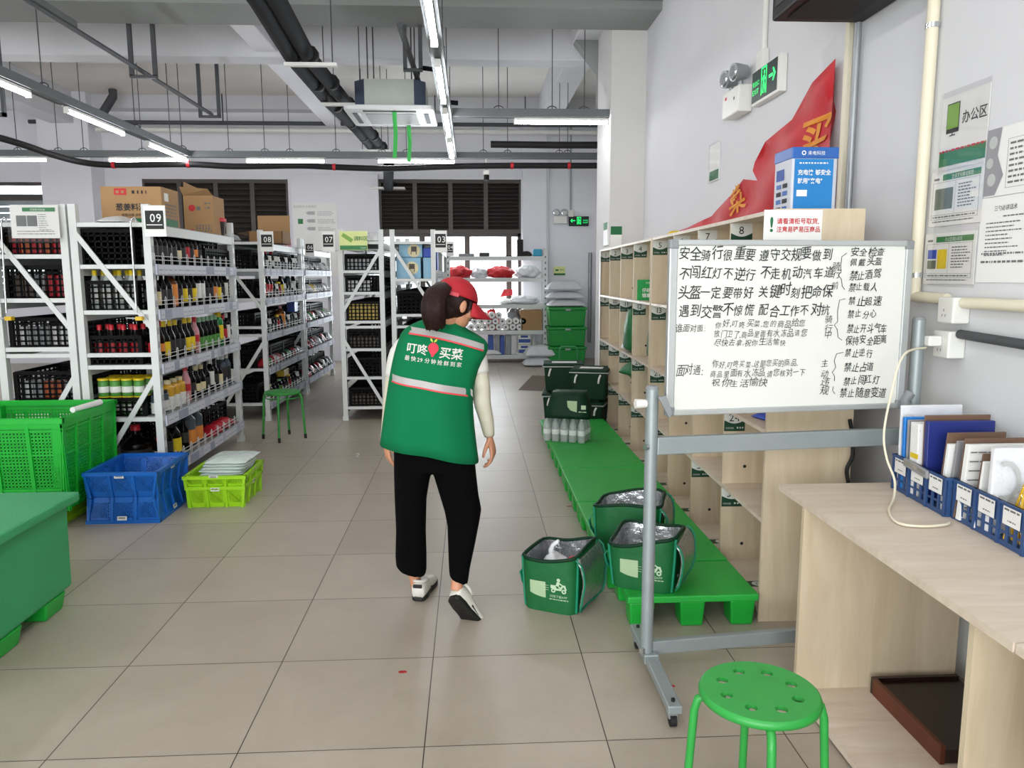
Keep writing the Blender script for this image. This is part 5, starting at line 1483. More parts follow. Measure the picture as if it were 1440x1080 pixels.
MB().tube([(XP - .022, 2.82, 1.085), (XP - .065, 2.815, 1.085)], [.016, .019], 8).build('knob', 'white_plastic', wb)
MB().prism([(0, 0.03), (.03, .035), (.055, -.03), (.045, -.05), (.02, -.004)], .012, 0, frame((XP + .012, 2.79, 1.085), (1, 0.05, 0), (0, 0, 1))).build('clamp_lever', 'corner_gray', wb)
MB().tube([(1.735, 2.92, 1.10), (1.715, 2.925, 1.07), (1.72, 2.92, 1.05)], .022, 8).build('clamp_lever', 'corner_gray', wb)
for z in (.922, .108): MB().tube([(XP - .02, 2.80, z), (XP - .028, 2.795, z)], .012, 10).build('bolt', 'chrome', wb)

# ====================================================================== DESK
desk = thing('plywood_desk', (1.55, 2.2, 0), 'pale plywood desk with a bottom board, carrying the blue file baskets', 'desk')
MB().bx(1.197, 1.885, 1.552, 2.865, .726, .75).build('table_top', 'ply_top', desk)
MB().bx(1.19, 1.80, 2.615, 2.635, .0, .726).build('side_panel', 'ply', desk)
MB().bx(1.225, 1.80, 1.72, 1.74, .0, .726).build('side_panel', 'ply', desk)
MB().bx(1.19, 1.80, 1.74, 2.615, .015, .035).build('bottom_board', 'ply_top', desk)
d2 = thing('plywood_desk', (1.55, 1.0, 0), 'second pale plywood desk at the right photo edge, nearest the camera', 'desk')
MB().bx(1.20, 1.885, .3, 1.546, .726, .75).build('table_top', 'ply_top', d2)
MB().bx(1.23, 1.80, .34, .36, .0, .726).build('side_panel', 'ply', d2)
MB().bx(1.78, 1.80, .36, 1.52, .3, .726).build('back_panel', 'ply', d2)
MB().bx(1.76, 1.80, 1.5, 1.54, 0, .726).build('rear_leg', 'ply', d2)
# dark brown box lid lying on the bottom board
wood_mat('dark_wood', '#1c0f0b', '#2b1710', (6, 1, 6), .35); wood_mat('red_wood', '#4f2212', '#6b3019', (6, 1, 6), .4)
o = thing('wooden_tray', (1.6, 2.35, .036), 'dark brown wooden tray lying under the desk', 'tray')
MB().bx(1.47, 1.78, 2.15, 2.56, .04, .085).build('tray_body', 'dark_wood', o)
MB().bx(1.455, 1.47, 2.15, 2.56, .036, .098).build('rim_board', 'red_wood', o)
MB().bx(1.455, 1.78, 2.56, 2.575, .036, .098).build('rim_board', 'dark_wood', o)
tag(MB().tube([(1.865, 2.60, .0), (1.865, 2.60, .72)], .03, 12).build('waste_pipe', 'white_plastic', loc=(1.865, 2.6, 0)), 'white vertical pipe at the wall under the desk', 'pipe')
o = thing('plastic_chair', (1.42, 1.25, 0), 'white plastic chair at the second desk, only its rounded back edge in view', 'chair')
MB().prism([(1.20 + .17 * (1 - cos(pi * k / 10)), .60 + .17 * sin(pi * k / 10) if k else .45) for k in range(10)] + [(1.52, .45)], .03, 0, frame((0, 1.47, 0), (1, 0, 0), (0, 0, 1))).build('backrest', 'white_plastic', o, bevel=.01)
MB().bx(1.20, 1.56, 1.08, 1.47, .42, .45).build('seat', 'white_plastic', o, bevel=.012)
for x in (1.22, 1.51):
    for y in (1.10, 1.42): MB().bx(x, x + .03, y, y + .03, 0, .42).build('leg', 'white_plastic', o)

# blue file baskets with their contents
mat('basket_blue', '#2c4c7c', 0.45, var=0.05); mat('bright_blue', '#1d7fd6', 0.35, var=0.04); mat('navy', '#23307a', 0.4, var=0.05); mat('clip_brown', '#6e5341', 0.55, var=0.08, scale=10); mat('gray_file', '#8f8f92', 0.5, var=0.05)


def basket(y0, y1, label, rz=RAD(-3.2)):
    x0, x1, z0, h = 0, .235, 0, .135
    o = thing('file_basket', (1.598, (y0 + y1) / 2, .751), label, 'basket', 'blue file baskets', 0)
    o.rotation_euler = (0, 0, rz)
    L = (y1 - y0) / 2; t = .005
    MB().bx(x0, x1, -L, L, 0, t).build('basket_floor', 'basket_blue', o, local=True)
    for (y, nm) in ((-L, 'end_wall'), (L - t, 'end_wall')):
        e = MB().bx(x0, x1, y, y + t, t, .022).bx(x0, x1, y, y + t, h - .04, h)
        for i in range(5): e.bx(x0 + (x1 - .02) * i / 4, x0 + (x1 - .02) * i / 4 + .02, y, y + t, .02, h - .038)
        e.build(nm, 'basket_blue', o, local=True)
    MB().bx(x1 - t, x1, -L, L, t, h).build('back_wall', 'basket_blue', o, local=True)
    f = MB().bx(x0, x0 + t, -L, L, t, .016).bx(x0, x0 + t, -L, L, .066, h)
    n = 9
    for i in range(n + 1):
        yy = -L + (2 * L - .012) * i / n; f.bx(x0, x0 + t, yy, yy + .012, .014, .068)
    for i in range(n): yy = -L + 2 * L * (i + .5) / n; f.bx(x0, x0 + t, yy - .014, yy + .014, .039, .045)
    for yy in (-L, L - .012, -L / 3 - .004, L / 3 - .004): f.bx(x0 - .004, x0, yy, yy + .012, 0, h)
    f.bx(x0 - .004, x1 + .002, -L - .003, -L + .006, h - .008, h).bx(x0 - .006, x0 + t, -L, L, h - .008, h)
    f.build('front_wall', 'basket_blue', o, local=True)
    for i in range(3):
        yy = L - .022 - i * (2 * L / 3); M = frame((x0 - .0045, yy, .07), (0, -1, 0), (0, 0, 1)); w = 2 * L / 3 - .04
        c = MB().rect(M, 0, w, 0, .055, 0); c.strokes(M @ Matrix.Translation((0, 0, .0006)), .006, w - .006, .044, .006, 1, RND, .01, .03); c.strokes(M @ Matrix.Translation((0, 0, .0006)), w * .3, w - .02, .012, .004, 1, RND, .004, .012)
        c.build('label_card', ['paper_white', 'ink_gray'], o, local=True)
    return o


basket(2.425, 2.79, 'blue file basket against the whiteboard end of the desk, with the clip on its front')
basket(2.05, 2.415, 'blue file basket nearest the camera on the desk')
o = thing('badge_holder', (1.592, 2.60, .88), 'clear plastic clip hooked over the front of the far blue basket', 'clip')
MB().bar((1.594, 2.69, .878), (1.588, 2.53, .868), .014, .03).build('clip_body', 'gray_file', o, bevel=.004)
MB().bar((1.586, 2.68, .882), (1.580, 2.54, .874), .004, .012).build('clip_edge', 'chrome', o)


def slab(name, x0, x1, y, th, z0, z1, mt, label, cat, lean=0.0, bev=.003, slant=0.0, group=None):
    """upright file: thin in Y, leaning by lean (top shifted along Y)"""
    o = MB().add([(x0, y, z0), (x1, y, z0), (x1, y + th, z0), (x0, y + th, z0), (x0 + slant, y + lean, z1), (x1 + slant * .5, y + lean, z1), (x1 + slant * .5, y + th + lean, z1), (x0 + slant, y + th + lean, z1)],
                 [(0, 3, 2, 1), (4, 5, 6, 7), (0, 1, 5, 4), (1, 2, 6, 5), (2, 3, 7, 6), (3, 0, 4, 7)]).build(name, mt, loc=((x0 + x1) / 2, y, z0), bevel=bev)
    return tag(o, label, cat, group)


F0 = .758
o = slab('mailing_envelope', 1.612, 1.85, 2.755, .012, F0, 1.075, 'white_bag', 'white mailing envelope with gray arcs at the whiteboard end of the baskets', 'envelope', .01, .004, .0)
def arcs(o, cx, cz, y):
    b = MB()
    for r in (.05,):
        v = []
        for k in range(13):
            a = RAD(-110 + 220 * k / 12)
            for q in (r, r - .012): v.append((cx + q * cos(a) * 1.0, y, cz + q * sin(a) * 1.25))
        b.add(v, [(2 * i, 2 * i + 1, 2 * i + 3, 2 * i + 2) for i in range(12)])
    b.build('arc_print', 'paper_gray', o)
arcs(o, 1.635, .98, 2.750)
slab('folder', 1.61, 1.84, 2.722, .016, F0, 1.035, 'bright_blue', 'bright blue folder beside the white mailing envelope', 'folder', .012)
slab('folder', 1.61, 1.84, 2.700, .010, F0, 1.03, 'gray_file', 'gray folder between the bright blue folder and the white binder', 'folder', .01)
b_ = slab('ring_binder', 1.605, 1.85, 2.625, .05, F0, 1.028, 'paper_white', 'white ring binder with a yellow tape at its foot', 'binder', .012)
MB().bx(1.6035, 1.6055, 2.628, 2.674, .90, .918).build('tape', 'cap_yellow', b_)
MB().strokes(frame((1.6115, 2.672, 1.0), (0, -1, 0), (0.03, 0.04, 1)), .008, .04, 0, .006, 0, RND, .005, .012).build('spine_print', 'ink_gray', b_)
slab('folder', 1.615, 1.862, 2.585, .022, F0, 1.045, 'navy', 'dark blue folder in front of the white binder', 'folder', .01)
slab('clipboard', 1.62, 1.865, 2.615, .006, F0, 1.062, 'clip_brown', 'brown clipboard behind the dark blue folder', 'clipboard', .012)
GC = 'clipboards in the near part of the baskets'
slab('clipboard', 1.60, 1.83, 2.49, .005, F0, 1.02, 'clip_brown', 'brown clipboard holding loose papers just before the dark blue folder', 'clipboard', .03, .002, .04, GC)
slab('paper_stack', 1.598, 1.80, 2.465, .016, F0, .985, 'paper_white', 'bundle of white papers in front of the first brown clipboard', 'paper', .03, .002, .035)
slab('folder', 1.61, 1.82, 2.445, .012, F0, 1.0, 'gray_file', 'thin gray folder before the bundle of white papers', 'folder', .03, .002, .04)
slab('clipboard', 1.60, 1.84, 2.395, .005, F0, 1.02, 'clip_brown', 'brown clipboard topped by printed forms in the middle of the baskets', 'clipboard', .03, .002, .04, GC)
o = slab('printed_forms', 1.598, 1.82, 2.362, .022, F0, 1.005, 'paper_white', 'stack of printed forms clipped to the middle clipboard', 'paper', .03, .002, .035)
fm = MB()
for i in range(7): fm.strokes(frame((1.61 + .004 * i, 2.3605 + .0038 * i, .80 + .03 * i), (1, 0, 0), (0.16, .12, 1)), 0.0, .17, 0, .004, 0, RND, .01, .05)
fm.build('print', 'ink_gray', o)
slab('clipboard', 1.60, 1.82, 2.30, .006, F0, .99, 'clip_brown', 'brown clipboard leaning on the printed forms', 'clipboard', .03, .002, .04, GC)
slab('paper_stack', 1.598, 1.80, 2.285, .010, F0, .97, 'paper_white', 'thin white papers before the leaning brown clipboard', 'paper', .02, .002, .03)
o = slab('mailing_envelope', 1.60, 1.86, 2.225, .02, F0, 1.03, 'white_bag', 'white mailing envelope with barcode near the camera end of the baskets', 'envelope', .012, .005, .01)
arcs(o, 1.64, .93, 2.219)
bc = MB(); M = frame((1.745, 2.2215, .96), (1, 0, 0), (0, .03, 1))
for i in range(9): bc.rect(M, i * .006, i * .006 + (.003 if i % 3 else .0045), 0, .03)
bc.strokes(M, -.02, .04, -.075, .006, 0, RND).build('barcode', 'ink_gray', o)
pillow('plastic_bag', 'clear_film', .14, .11, .2, 'clear bag of yellow strips at the camera end of the baskets', 'bag', None, (1.675, 2.15, .76), 0, 31, .8)
rn = random.Random(4); b = MB()
for i in range(26):
    q = [Vector((1.605 + .016 * (i % 6) + rn.uniform(-.01, .01), 2.10 + .012 * (i // 6), .77)), Vector((1.625 + .016 * (i % 6), 2.13 + .01 * (i // 6), .84 + rn.uniform(-.01, .02))), Vector((1.65 + .018 * (i % 5), 2.15, .91 + rn.uniform(-.02, .03)))]
    b.tube(q, .0045, 5)
mat('strip_yellow', '#e0b40e', 0.35, var=0.06)
tag(b.build('cable_ties', 'strip_yellow', loc=(1.73, 2.13, .77)), 'bundle of yellow plastic strips in the clear bag on the desk', 'plastic strips', None, 'stuff')

# power adapter and its white cable
tag(MB().tube(smooth([onx(1302, 489, 1.78), at(1270, 500, 2.76), at(1252, 560, 2.73), at(1243, 610, 2.72), at(1247, 645, 2.70), at(1258, 675, 2.66), at(1257, 700, 2.60), onz(1250, 718, .758), onz(1262, 735, .757), onz(1295, 740, .757), onz(1328, 738, .757), onz(1335, 735, .758)]), .0045, 8).build('charging_cable', 'ivory_plastic', loc=(1.5, 2.6, .757)),
    'white charging cable hanging from the wall socket onto the desk', 'cable')
tag(MB().tube(smooth([at(1195, 590, 3.2), at(1198, 610, 3.2), at(1199, 640, 3.2), at(1191, 660, 3.2), at(1193, 680, 3.2), at(1200, 720, 3.2)]), .009, 8).build('black_cable', 'black_rubber', loc=at(1195, 640, 3.2)), 'black power cord hanging beside the near locker below the whiteboard', 'cord')

# ====================================================================== THINGS ON THE RIGHT WALL
def wall_tube(name, pts, r, mt, label, cat='conduit', group='conduits on the right wall'):
    return tag(MB().tube(pts, r, 10).build(name, mt, loc=pts[0]), label, cat, group)


XW = 1.9
q1, q2, q3 = onx(1190, 200), onx(1205, 200), onx(1310, 200)
o = MB().bx(1.875, 1.898, q1.y - .02, q1.y + .02, 1.2, 4.7).build('wall_conduit', 'ivory_plastic', loc=(1.9, q1.y, 1.2)); tag(o, 'flat cream conduit on the wall at the right end of the red flag', 'conduit', 'conduits on the right wall')
wall_tube('wall_conduit', [(1.875, q2.y, 1.0), (1.875, q2.y, 4.7)], .0165, 'galvanized', 'round gray metal conduit beside the cream conduit and red flag')
o = wall_tube('wall_conduit', [(1.87, q3.y, 1.47), (1.87, q3.y, 4.7)], .024, 'ivory_plastic', 'tall cream pipe on the wall left of the office area sheets')
MB().tube([(1.87, q3.y, 2.545), (1.87, q3.y, 2.565)], .028, 10).build('pipe_clip', 'chrome', o)
MB().tube([(1.87, q3.y, 1.55), (1.87, q3.y, 1.57)], .028, 10).build('pipe_clip', 'chrome', o)
s1 = onx(1352, 440); s2 = onx(1345, 492)
o = wall_tube('wall_conduit', [(1.87, q3.y, 1.47), (1.87, s1.y + .05, 1.466)], .022, 'ivory_plastic', 'short cream pipe joining the tall pipe to the upper socket')
wall_tube('wall_conduit', [(1.87, s1.y - .06, 1.455), (1.87, 1.2, 1.455)], .022, 'ivory_plastic', 'cream horizontal pipe leading right from the upper socket')
wall_tube('wall_conduit', [(1.87, s2.y - .06, 1.335), (1.87, 1.2, 1.29)], .018, 'rod_gray', 'gray horizontal pipe leading right from the lower socket')
for s, z0, z1, lab in ((s1, 1.375, 1.475, 'upper white wall socket box under the office area sheets'), (s2, 1.24, 1.345, 'lower white wall socket box with a charger plugged in')):
    o = thing('wall_socket', (1.87, s.y, z0), lab, 'socket', 'wall sockets')
    MB().bx(1.83, 1.899, s.y - .055, s.y + .045, z0, z1).build('socket_box', 'white_plastic', o, bevel=.006)
    b = MB()
    for (dy, dz) in ((-.01, .03), (.01, .03), (0, .05)): b.rect(frame((1.829, s.y + dy, z0 + dz), (0, -1, 0), (0, 0, 1)), -.002, .002, -.005, .005)
    b.build('socket_holes', 'ink_gray', o)
o = tag(MB().bx(1.775, 1.829, s2.y - .018, s2.y + .022, 1.285, 1.325).build('charger_plug', 'white_plastic', loc=(1.8, s2.y, 1.28), bevel=.006), 'white charger plugged into the lower wall socket', 'charger')


def sheet(name, a, b, label, draw, mt='paper_white', sleeve=True, x=1.895, cat='notice'):
    """sheet on the right wall between two pixels of the photo (top left, bottom right)"""
    A, B = onx(*a), onx(*b)
    y1, y0, z1, z0 = A.y, B.y, A.z, B.z
    o = thing(name, (x, (y0 + y1) / 2, z0), label, cat, 'sheets on the right wall')
    MB().bx(x - .001, x + .003, y0, y1, z0, z1).build('sheet', mt, o)
    draw(o, WALL((x - .0022, y1, z0)), y1 - y0, z1 - z0)
    if sleeve: MB().bx(x - .0065, x - .0045, y0 - .012, y1 + .012, z0 - .012, z1 + .02).build('sleeve', 'clear_film', o)
    return o


def d_office(o, M, w, h):
    t = MB(); t.rect(M, .0, w, h * .06, h * .27, 0)
    t.rect(M, w * .12, w * .40, h * .5, h * .9, 1); t.rect(M @ Matrix.Translation((0, 0, .0004)), w * .13, w * .385, h * .56, h * .885, 2); t.rect(M, w * .2, w * .33, h * .46, h * .475, 1); t.rect(M, w * .25, w * .27, h * .47, h * .5, 1)
    t.text('办公区', M @ Matrix.Translation((w * .46, h * .60, 0)), w * .175, 1, off=.012)
    t.build('print', ['sign_green', 'ink_black', 'leaf_green'], o)
    MB().strokes(M @ Matrix.Translation((0, 0, .0005)), 0, w, h * .25, h * .03, 0, RND).build('red_stripe', 'red_ink', o)


def d_std(title, cols):
    def d(o, M, w, h):
        t = MB(); M1 = M @ Matrix.Translation((0, 0, .0005))
        t.rect(M, w * .24, w * .96, h * .82, h * .93, 0); t.text(title, M1 @ Matrix.Translation((w * .42, h * .84, 0)), h * .085, 1, sx=.9)
        t.rect(M, w * .06, w * .17, h * .84, h * .88, 2)
        for (a, b, c, d_) in ((.05, .95, .79, .795), (.05, .95, .12, .125), (.05, .055, .12, .8), (.945, .95, .12, .8), (.5, .504, .2, .8), (.05, .95, .2, .205)): t.rect(M, w * a, w * b, h * c, h * d_, 2)
        for (a, b, c, d_, k) in cols: t.rect(M, w * a, w * b, h * c, h * d_, k)
        for i in range(8): t.strokes(M, w * .56, w * (.75 + .18 * RND.random()), h * (.70 - i * .055), h * .022, 2, RND, .008, .02)
        t.strokes(M, w * .08, w * .9, h * .15, h * .025, 2, RND); t.strokes(M, w * .08, w * .88, h * .07, h * .02, 2, RND)
        t.build('print', ['sign_green', 'paper_white', 'ink_gray', 'photo_gray', 'lab_yellow', 'deep_blue'], o)
    return d


mat('photo_gray', '#66705f', 0.5, var=0.2, scale=40)
sheet('area_sign', (1329, 140), (1387, 228), 'office area sign sheet with a green monitor symbol on the right wall', d_office)
sheet('notice_sheet', (1313, 244), (1380, 312), 'middle notice sheet with green heading and one photo under the office sign', d_std('企业文化建设规范', [(.10, .46, .3, .68, 3)]))
sheet('notice_sheet', (1304, 330), (1370, 400), 'lowest notice sheet with green heading and small colour photos', d_std('办公区域5S规范', [(.08, .26, .3, .47, 3), (.08, .26, .5, .68, 5), (.28, .47, .3, .68, 4)]))


def d_photo(o, M, w, h):
    t = MB(); t.prism([(0, .02 * h), (0, h), (w * .2, h), (w * .16, h * .6), (w * .26, h * .3), (w * .16, 0.02 * h)], .0004, 1, M)
    for (u, v, r) in ((.09, .8, .06), (.06, .5, .05), (.1, .25, .06)): t.disc(M @ Matrix.Translation((0, 0, .0008)), w * u, h * v, r * w, 2, 14)
    for (a, b, c, d_) in ((.3, 1, .1, .105), (.3, 1, .8, .805), (.3, .304, .1, .8)): t.rect(M, w * a, w * b, h * c, h * d_, 0)
    for i in range(8): t.strokes(M, w * .33, w * .95, h * (.72 - .08 * i), h * .03, 0, RND, .008, .03)
    t.text('员工守则', M @ Matrix.Translation((w * .5, h * .86, 0)), h * .07, 0)
    t.build('print', ['ink_gray', 'gray_file', 'paper_gray'], o)


def d_three(o, M, w, h):
    t = MB(); t.text('三句必讲话术', M @ Matrix.Translation((w * .2, h * .84, 0)), h * .065, 0, off=.012)
    t.strokes(M, w * .33, w * .6, h * .76, h * .015, 0, RND)
    for i in range(9): t.strokes(M, w * .1, w * (.35 + .3 * RND.random()), h * (.69 - .047 * i), h * .014, 0, RND, .005, .02)
    t.strokes(M, w * .06, w * .95, h * .33, h * .02, 0, RND); t.strokes(M, w * .06, w * .9, h * .23, h * .025, 0, RND)
    t.build('print', ['ink_gray'], o)


sheet('notice_sheet', (1393, 184), (1494, 262), 'gray photo sheet pinned right of the office sign', d_photo, sleeve=False)
sheet('notice_sheet', (1383, 280), (1480, 398), 'white sheet of three set phrases below the gray photo sheet', d_three, sleeve=False)

# small green-footed tag, emergency lamps and exit sign
A, B = onx(1000, 206), onx(1012, 252)
o = thing('wall_tag', (1.89, (A.y + B.y) / 2, B.z), 'small shiny white tag with green foot on the wall left of the flag', 'tag')
MB().bx(1.892, 1.898, B.y, A.y, B.z, A.z).build('tag_plate', 'sign_white', o)
MB().bx(1.890, 1.892, B.y + .01, A.y - .01, B.z + .01, B.z + .08).build('foot_band', 'brand_green', o)
MB().bx(1.886, 1.888, B.y - .01, A.y + .01, B.z - .01, A.z + .01).build('sleeve', 'clear_film', o)

o = thing('emergency_light', (1.86, 5.4, 2.66), 'white emergency lamp box with two round heads beside the wall exit sign', 'emergency light')
A, B = onx(1035, 122), onx(1062, 150)
zt2, zb2 = 2.83, 2.655
MB().bx(1.80, 1.898, 5.27, 5.60, zb2, zt2).build('lamp_box', 'white_plastic', o, bevel=.01)
for y in (5.52, 5.33):
    MB().tube([(1.84, y, zt2), (1.83, y, zt2 + .045)], .018, 8).build('lamp_neck', 'galvanized', o)
    MB().tube([(1.87, y, zt2 + .09), (1.80, y - .01, zt2 + .085), (1.775, y - .015, zt2 + .083)], [.045, .06, .06], 16).build('lamp_head', 'galvanized', o)
    MB().tube([(1.774, y - .015, zt2 + .083), (1.768, y - .016, zt2 + .083)], [.05, .04], 16).build('lamp_lens', 'chrome', o)
b = MB(); b.rect(WALL((1.799, 5.56, zb2)), .02, .06, .12, .14, 0); b.disc(WALL((1.799, 5.35, zb2 + .10)), 0, 0, .012, 1, 10); b.build('test_button', ['red_ink', 'ink_black'], o)
mat('exit_dark', '#0b2b24', 0.3, var=0.02); mat('exit_glow', '#18d65c', 0.4, var=0, emit='#1fe070', estr=1.6)


def exit_pict(M, w, h, arrow):
    """running man in a doorway, an arrow and the EXIT words, arrow +1 points right, -1 left"""
    g = MB()
    cx = w * .5; s = h
    for (a, b, c, d) in ((-.24, .24, .42, .48), (-.24, -.18, -.4, .46), (.18, .24, -.4, .46)): g.rect(M, cx + a * s, cx + b * s, h * .5 + c * s, h * .5 + d * s)
    Mp = M @ Matrix.Translation((cx, h * .5, 0)) @ Matrix.Scale(s, 4)
    g.disc(Mp, .03 * arrow, .30, .065, 0, 10)
    for poly in ([(-.05, .2), (.07, .22), (.05, -.03), (-.07, -.03)], [(-.06, -.004), (.02, -.004), (-.06, -.36), (-.14, -.36)], [(-.02, -.0), (.06, -.004), (.14, -.2), (.08, -.38), (.02, -.36), (.06, -.2)], [(.05, .2), (.16, .06), (.12, .03), (.03, .14)], [(-.04, .2), (-.15, .1), (-.12, .05), (-.04, .13)]):
        g.add([(p[0] * arrow, p[1], 0) for p in poly], [tuple(range(len(poly)))[:: (1 if arrow > 0 else -1)]], 0, False, Mp)
    Ma = M @ Matrix.Translation((w * (.83 if arrow > 0 else .17), h * .55, 0)) @ Matrix.Scale(s * arrow, 4, Vector((1, 0, 0))) @ Matrix.Scale(s, 4, Vector((0, 1, 0)))
    for poly in ([(-.28, -.05), (.05, -.05), (.05, .05), (-.28, .05)], [(.02, -.2), (.12, -.2), (.28, 0), (.12, .2), (.02, .2), (.14, 0)]): g.add([(p[0], p[1], 0) for p in poly], [tuple(range(len(poly)))], 0, False, Ma)
    tx = w * (.03 if arrow > 0 else .72)
    g.text('安全出口', M @ Matrix.Translation((tx, h * .52, 0)), h * .19, 0, sx=.8).text('EXIT', M @ Matrix.Translation((tx, h * .24, 0)), h * .24, 0, sx=1.1)
    return g


o = thing('exit_sign', (1.85, 4.95, 2.66), 'lit green EXIT sign with right arrow high on the right wall', 'exit sign')
MB().bx(1.853, 1.898, 4.70, 5.16, 2.655, 2.872).build('sign_case', 'white_plastic', o, bevel=.004)
MB().bx(1.850, 1.853, 4.74, 5.15, 2.672, 2.862).build('sign_face', 'exit_dark', o)
exit_pict(WALL((1.849, 5.15, 2.672)), .41, .19, 1).build('pictogram', 'exit_glow', o)
MB().tube([(1.885, 5.05, 2.98), (1.885, 5.05, 4.7)], .018, 8).build('supply_conduit', 'white_plastic', o)
MB().bx(1.855, 1.898, 5.0, 5.11, 2.872, 2.985).build('junction_box', 'white_plastic', o, bevel=.004)

# red flag taped to the wall, sagging behind the lockers
mat('flag_red', '#bd0e1d', 0.55, var=0.06, scale=4, bump=0.2, bscale=9); mat('flag_gold', '#d98a1c', 0.55, var=0.06)
import bmesh
from mathutils.geometry import delaunay_2d_cdt
FL = [(1180, 82), (1150, 116), (1112, 168), (1080, 200), (1064, 228), (1062, 240), (1067, 254), (1052, 252), (1035, 270), (1000, 304), (970, 320), (935, 331), (1020, 322), (1090, 306), (1172, 292), (1177, 200)]
PTS = [onx(a, b, 1.885) for a, b in FL]
poly = [Vector((p.y, p.z)) for p in PTS]
inner = []
import itertools
ys = [p.x for p in poly]; zs = [p.y for p in poly]


def inside(q):
    c = False
    for i in range(len(poly)):
        a, b = poly[i], poly[i - 1]
        if (a.y > q.y) != (b.y > q.y) and q.x < (b.x - a.x) * (q.y - a.y) / (b.y - a.y) + a.x: c = not c
    return c


y = min(ys)
while y < max(ys):
    z = min(zs)
    while z < max(zs):
        if inside(Vector((y, z))): inner.append(Vector((y, z)))
        z += .05
    y += .06
dv, de, df, *_ = delaunay_2d_cdt(poly + inner, [(i, (i + 1) % len(poly)) for i in range(len(poly))], [list(range(len(poly)))], 1, 1e-6)


def flag_x(y, z): return 1.872 - .016 * sin(y * 9 + z * 13) - .012 * sin(z * 21 - y * 5)


o = thing('red_flag', (1.88, 4.8, 1.9), 'red flag with gold characters sagging on the right wall behind the locker top', 'flag')
fl = MB().add([(flag_x(v.x, v.y), v.x, v.y) for v in dv], [tuple(f)[::-1] for f in df], 0, True).build('flag_cloth', 'flag_red', o)
g = MB()
for ch, px, py, s, an in (('买', 1131, 226, .25, 2), ('菜', 1031, 303, .19, 14)):
    vs, fs, w = glyph(ch, .02); p = onx(px, py, 1.88)
    ca, sa = cos(RAD(an)), sin(RAD(an)); q = []
    for v in vs:
        a, b = v[0] * s * 1.25, v[1] * s
        yy, zz = p.y - (a * ca - b * sa), p.z + a * sa + b * ca; q.append((flag_x(yy, zz) - .006, yy, zz))
    MB().add(q, fs).build('gold_character', 'flag_gold', o)
p = onx(1172, 70, 1.892)
MB().add([(1.89, p.y - .06, p.z - .12), (1.888, p.y + .1, p.z - .08), (1.888, p.y + .13, p.z + .02), (1.89, p.y - .03, p.z + .07)], [(3, 2, 1, 0)]).build('tape_patch', 'clear_film', o)

# blue power bank cabinet on the near locker
mat('cab_blue', '#1e7fc4', 0.3, var=0.05, scale=3); mat('cab_blue2', '#2a62b0', 0.3, var=0.05); mat('cab_side', '#c7cbd3', 0.4, var=0.03)
o = thing('power_bank_cabinet', tuple(lp(.255, .25, 1.841)), 'blue and white power bank rental cabinet standing on the near locker', 'cabinet')
zb3, zt3 = 1.842, 2.125
a, b = at(1113, 250, 3.46), at(1177, 250, 3.46)
x0, x1, y0, y1 = a.x, b.x, 3.46, 3.66
MB().bx(x0, x1, y0, y1, zb3, zt3).build('cabinet_body', 'cab_side', o, bevel=.008)
MB().bx(x0 + .012, x1 - .02, y0 - .003, y0, zb3 + .002, zt3 - .05).build('front_poster', 'cab_blue', o)
MB().bx(x0 - .003, x1 + .003, y0 - .004, y1, zt3 - .048, zt3 + .002).build('top_band', 'cab_blue2', o, bevel=.004)
t = MB(); M = FACE((x0 + .012, y0 - .0042, zb3))
t.text('充电快 够安全', M @ Matrix.Translation((.014, .165, 0)), .026, 0, off=.02, sx=.92).text('就用"来电"', M @ Matrix.Translation((.014, .128, 0)), .026, 0, off=.02, sx=.92)
t.strokes(M, .02, .15, .212, .006, 0, RND, .006, .012); t.rect(M, .012, .06, .07, .098)
t.strokes(M, .01, .06, .008, .008, 0, RND, .006, .012)
t.text('来电科技', FACE((x0 + .068, y0 - .0052, zt3 - .032)), .02, 0).add([(x0 + .05 + .010 * r_ * cos(2 * pi * k / 14), y0 - .0052, zt3 - .024 + .010 * r_ * sin(2 * pi * k / 14)) for r_ in (1, .6) for k in range(14)], [(k, (k + 1) % 14, 14 + (k + 1) % 14, 14 + k) for k in range(14)])
t.build('lettering', 'sign_white', o)
MS = WALL((x0 - .0015, y1, zb3))
MB().rect(MS, .03, .12, .15, .2).build('side_screen', 'lab_blue', o)
for r in range(4):
    for c in range(2): MB().rect(MS, .035 + c * .07, .09 + c * .07, .012 + r * .034, .032 + r * .034).build('battery_slot', ['ink_black', 'cab_blue2'][(r + c) % 2], o)

# black wall unit at the top edge
a = onx(1213, 33, 1.9)
o = thing('wall_mounted_cabinet', (1.67, a.y - .35, a.z), 'black wall mounted box at the top edge above the cream conduits', 'wall cabinet')
xb = 1.9 - 1.9 * (1213 - 1083) / 551
MB().bx(xb, 1.898, a.y - .75, a.y, a.z, a.z + .45).build('cabinet_body', 'black_plastic', o, bevel=.012)
MB().bx(xb + .05, 1.80, a.y - .68, a.y - .07, a.z - .006, a.z + .002).build('vent_panel', 'black_rubber', o)
MB().bx(xb - .004, xb, a.y - .70, a.y - .05, a.z + .05, a.z + .40).build('cabinet_door', 'lab_dark', o)

# green round stool in the foreground
stool('round_stool', (.762, 1.89, 0), RAD(35), 'bright green round stool with holes in the foreground', 'stool_green', True, .46, .160)

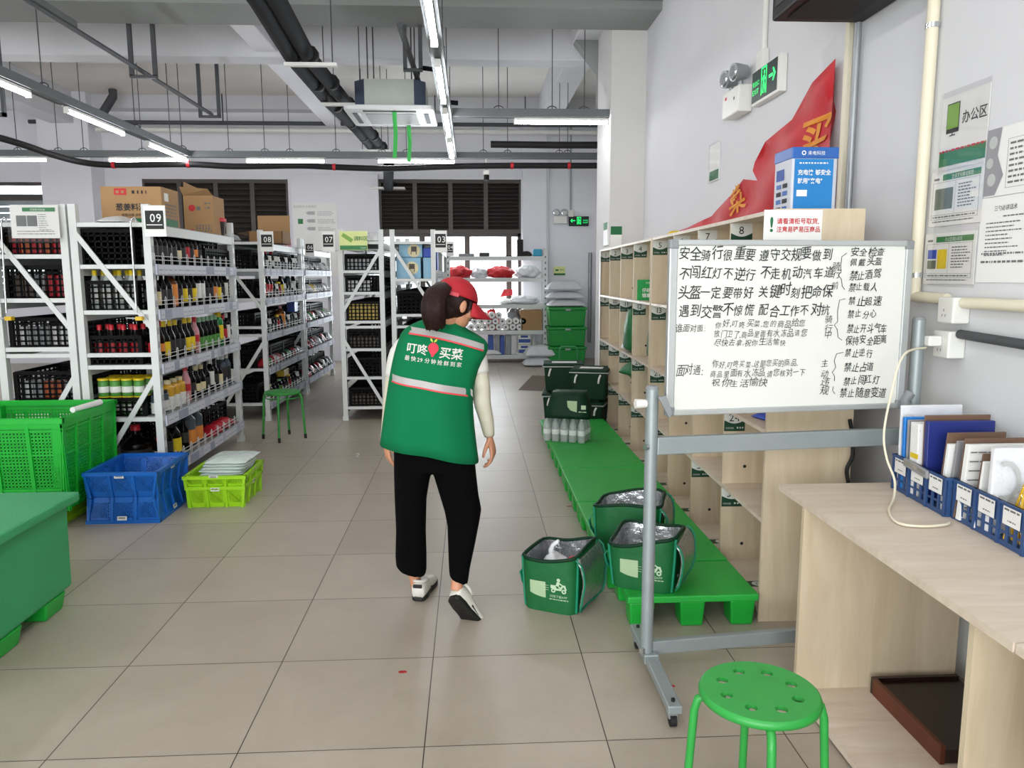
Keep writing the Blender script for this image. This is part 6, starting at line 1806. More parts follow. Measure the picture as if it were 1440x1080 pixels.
# ====================================================================== LEFT FOREGROUND
mat('bin_green', '#36a066', 0.5, var=0.07, scale=4, bump=0.25, bscale=160); mat('basket_green', '#17b034', 0.38, var=0.05, scale=4); mat('crate_blue', '#0d62bc', 0.38, var=0.07, scale=5); mat('lime', '#9fd818', 0.4, var=0.05, scale=5)
mat('film_pack', '#cfdcd6', 0.18, var=0.06, scale=14, bump=0.4, bscale=24)
bn = thing('cooler_bin', (-2.4, 3.2, .085), 'big green insulated bin with a thick lid at the lower left, on a green pallet', 'bin')
X1, Y1 = -1.935, 3.66
MB().loft([[(-2.86, 2.5, .085), (X1 - .005, 2.5, .085), (X1 - .005, Y1, .085), (-2.86, Y1, .085)], [(-2.86, 2.5, .50), (X1, 2.5, .50), (X1, Y1 + .005, .50), (-2.86, Y1 + .005, .50)]], 0, False).build('bin_body', 'bin_green', bn, bevel=.02, seg=3)
MB().bx(-2.9, X1 + .04, 2.46, Y1 + .045, .495, .542).build('bin_lid', 'bin_green', bn, bevel=.012, seg=3)
pl = thing('plastic_pallet', (-2.4, 3.1, 0), 'bright green pallet under the big insulated bin', 'pallet', 'green plastic pallets')
MB().bx(-2.84, X1 - .06, 2.52, Y1 - .08, .07, .0845).build('deck', 'green_plastic', pl)
for y in (3.43, 3.07, 2.68):
    for x in (-2.10, -2.75):
        MB().loft([[(x + .012, y + .012, 0), (x + .14, y + .012, 0), (x + .14, y + .16, 0), (x + .012, y + .16, 0)], [(x, y, .0845), (x + .155, y, .0845), (x + .155, y + .175, .0845), (x, y + .175, .0845)]], 0, False).build('foot', 'green_plastic', pl, bevel=.008, seg=2)

# tall green mesh basket on a lime crate
LB = (-3.24, -2.60, 4.80, 5.40)
o = thing('plastic_crate', (-2.9, 5.1, 0), 'lime crate on the floor carrying the tall green basket', 'crate')
MB().bx(LB[0], LB[1], LB[2], LB[3], 0, .128).build('crate_body', 'lime', o, bevel=.008)
MB().bx(LB[0] - .012, LB[1] + .012, LB[2] - .012, LB[3] + .012, .03, .045).build('crate_rib', 'lime', o)
x0, x1, y0, y1, zb, zt = -3.30, -2.50, 4.73, 5.44, .13, .715
bk = thing('mesh_basket', ((x0 + x1) / 2, (y0 + y1) / 2, zb), 'tall bright green mesh basket with dark bags inside, left of the blue crates', 'basket')
T = .035


def bside(a, b, name):
    """tapering mesh wall from a to b (top corners); bottom pulled in"""
    a = Vector(a); b = Vector(b); d = (b - a); L = d.length; d.normalize(); n = d.cross(Vector((0, 0, 1)))
    M = frame((a.x, a.y, zb), d, Vector((0, 0, 1)) + n * (T / (zt - zb)))
    M.translation = Vector((a.x, a.y, zb)) - n * T
    H = zt - zb
    m = MB().lattice(M, L, H, round(L / .021), round(H / .021), .005, .011)
    k = max(2, round(L / .2))
    for i in range(k + 1):
        u = L * i / k; m.bx(max(0, u - .012), min(L, u + .012), 0, H, -.002, .014, 0, M)
    for v in (0, H * .22, H * .6, H * .86): m.bx(0, L, v, v + .012, -.002, .010, 0, M)
    m.bx(0, L, H * .90, H, -.002, .012, 0, M)
    m.build(name, 'basket_green', bk)


bside((x0, y0), (x1, y0), 'basket_wall') if False else None
for a, b in (((x0, y0, 0), (x1, y0, 0)), ((x1, y0, 0), (x1, y1, 0)), ((x1, y1, 0), (x0, y1, 0)), ((x0, y1, 0), (x0, y0, 0))): bside(a, b, 'basket_wall')
for x in (x0, x1):
    for y in (y0, y1):
        sx = 1 if x == x0 else -1; sy = 1 if y == y0 else -1
        MB().loft([[(x + sx * (T + .0), y + sy * T, zb), (x + sx * (T + .06), y + sy * T, zb), (x + sx * (T + .06), y + sy * (T + .06), zb), (x + sx * T, y + sy * (T + .06), zb)],
                   [(x - sx * .004, y - sy * .004, zt - .02), (x + sx * .065, y - sy * .004, zt - .02), (x + sx * .065, y + sy * .065, zt - .02), (x - sx * .004, y + sy * .065, zt - .02)]], 0, False).build('corner_post', 'basket_green', bk, bevel=.012)
MB().bx(x0 + T, x1 - T, y0 + T, y1 - T, zb, zb + .01).build('basket_floor', 'basket_green', bk)
rm = MB()
for (a, b, c, d) in ((x0 - .015, x1 + .015, y0 - .015, y0 + .015), (x0 - .015, x1 + .015, y1 - .015, y1 + .015), (x0 - .015, x0 + .015, y0, y1), (x1 - .015, x1 + .015, y0, y1)): rm.bx(a, b, c, d, zt - .03, zt)
rm.build('rim', 'basket_green', bk)
p = at(120, 578, 5.02)
o = tag(MB().tube([(-2.525, 4.93, zt + .018), (-2.49, 5.22, zt + .02)], [.018, .021], 10).build('paper_roll', 'paper_white', loc=(-2.5, 5.1, zt)), 'small white paper roll lying on the rim of the tall green basket', 'paper roll')
GBK = 'dark bags in the tall basket'
soft_bag('shopping_bag', (-2.98, 4.98, .142), .42, .34, .50, 'dark green bag at the front of the tall green basket', 'bag_dark', .2, 41, GBK, False, False, taper=.9)
soft_bag('shopping_bag', (-2.80, 5.22, .142), .40, .28, .46, 'green bag at the back of the tall green basket', 'bag_green', .6, 42, GBK, False, False, taper=.9)


def turnover_crate(name, x0, x1, y0, y1, z0, z1, mt, label, group, flip=False, cat='crate', taper=.03):
    o = thing(name, ((x0 + x1) / 2, (y0 + y1) / 2, z0), label, cat, group)
    H = z1 - z0

    def wall(a, b):
        a = Vector((a[0], a[1], 0)); b = Vector((b[0], b[1], 0)); d = (b - a); L = d.length; d.normalize(); n = d.cross(Vector((0, 0, 1)))
        zz0, sg = (z1, -1) if flip else (z0, 1)
        M = frame((0, 0, 0), d, Vector((0, 0, 1)) + n * (sg * taper / H))
        M.translation = Vector((a.x, a.y, z0)) - n * (0 if flip else taper)
        m = MB(); e = .045
        m.bx(0, L, 0, H * .22, -.003, .003, 0, M); m.bx(0, L, H * .80, H, -.003, .003, 0, M)
        k = max(2, round(L / .15))
        for i in range(k):
            u0, u1 = L * i / k + .018, L * (i + 1) / k - .018
            m.bx(L * i / k - .001, u0, 0, H, -.003, .003, 0, M); m.bx(u1, L * (i + 1) / k + .001, 0, H, -.003, .003, 0, M)
            c = Matrix.Translation((u0, H * .22, 0)); w, h = u1 - u0, H * .58
            nn = 7
            for q in range(nn + 1):
                for s in (1, -1):
                    aa = Vector((w * q / nn, 0 if s > 0 else h, 0))
                    bb = aa + Vector((h * .9, h * s, 0))
                    t1 = min(1, (w - aa.x) / (h * .9)) if h > 0 else 1
                    if t1 > .05: m.bx(0, (bb - aa).length * t1, -.0035, .0035, -.002, .002, 0, M @ c @ frame(aa, bb - aa, Vector((0, 0, 1)).cross(bb - aa)))
                    aa2 = Vector((0, h * q / nn, 0)); t2 = ((h - aa2.y) if s > 0 else aa2.y) / h
                    if t2 > .05 and q: m.bx(0, (bb - aa).length * t2, -.0035, .0035, -.002, .002, 0, M @ c @ frame(aa2, bb - aa, Vector((0, 0, 1)).cross(bb - aa)))
            m.bx(L * i / k - .006, L * i / k + .012, 0, H, -.002, .012, 0, M)
        m.bx(L - .012, L, 0, H, -.002, .012, 0, M)
        m.build('crate_wall', mt, o)
        bc = MB(); MM = M @ Matrix.Translation((L * .42, H * .80 if not flip else H * .12, .014))
        bc.rect(MM, 0, .06, 0, .026, 0)
        for i in range(9): bc.rect(MM @ Matrix.Translation((0, 0, .0006)), .008 + i * .005, .010 + i * .005 + (.001 if i % 2 else 0), .008, .022, 1)
        return bc
    cs = [(x0, y0), (x1, y0), (x1, y1), (x0, y1)]
    for i in range(4):
        bc = wall(cs[i], cs[(i + 1) % 4])
        if i < 2: bc.build('barcode_label', ['paper_white', 'ink_black'], o)
    t = 0 if not flip else taper
    zf = z0 if not flip else z1 - .01
    MB().bx(x0 + taper, x1 - taper, y0 + taper, y1 - taper, zf, zf + .01).build('crate_floor', mt, o)
    r = MB(); zr = z1 - .022 if not flip else z0
    for (a, b, c, d) in ((x0 - .012, x1 + .012, y0 - .012, y0 + .012), (x0 - .012, x1 + .012, y1 - .012, y1 + .012), (x0 - .012, x0 + .012, y0, y1), (x1 - .012, x1 + .012, y0, y1)): r.bx(a, b, c, d, zr, zr + .022)
    r.build('rim', mt, o)
    return o


GBC = 'blue crates stacked on the floor'
turnover_crate('turnover_crate', -2.462, -2.02, 4.885, 5.43, .0, .165, 'crate_blue', 'lower blue crate, upside down on the floor beside the tall green basket', GBC, True)
turnover_crate('turnover_crate', -2.462, -2.02, 4.885, 5.43, .168, .335, 'crate_blue', 'upper blue crate, open and empty on the lower one', GBC)
GLC = 'lime crates on the floor'
turnover_crate('turnover_crate', -1.945, -1.565, 5.19, 5.62, .0, .150, 'lime', 'lower lime crate of the low stack on the floor tiles', GLC, False, taper=.02)
turnover_crate('turnover_crate', -1.955, -1.555, 5.18, 5.63, .152, .225, 'lime', 'upper lime crate holding clear film packs on the floor', GLC, False, taper=.015)
for i in range(7):
    pillow('film_packet', 'film_pack', .30, .37, .034, 'clear film packet, %s from the bottom of the pile in the lime crate' % ORD[i + 1], 'packet', 'clear film packets in the lime crate',
           (-1.755 + .010 * i - .008 * (i % 2), 5.405 + .004 * (i % 3), .170 + .0205 * i), .03 * (i % 3 - 1), 50 + i, .5, FULL=.16)

# small scraps on the floor
SC = [((503, 640), 'white', 'pack_white', 'short curled white strip on the floor left of the person'), ((566, 945), 'red', 'pack_red', 'small red scrap on the floor tiles in front of the camera'),
      ((943, 965), 'red', 'pack_red', 'red scrap on the floor beside the whiteboard foot'), ((800, 712), 'red', 'pack_red', 'tiny red scrap on the floor beside the pallets')]
for (px, c, m, lab) in SC:
    q = onz(px[0], px[1], .002)
    if c == 'white': tag(MB().tube(smooth([q + Vector((-.02, .05, 0)), q + Vector((.0, .06, 0)), q + Vector((.01, .02, 0)), q + Vector((-.005, -.04, .0)), q + Vector((.02, -.07, 0))]), .004, 5).build('paper_strip', m, loc=q), lab, 'scrap')
    else: tag(MB().prism([(-.016, -.004), (0, -.008), (.018, -.003), (.012, .007), (-.012, .006)], .002, 0, Matrix.Translation(q)).build('paper_scrap', m, loc=q), lab, 'scrap')

# ====================================================================== BACK OF THE ROOM
SB = [1.917, 1.534, 1.058, 0.59, 0.144]
bs = thing('storage_rack', (.46, 14.1, 0), 'white metal rack standing before the bright back window', 'storage rack', 'white storage racks')
x0, x1, y0, y1 = -.44, 1.375, 13.9, 14.38
for x in (x0, x1 - .07):
    for y in (y0, y1 - .05):
        p = MB().bx(x, x + .07, y, y + .05, 0, 2.06)
        for i in range(18):
            if y == y0: p.add([(x + .025, y - .001, .1 + i * .105), (x + .045, y - .001, .1 + i * .105), (x + .045, y - .001, .14 + i * .105), (x + .025, y - .001, .14 + i * .105)], [(0, 1, 2, 3)], 1)
        p.build('post', ['rack_white', 'slot_dark'], bs)
for z in SB:
    MB().bx(x0 + .07, x1 - .07, y0 + .005, y0 + .04, z - .07, z).build('beam', 'rack_white', bs)
    MB().bx(x0 + .02, x1 - .02, y0 + .04, y1, z - .012, z).build('shelf_panel', 'rack_white', bs)
# goods on the back rack
mat('bag_red', '#c01f28', 0.4, var=0.1, scale=12, bump=0.4, bscale=20); mat('teal', '#1d9fc0', 0.4, var=0.05)
G_ = 'soft bags on the back rack'


def heap(name, px, z, w, h, mt, label, n=3, cat='bags', seed=0):
    """one soft heap of folded bags"""
    p = at(px, 400, 14.1); rnd = random.Random(seed)
    pts = []
    o = MB().ball((0, 0, h * .45), (w / 2, .17, h * .62), 26, noise=.30, rnd=rnd).build(name, mt, local=True, sub=1)
    o.location = (p.x, 14.12, z + .001)
    zmin = min(v.co.z for v in o.data.vertices)
    for v in o.data.vertices: v.co.z = max(0, v.co.z - zmin * 0) if v.co.z > 0 else 0
    return tag(o, label, 'bag', G_)


heap('folded_bag', 646, SB[1], .46, .20, 'bag_red', 'dark red heap of bags at the left end of the second back shelf', seed=1)
heap('folded_bag', 674, SB[1], .34, .18, 'white_bag', 'white heap of bags on the second shelf of the back rack before the window', seed=2)
heap('folded_bag', 703, SB[1], .50, .19, 'bag_red', 'bright red heap of bags in the middle of the second back shelf', seed=3)
heap('folded_bag', 742, SB[1], .46, .20, 'white_bag', 'crumpled white heap of bags at the right end of the second back shelf', seed=4)
heap('folded_bag', 736, SB[2], .56, .14, 'white_bag', 'folded white bags on the right of the third shelf of the back rack', seed=5)
heap('folded_bag', 712, SB[2], .30, .09, 'paper_white', 'low white pile on the middle of the third shelf of the back rack', seed=6)
p = at(711, 410, 14.2)
tag(MB().add([(p.x - .1, 14.22, SB[2] + .13), (p.x + .13, 14.22, SB[2] + .16), (p.x + .13, 14.24, SB[2] + .27), (p.x - .03, 14.24, SB[2] + .27), (p.x - .1, 14.235, SB[2] + .13), (p.x + .13, 14.235, SB[2] + .16), (p.x + .13, 14.255, SB[2] + .27), (p.x - .03, 14.255, SB[2] + .27)], [(0, 1, 2, 3), (7, 6, 5, 4), (0, 3, 7, 4), (1, 5, 6, 2), (3, 2, 6, 7), (0, 4, 5, 1)]).build('paper_flyer', 'bag_red', loc=p), 'red flyer standing on the white bags of the back rack', 'flyer')
heap('folded_bag', 692, SB[3], .24, .34, 'bag_red', 'red bag behind the paper rolls on the fourth shelf of the back rack', seed=8).location.y = 14.27
heap('folded_bag', 722, SB[3], .30, .37, 'pack_gray', 'gray cloth heap on the paper rolls of the back rack', seed=9).location.y = 14.27
RL = 'paper rolls on the back rack'
NR = 8
for r in range(3):
    n = (NR, NR, 3)[r]
    for i in range(n):
        x = .0 + .125 * i + (.0625 if r == 1 else 0) + (.25 if r == 2 else 0); z = SB[3] + .06 + r * .107
        o = thing('paper_roll', (x, 14.05, z - .058), 'white paper roll, %s from left in the %s row on the back rack' % (ORD[i + 1], ('lowest', 'second', 'top')[r]), 'paper roll', RL)
        MB().tube([(x, 13.93, z), (x, 14.16, z)], .058, 14).build('roll', 'paper_white', o)
        MB().tube([(x, 13.927, z), (x, 13.931, z)], .020, 10).build('core', 'ink_gray', o)
tag(MB().bx(.90, 1.28, 13.93, 14.3, SB[3] + .001, SB[3] + .36).build('cardboard_carton', 'carton', loc=(1.1, 14.1, SB[3]), bevel=.006), 'plain brown carton beside the paper rolls on the back rack', 'carton')
GP5 = 'bottled goods on the lowest back shelf'
for i, (px, m, w, h) in enumerate(((690, 'pack_blue', .1, .36), (699, 'pack_gray', .09, .38), (706, 'pack_blue', .08, .35), (714, 'pack_gray', .1, .37), (722, 'pack_white', .09, .36))):
    q = at(px, 480, 14.05); box_pack('wrapped_pack', m, q.x, 14.06, SB[4], w, .2, h, '%s wrapped pack, %s from left on the lowest shelf of the back rack' % (m[5:], ORD[i + 1]), GP5)
for k, z in enumerate((SB[4], SB[4] + .19)):
    q = at(737, 480, 14.05)
    o = box_pack('tissue_carton', 'lab_white', q.x, 14.05, z, .235, .22, .185, ('lower', 'upper')[k] + ' blue and white tissue carton on the lowest back shelf', 'tissue cartons', 'carton')
    MB().rect(FACE((-.117, -.112, .01)), 0.01, .225, .02, .085).rect(FACE((-.117, -.112, .01)), 0.05, .18, .11, .15).build('blue_print', 'pack_blue', o, local=True)
q = at(749, 480, 14.05)
tag(MB().lathe([(.05, 0), (.055, .02), (.055, .2), (.025, .27), (.02, .33)], 12).build('plastic_bottle', 'pack_white', local=True), 'white plastic bottle at the right of the lowest back shelf', 'bottle').location = (q.x + .02, 14.05, SB[4] + .001)
pillow('plastic_bag', 'white_bag', .5, .2, .10, 'flat white bag at the left of the lowest back shelf', 'bag', None, (.46, 13.98, SB[4] + .001), 0, 60, .6).location = (.30, 14.0, SB[4] + .001)
# top shelf
q = at(656, 360, 14.1); tag(MB().bx(q.x - .14, q.x + .14, 13.95, 14.2, SB[0] + .001, SB[0] + .05).build('document_tray', 'gray_file', loc=q, bevel=.008), 'gray tray on the top shelf of the back rack', 'tray')
q = at(681, 360, 14.1); tag(MB().bx(q.x - .09, q.x + .09, 13.95, 14.2, SB[0] + .001, SB[0] + .07).build('small_box', 'lab_dark', loc=q, bevel=.01), 'dark flat box on the top shelf of the back rack beside the gray tray', 'box')
q = at(715, 360, 14.1)
o = thing('desk_stand', (q.x, 14.1, SB[0]), 'thin black stand with bent top on the back rack before the window', 'stand')
MB().bx(q.x - .05, q.x + .06, 14.05, 14.15, SB[0] + .001, SB[0] + .02).build('stand_base', 'black_plastic', o)
MB().tube([(q.x - .02, 14.1, SB[0] + .02), (q.x - .03, 14.1, SB[0] + .24), (q.x + .04, 14.1, SB[0] + .245)], .008, 6).build('stand_arm', 'black_plastic', o)
q = at(731, 360, 14.1); tag(MB().bx(q.x - .055, q.x + .055, 13.98, 14.2, SB[0] + .001, SB[0] + .30).build('speaker_box', 'black_plastic', loc=q, bevel=.01), 'upright black box on the top shelf of the back rack', 'box')
q = at(753, 360, 14.1); box_pack('plastic_case', 'teal', q.x + .03, 14.08, SB[0], .16, .2, .13, 'teal case at the right end of the top shelf of the back rack', None, 'case', 0, .02)
pillow('plastic_bag', 'pack_dark', .22, .2, .10, 'dark crumpled bag beside the teal case on the back rack', 'bag', None, (q.x - .17, 14.08, SB[0] + .001), 0, 61, 1)

# white sacks and green totes right of the back rack
mat('sack_white', '#cfd2d6', 0.55, var=0.06, scale=6, bump=0.4, bscale=16); mat('tote_green', '#0d8a34', 0.42, var=0.08, scale=6)
GT = 'green totes stacked at the back'
for k, (z0, z1) in enumerate(((.0, .345), (.347, .69), (.692, 1.03))):
    o = thing('storage_tote', (1.67, 13.5, z0), 'green lidded tote, %s of the stack under the white sacks' % ('lowest', 'middle', 'topmost')[k], 'tote', GT)
    MB().loft([[(1.37, 13.3, z0 + .001), (1.97, 13.3, z0 + .001), (1.97, 13.8, z0 + .001), (1.37, 13.8, z0 + .001)], [(1.345, 13.28, z1 - .05), (1.995, 13.28, z1 - .05), (1.995, 13.82, z1 - .05), (1.345, 13.82, z1 - .05)]], 0, False).build('tote_body', 'tote_green', o, bevel=.02)
    MB().bx(1.33, 2.01, 13.265, 13.835, z1 - .05, z1 - .002).build('tote_lid', 'tote_green', o, bevel=.012)
    MB().bx(1.63, 1.72, 13.255, 13.275, z1 - .06, z1 - .03).build('latch', 'galvanized', o)
for k, (z, w) in enumerate(((1.031, .68), (1.168, .66), (1.305, .62))):
    pillow('grain_sack', 'sack_white', w, .48, .19 if k == 2 else .135, 'white sack, %s of the pile on the green totes' % ('lowest', 'middle', 'topmost')[k], 'sack', 'white sacks', (1.67 - .02 * k, 13.54, z), .02 * k, 70 + k, .35, FULL=.20)
for k, z in enumerate((.002, .165)):
    pillow('grain_sack', 'sack_white', .54, .42, .165 if k == 0 else .2, '%s white sack on the floor at the foot of the back rack' % ('lower', 'upper')[k], 'sack', 'white sacks', (1.17 + .02 * k, 13.42, z), .05, 80 + k, .3, FULL=.20)
# lights and signs on the back wall
p0, p1 = at(801, 305, 14.55), at(827, 317, 14.55)
o = thing('exit_sign', ((p0.x + p1.x) / 2, 14.55, p1.z), 'lit green EXIT sign with left arrow on the back wall', 'exit sign')
MB().bx(p0.x - .01, p1.x + .01, 14.54, 14.6, p1.z - .01, p0.z + .01).build('sign_case', 'black_plastic', o)
MB().bx(p0.x, p1.x, 14.535, 14.54, p1.z, p0.z).build('sign_face', 'exit_dark', o)
exit_pict(FACE((p0.x, 14.533, p1.z)), p1.x - p0.x, p0.z - p1.z, -1).build('pictogram', 'exit_glow', o)
p0, p1 = at(778, 304, 14.55), at(797, 315, 14.55)
o = thing('emergency_light', ((p0.x + p1.x) / 2, 14.5, p1.z), 'emergency lamp box with two round heads on the back wall beside the EXIT sign', 'emergency light')
MB().bx(p0.x, p1.x, 14.47, 14.595, p1.z, p0.z).build('lamp_box', 'white_plastic', o, bevel=.01)
for x in (p0.x + .05, p1.x - .05):
    MB().tube([(x, 14.55, p0.z + .06), (x, 14.49, p0.z + .06)], [.05, .07], 14).build('lamp_head', 'galvanized', o)
    MB().tube([(x, 14.55, p0.z - .01), (x, 14.55, p0.z + .03)], .02, 8).build('lamp_neck', 'galvanized', o)
    MB().tube([(x, 14.489, p0.z + .06), (x, 14.485, p0.z + .06)], [.055, .04], 14).build('lamp_lens', 'chrome', o)
MB().tube([(p1.x + .07, 14.56, p0.z + .1), (p1.x + .07, 14.56, 4.45)], .015, 6).build('supply_conduit', 'galvanized', o)
MB().bx(p1.x + .02, p1.x + .12, 14.52, 14.6, p0.z - .01, p0.z + .11).build('junction_box', 'white_plastic', o)
p0, p1 = at(779, 375, 14.55), at(795, 387, 14.55)
o = thing('wall_label', ((p0.x + p1.x) / 2, 14.57, p1.z), 'small pale green wall label above the white sacks', 'label')
MB().bx(p0.x, p1.x, 14.57, 14.598, p1.z, p0.z).build('label_plate', 'sign_yellow', o)
MB().rect(FACE((p0.x, 14.568, p1.z)), 0, p1.x - p0.x, 0, .035).rect(FACE((p0.x, 14.568, p1.z)), .03, .09, .08, .11).strokes(FACE((p0.x, 14.568, p1.z)), .11, .19, .09, .02, 0, RND, .01, .02).build('print', 'brand_green', o)
# process poster on the centre pilaster
p0, p1 = at(411, 285, 14.49), at(475, 327, 14.49)
z1, z0 = p0.z, at(440, 388, 14.49).z
o = thing('wall_poster', ((p0.x + p1.x) / 2, 14.48, z0), 'white poster of steps and small tags on the back pilaster', 'poster')
MB().bx(p0.x, p1.x, 14.485, 14.499, z0, z1).build('poster_board', 'sign_white', o)
M = FACE((p0.x, 14.483, z0)); w, h = p1.x - p0.x, z1 - z0
t = MB(); t.text('配送服务流程规范', M @ Matrix.Translation((.02, h - .09, 0)), .052, 0)
for i, zz in enumerate((h - .21, h - .35, h - .49)):
    t.prism([(.24, zz + .025), (.28, zz + .055), (.40, zz + .055), (.40, zz - .005), (.28, zz - .005)], .001, 0, M)
    for k in range(3): t.strokes(M, .45, w - .03 - .1 * RND.random(), zz + .04 - .028 * k, .012, 0, RND, .01, .04)
t.rect(M, 0, w, h * .34, h * .35, 0)
t.build('print', 'paper_gray', o)
MB().prism([(.09, h - .38), (.18, h - .38), (.18, h - .29), (.09, h - .29)], .001, 0, M).build('green_symbol', 'sign_green', o)
# conduit at the right end of the back wall and a white glazed door frame behind the locker end
tag(MB().tube([(2.25, 14.56, .3), (2.25, 14.56, 2.0)], .035, 8).build('wall_conduit', 'galvanized', loc=(2.25, 14.56, .3)), 'gray vertical pipe at the far right corner of the back wall', 'conduit')
o = thing('display_frame', (1.75, 9.9, 0), 'tall white framed panel just beyond the far locker', 'frame')
for (a, b, c, d) in ((1.62, 1.65, 0, 2.1), (1.97, 2.0, 0, 2.1), (1.65, 1.97, 2.07, 2.1), (1.65, 1.97, .9, .93)): MB().bx(a, b, 9.9, 9.93, c, d).build('frame_bar', 'wall_paint', o)
MB().bx(1.65, 1.97, 9.91, 9.915, .0, 2.07).build('panel', 'clear_film', o)
o = thing('wall_notice', (1.47, 8.45, 1.95), 'small green and white notices stuck at the foot of the cream column', 'notice')
MB().bx(1.535, 1.66, 8.492, 8.499, 1.85, 2.1).build('sheet', 'sign_white', o); MB().rect(FACE((1.535, 8.491, 1.85)), 0, .125, .16, .25).build('green_band', 'brand_green', o)
MB().bx(1.505, 1.519, 8.52, 8.78, 1.9, 2.15).build('sheet', 'sign_white', o)
MB().rect(WALL((1.504, 8.77, 1.9)), 0, .24, .17, .25).build('green_band', 'brand_green', o)

# ====================================================================== THE PERSON
mat('skin', '#c98f6f', 0.5, var=0.04, scale=8); mat('vest_green', '#046e43', 0.85, spec=.2, var=0.05, scale=5, bump=0.15, bscale=14); mat('reflective', '#a9a6a4', 0.4, var=0.05, scale=20); mat('vest_red', '#d8454a', 0.6, var=0.03)
mat('trouser_black', '#040405', 0.95, var=0.1, spec=.1, bump=0.3, bscale=12); mat('shirt_white', '#d9d7d0', 0.8, var=0.03, bump=0.25, bscale=18); mat('sleeve_cream', '#d3cdb8', 0.75, var=0.03, bump=0.2, bscale=30)
mat('hair_brown', '#210c09', 0.42, var=0.25, scale=14, bump=0.4, bscale=60, stretch=(5, 5, .6), spec=.25); mat('cap_red_cloth', '#b01a28', 0.7, var=0.05, bump=0.2, bscale=120); mat('strap_pink', '#cf4a52', 0.6, var=0.03)
mat('shoe_white', '#d9d6cd', 0.5, var=0.03); mat('shoe_black', '#151413', 0.55, var=0.08, bump=0.3, bscale=70); mat('strawberry', '#d3243f', 0.5, var=0.04); mat('leaf_yellow', '#cfd24a', 0.5, var=0.04)


def lerp_ring(pl, pr, Y, d, n=28, e=2.6, dz=0.0):
    L = at(pl[0], pl[1], Y); R = at(pr[0], pr[1], Y); c = (L + R) / 2; A = (R - L) / 2
    out = []
    for k in range(n):
        a = 2 * pi * k / n; ca, sa = cos(a), sin(a)
        q = 1 / (abs(ca) ** e + abs(sa) ** e) ** (1 / e)
        out.append(c + A * (ca * q) + Vector((0, d * sa * q, dz * sa)))
    return out


body = MB()
# torso, kept inside the vest
body.loft([lerp_ring((563, 640), (660, 655), 3.50, .085, 16), lerp_ring((565, 590), (655, 605), 3.52, .085, 16), lerp_ring((572, 520), (656, 535), 3.545, .085, 16), lerp_ring((584, 480), (664, 495), 3.565, .08, 16), lerp_ring((602, 468), (648, 477), 3.575, .06, 16)])
HC = at(641, 429, 3.56)
HF = Vector((.80, .50, -.30)).normalized(); HR = HF.cross(Vector((.22, .16, 1))).normalized(); HU = HR.cross(HF)
HM = Matrix(((HR.x, HF.x, HU.x, HC.x), (HR.y, HF.y, HU.y, HC.y), (HR.z, HF.z, HU.z, HC.z), (0, 0, 0, 1)))
body.ball((0, -.008, .018), (.073, .092, .10), 20, M=HM).ball((0, .026, -.052), (.054, .058, .056), 16, M=HM).ball((0, .05, -.085), (.026, .026, .018), 12, M=HM)
body.tube([(0, .082, .018), (0, .098, -.012), (0, .104, -.024)], [.008, .011, .010], 8, M=HM).ball((0, .095, -.024), (.016, .011, .009), 10, M=HM)
body.ball((0, .076, -.052), (.024, .012, .006), 10, M=HM).ball((0, .073, -.063), (.021, .012, .007), 10, M=HM)
for s in (-1, 1):
    body.ball((s * .078, -.006, -.008), (.009, .019, .031), 12, M=HM).ball((s * .045, .058, -.022), (.024, .024, .024), 10, M=HM)
nb = at(628, 470, 3.575)
body.tube([nb - Vector((0, 0, .05)), nb + Vector((0, 0, .01)), HM @ Vector((0, -.032, -.055)), HM @ Vector((0, -.02, 0))], [.062, .055, .05, .055], 14)
# arms
RA = [at(668, 497, 3.57), at(675, 525, 3.56), at(677, 560, 3.56), at(683, 588, 3.58), at(688, 612, 3.60)]
LA = [at(572, 486, 3.58), at(556, 520, 3.60), at(550, 560, 3.62), at(546, 595, 3.66), at(543, 620, 3.69)]
for A in (RA, LA): body.tube(A, [.042, .036, .033, .028, .021], 12)


def hand_(w, fwd, palm_n, s, curl):
    """palm plus five separate bent fingers; s = +1 right hand. fwd: down the hand, palm_n: where the palm looks"""
    f = Vector(fwd).normalized(); n = Vector(palm_n); n = (n - f * n.dot(f)).normalized(); side = f.cross(n) * s      # side points to the thumb
    P = lambda a, b, c: w + f * a + side * b + n * c
    rings = []
    for a, hw, ht in ((-.012, .021, .016), (.015, .026, .015), (.045, .036, .0145), (.075, .038, .0125), (.088, .034, .010)):
        rings.append([P(a, hw * cos(2 * pi * k / 14), ht * sin(2 * pi * k / 14)) for k in range(14)])
    body.loft(rings)
    for b, L, r, cu in ((.027, .070, .0085, curl), (.009, .078, .0088, curl * 1.05), (-.009, .073, .0085, curl * 1.12), (-.026, .058, .0075, curl * 1.2)):
        q = P(.070, b, .001); pts = [q]; ang = .12
        for seg, fr in ((.024, 0), (.47, 1), (.31, 1), (.22, 1)):
            if fr: ang += cu
            d = f * cos(ang) + n * sin(ang) + side * (b * 1.2)
            q = q + d * (seg if not fr else L * seg); pts.append(q)
        body.tube(pts, [r * 1.05, r, r * .97, r * .88, r * .66], 10); body.ball(tuple(pts[-1]), r * .66, 8)
    q = P(.022, .022, .004); pts = [q]
    for seg, (u, v, z) in ((.03, (.55, .75, .30)), (.028, (.8, .42, .42)), (.022, (.9, .15, .42))):
        q = q + (f * u + side * v + n * z).normalized() * seg; pts.append(q)
    body.tube(pts, [.0125, .0105, .0095, .007], 10); body.ball(tuple(pts[-1]), .007, 8)


hand_(RA[-1] + Vector((0, 0, -.004)), at(695, 640, 3.60) - at(688, 612, 3.60), (-.85, .25, -.1), -1, .42)
hand_(LA[-1], at(544, 645, 3.70) - at(541, 622, 3.70), (.8, .35, -.1), 1, .38)
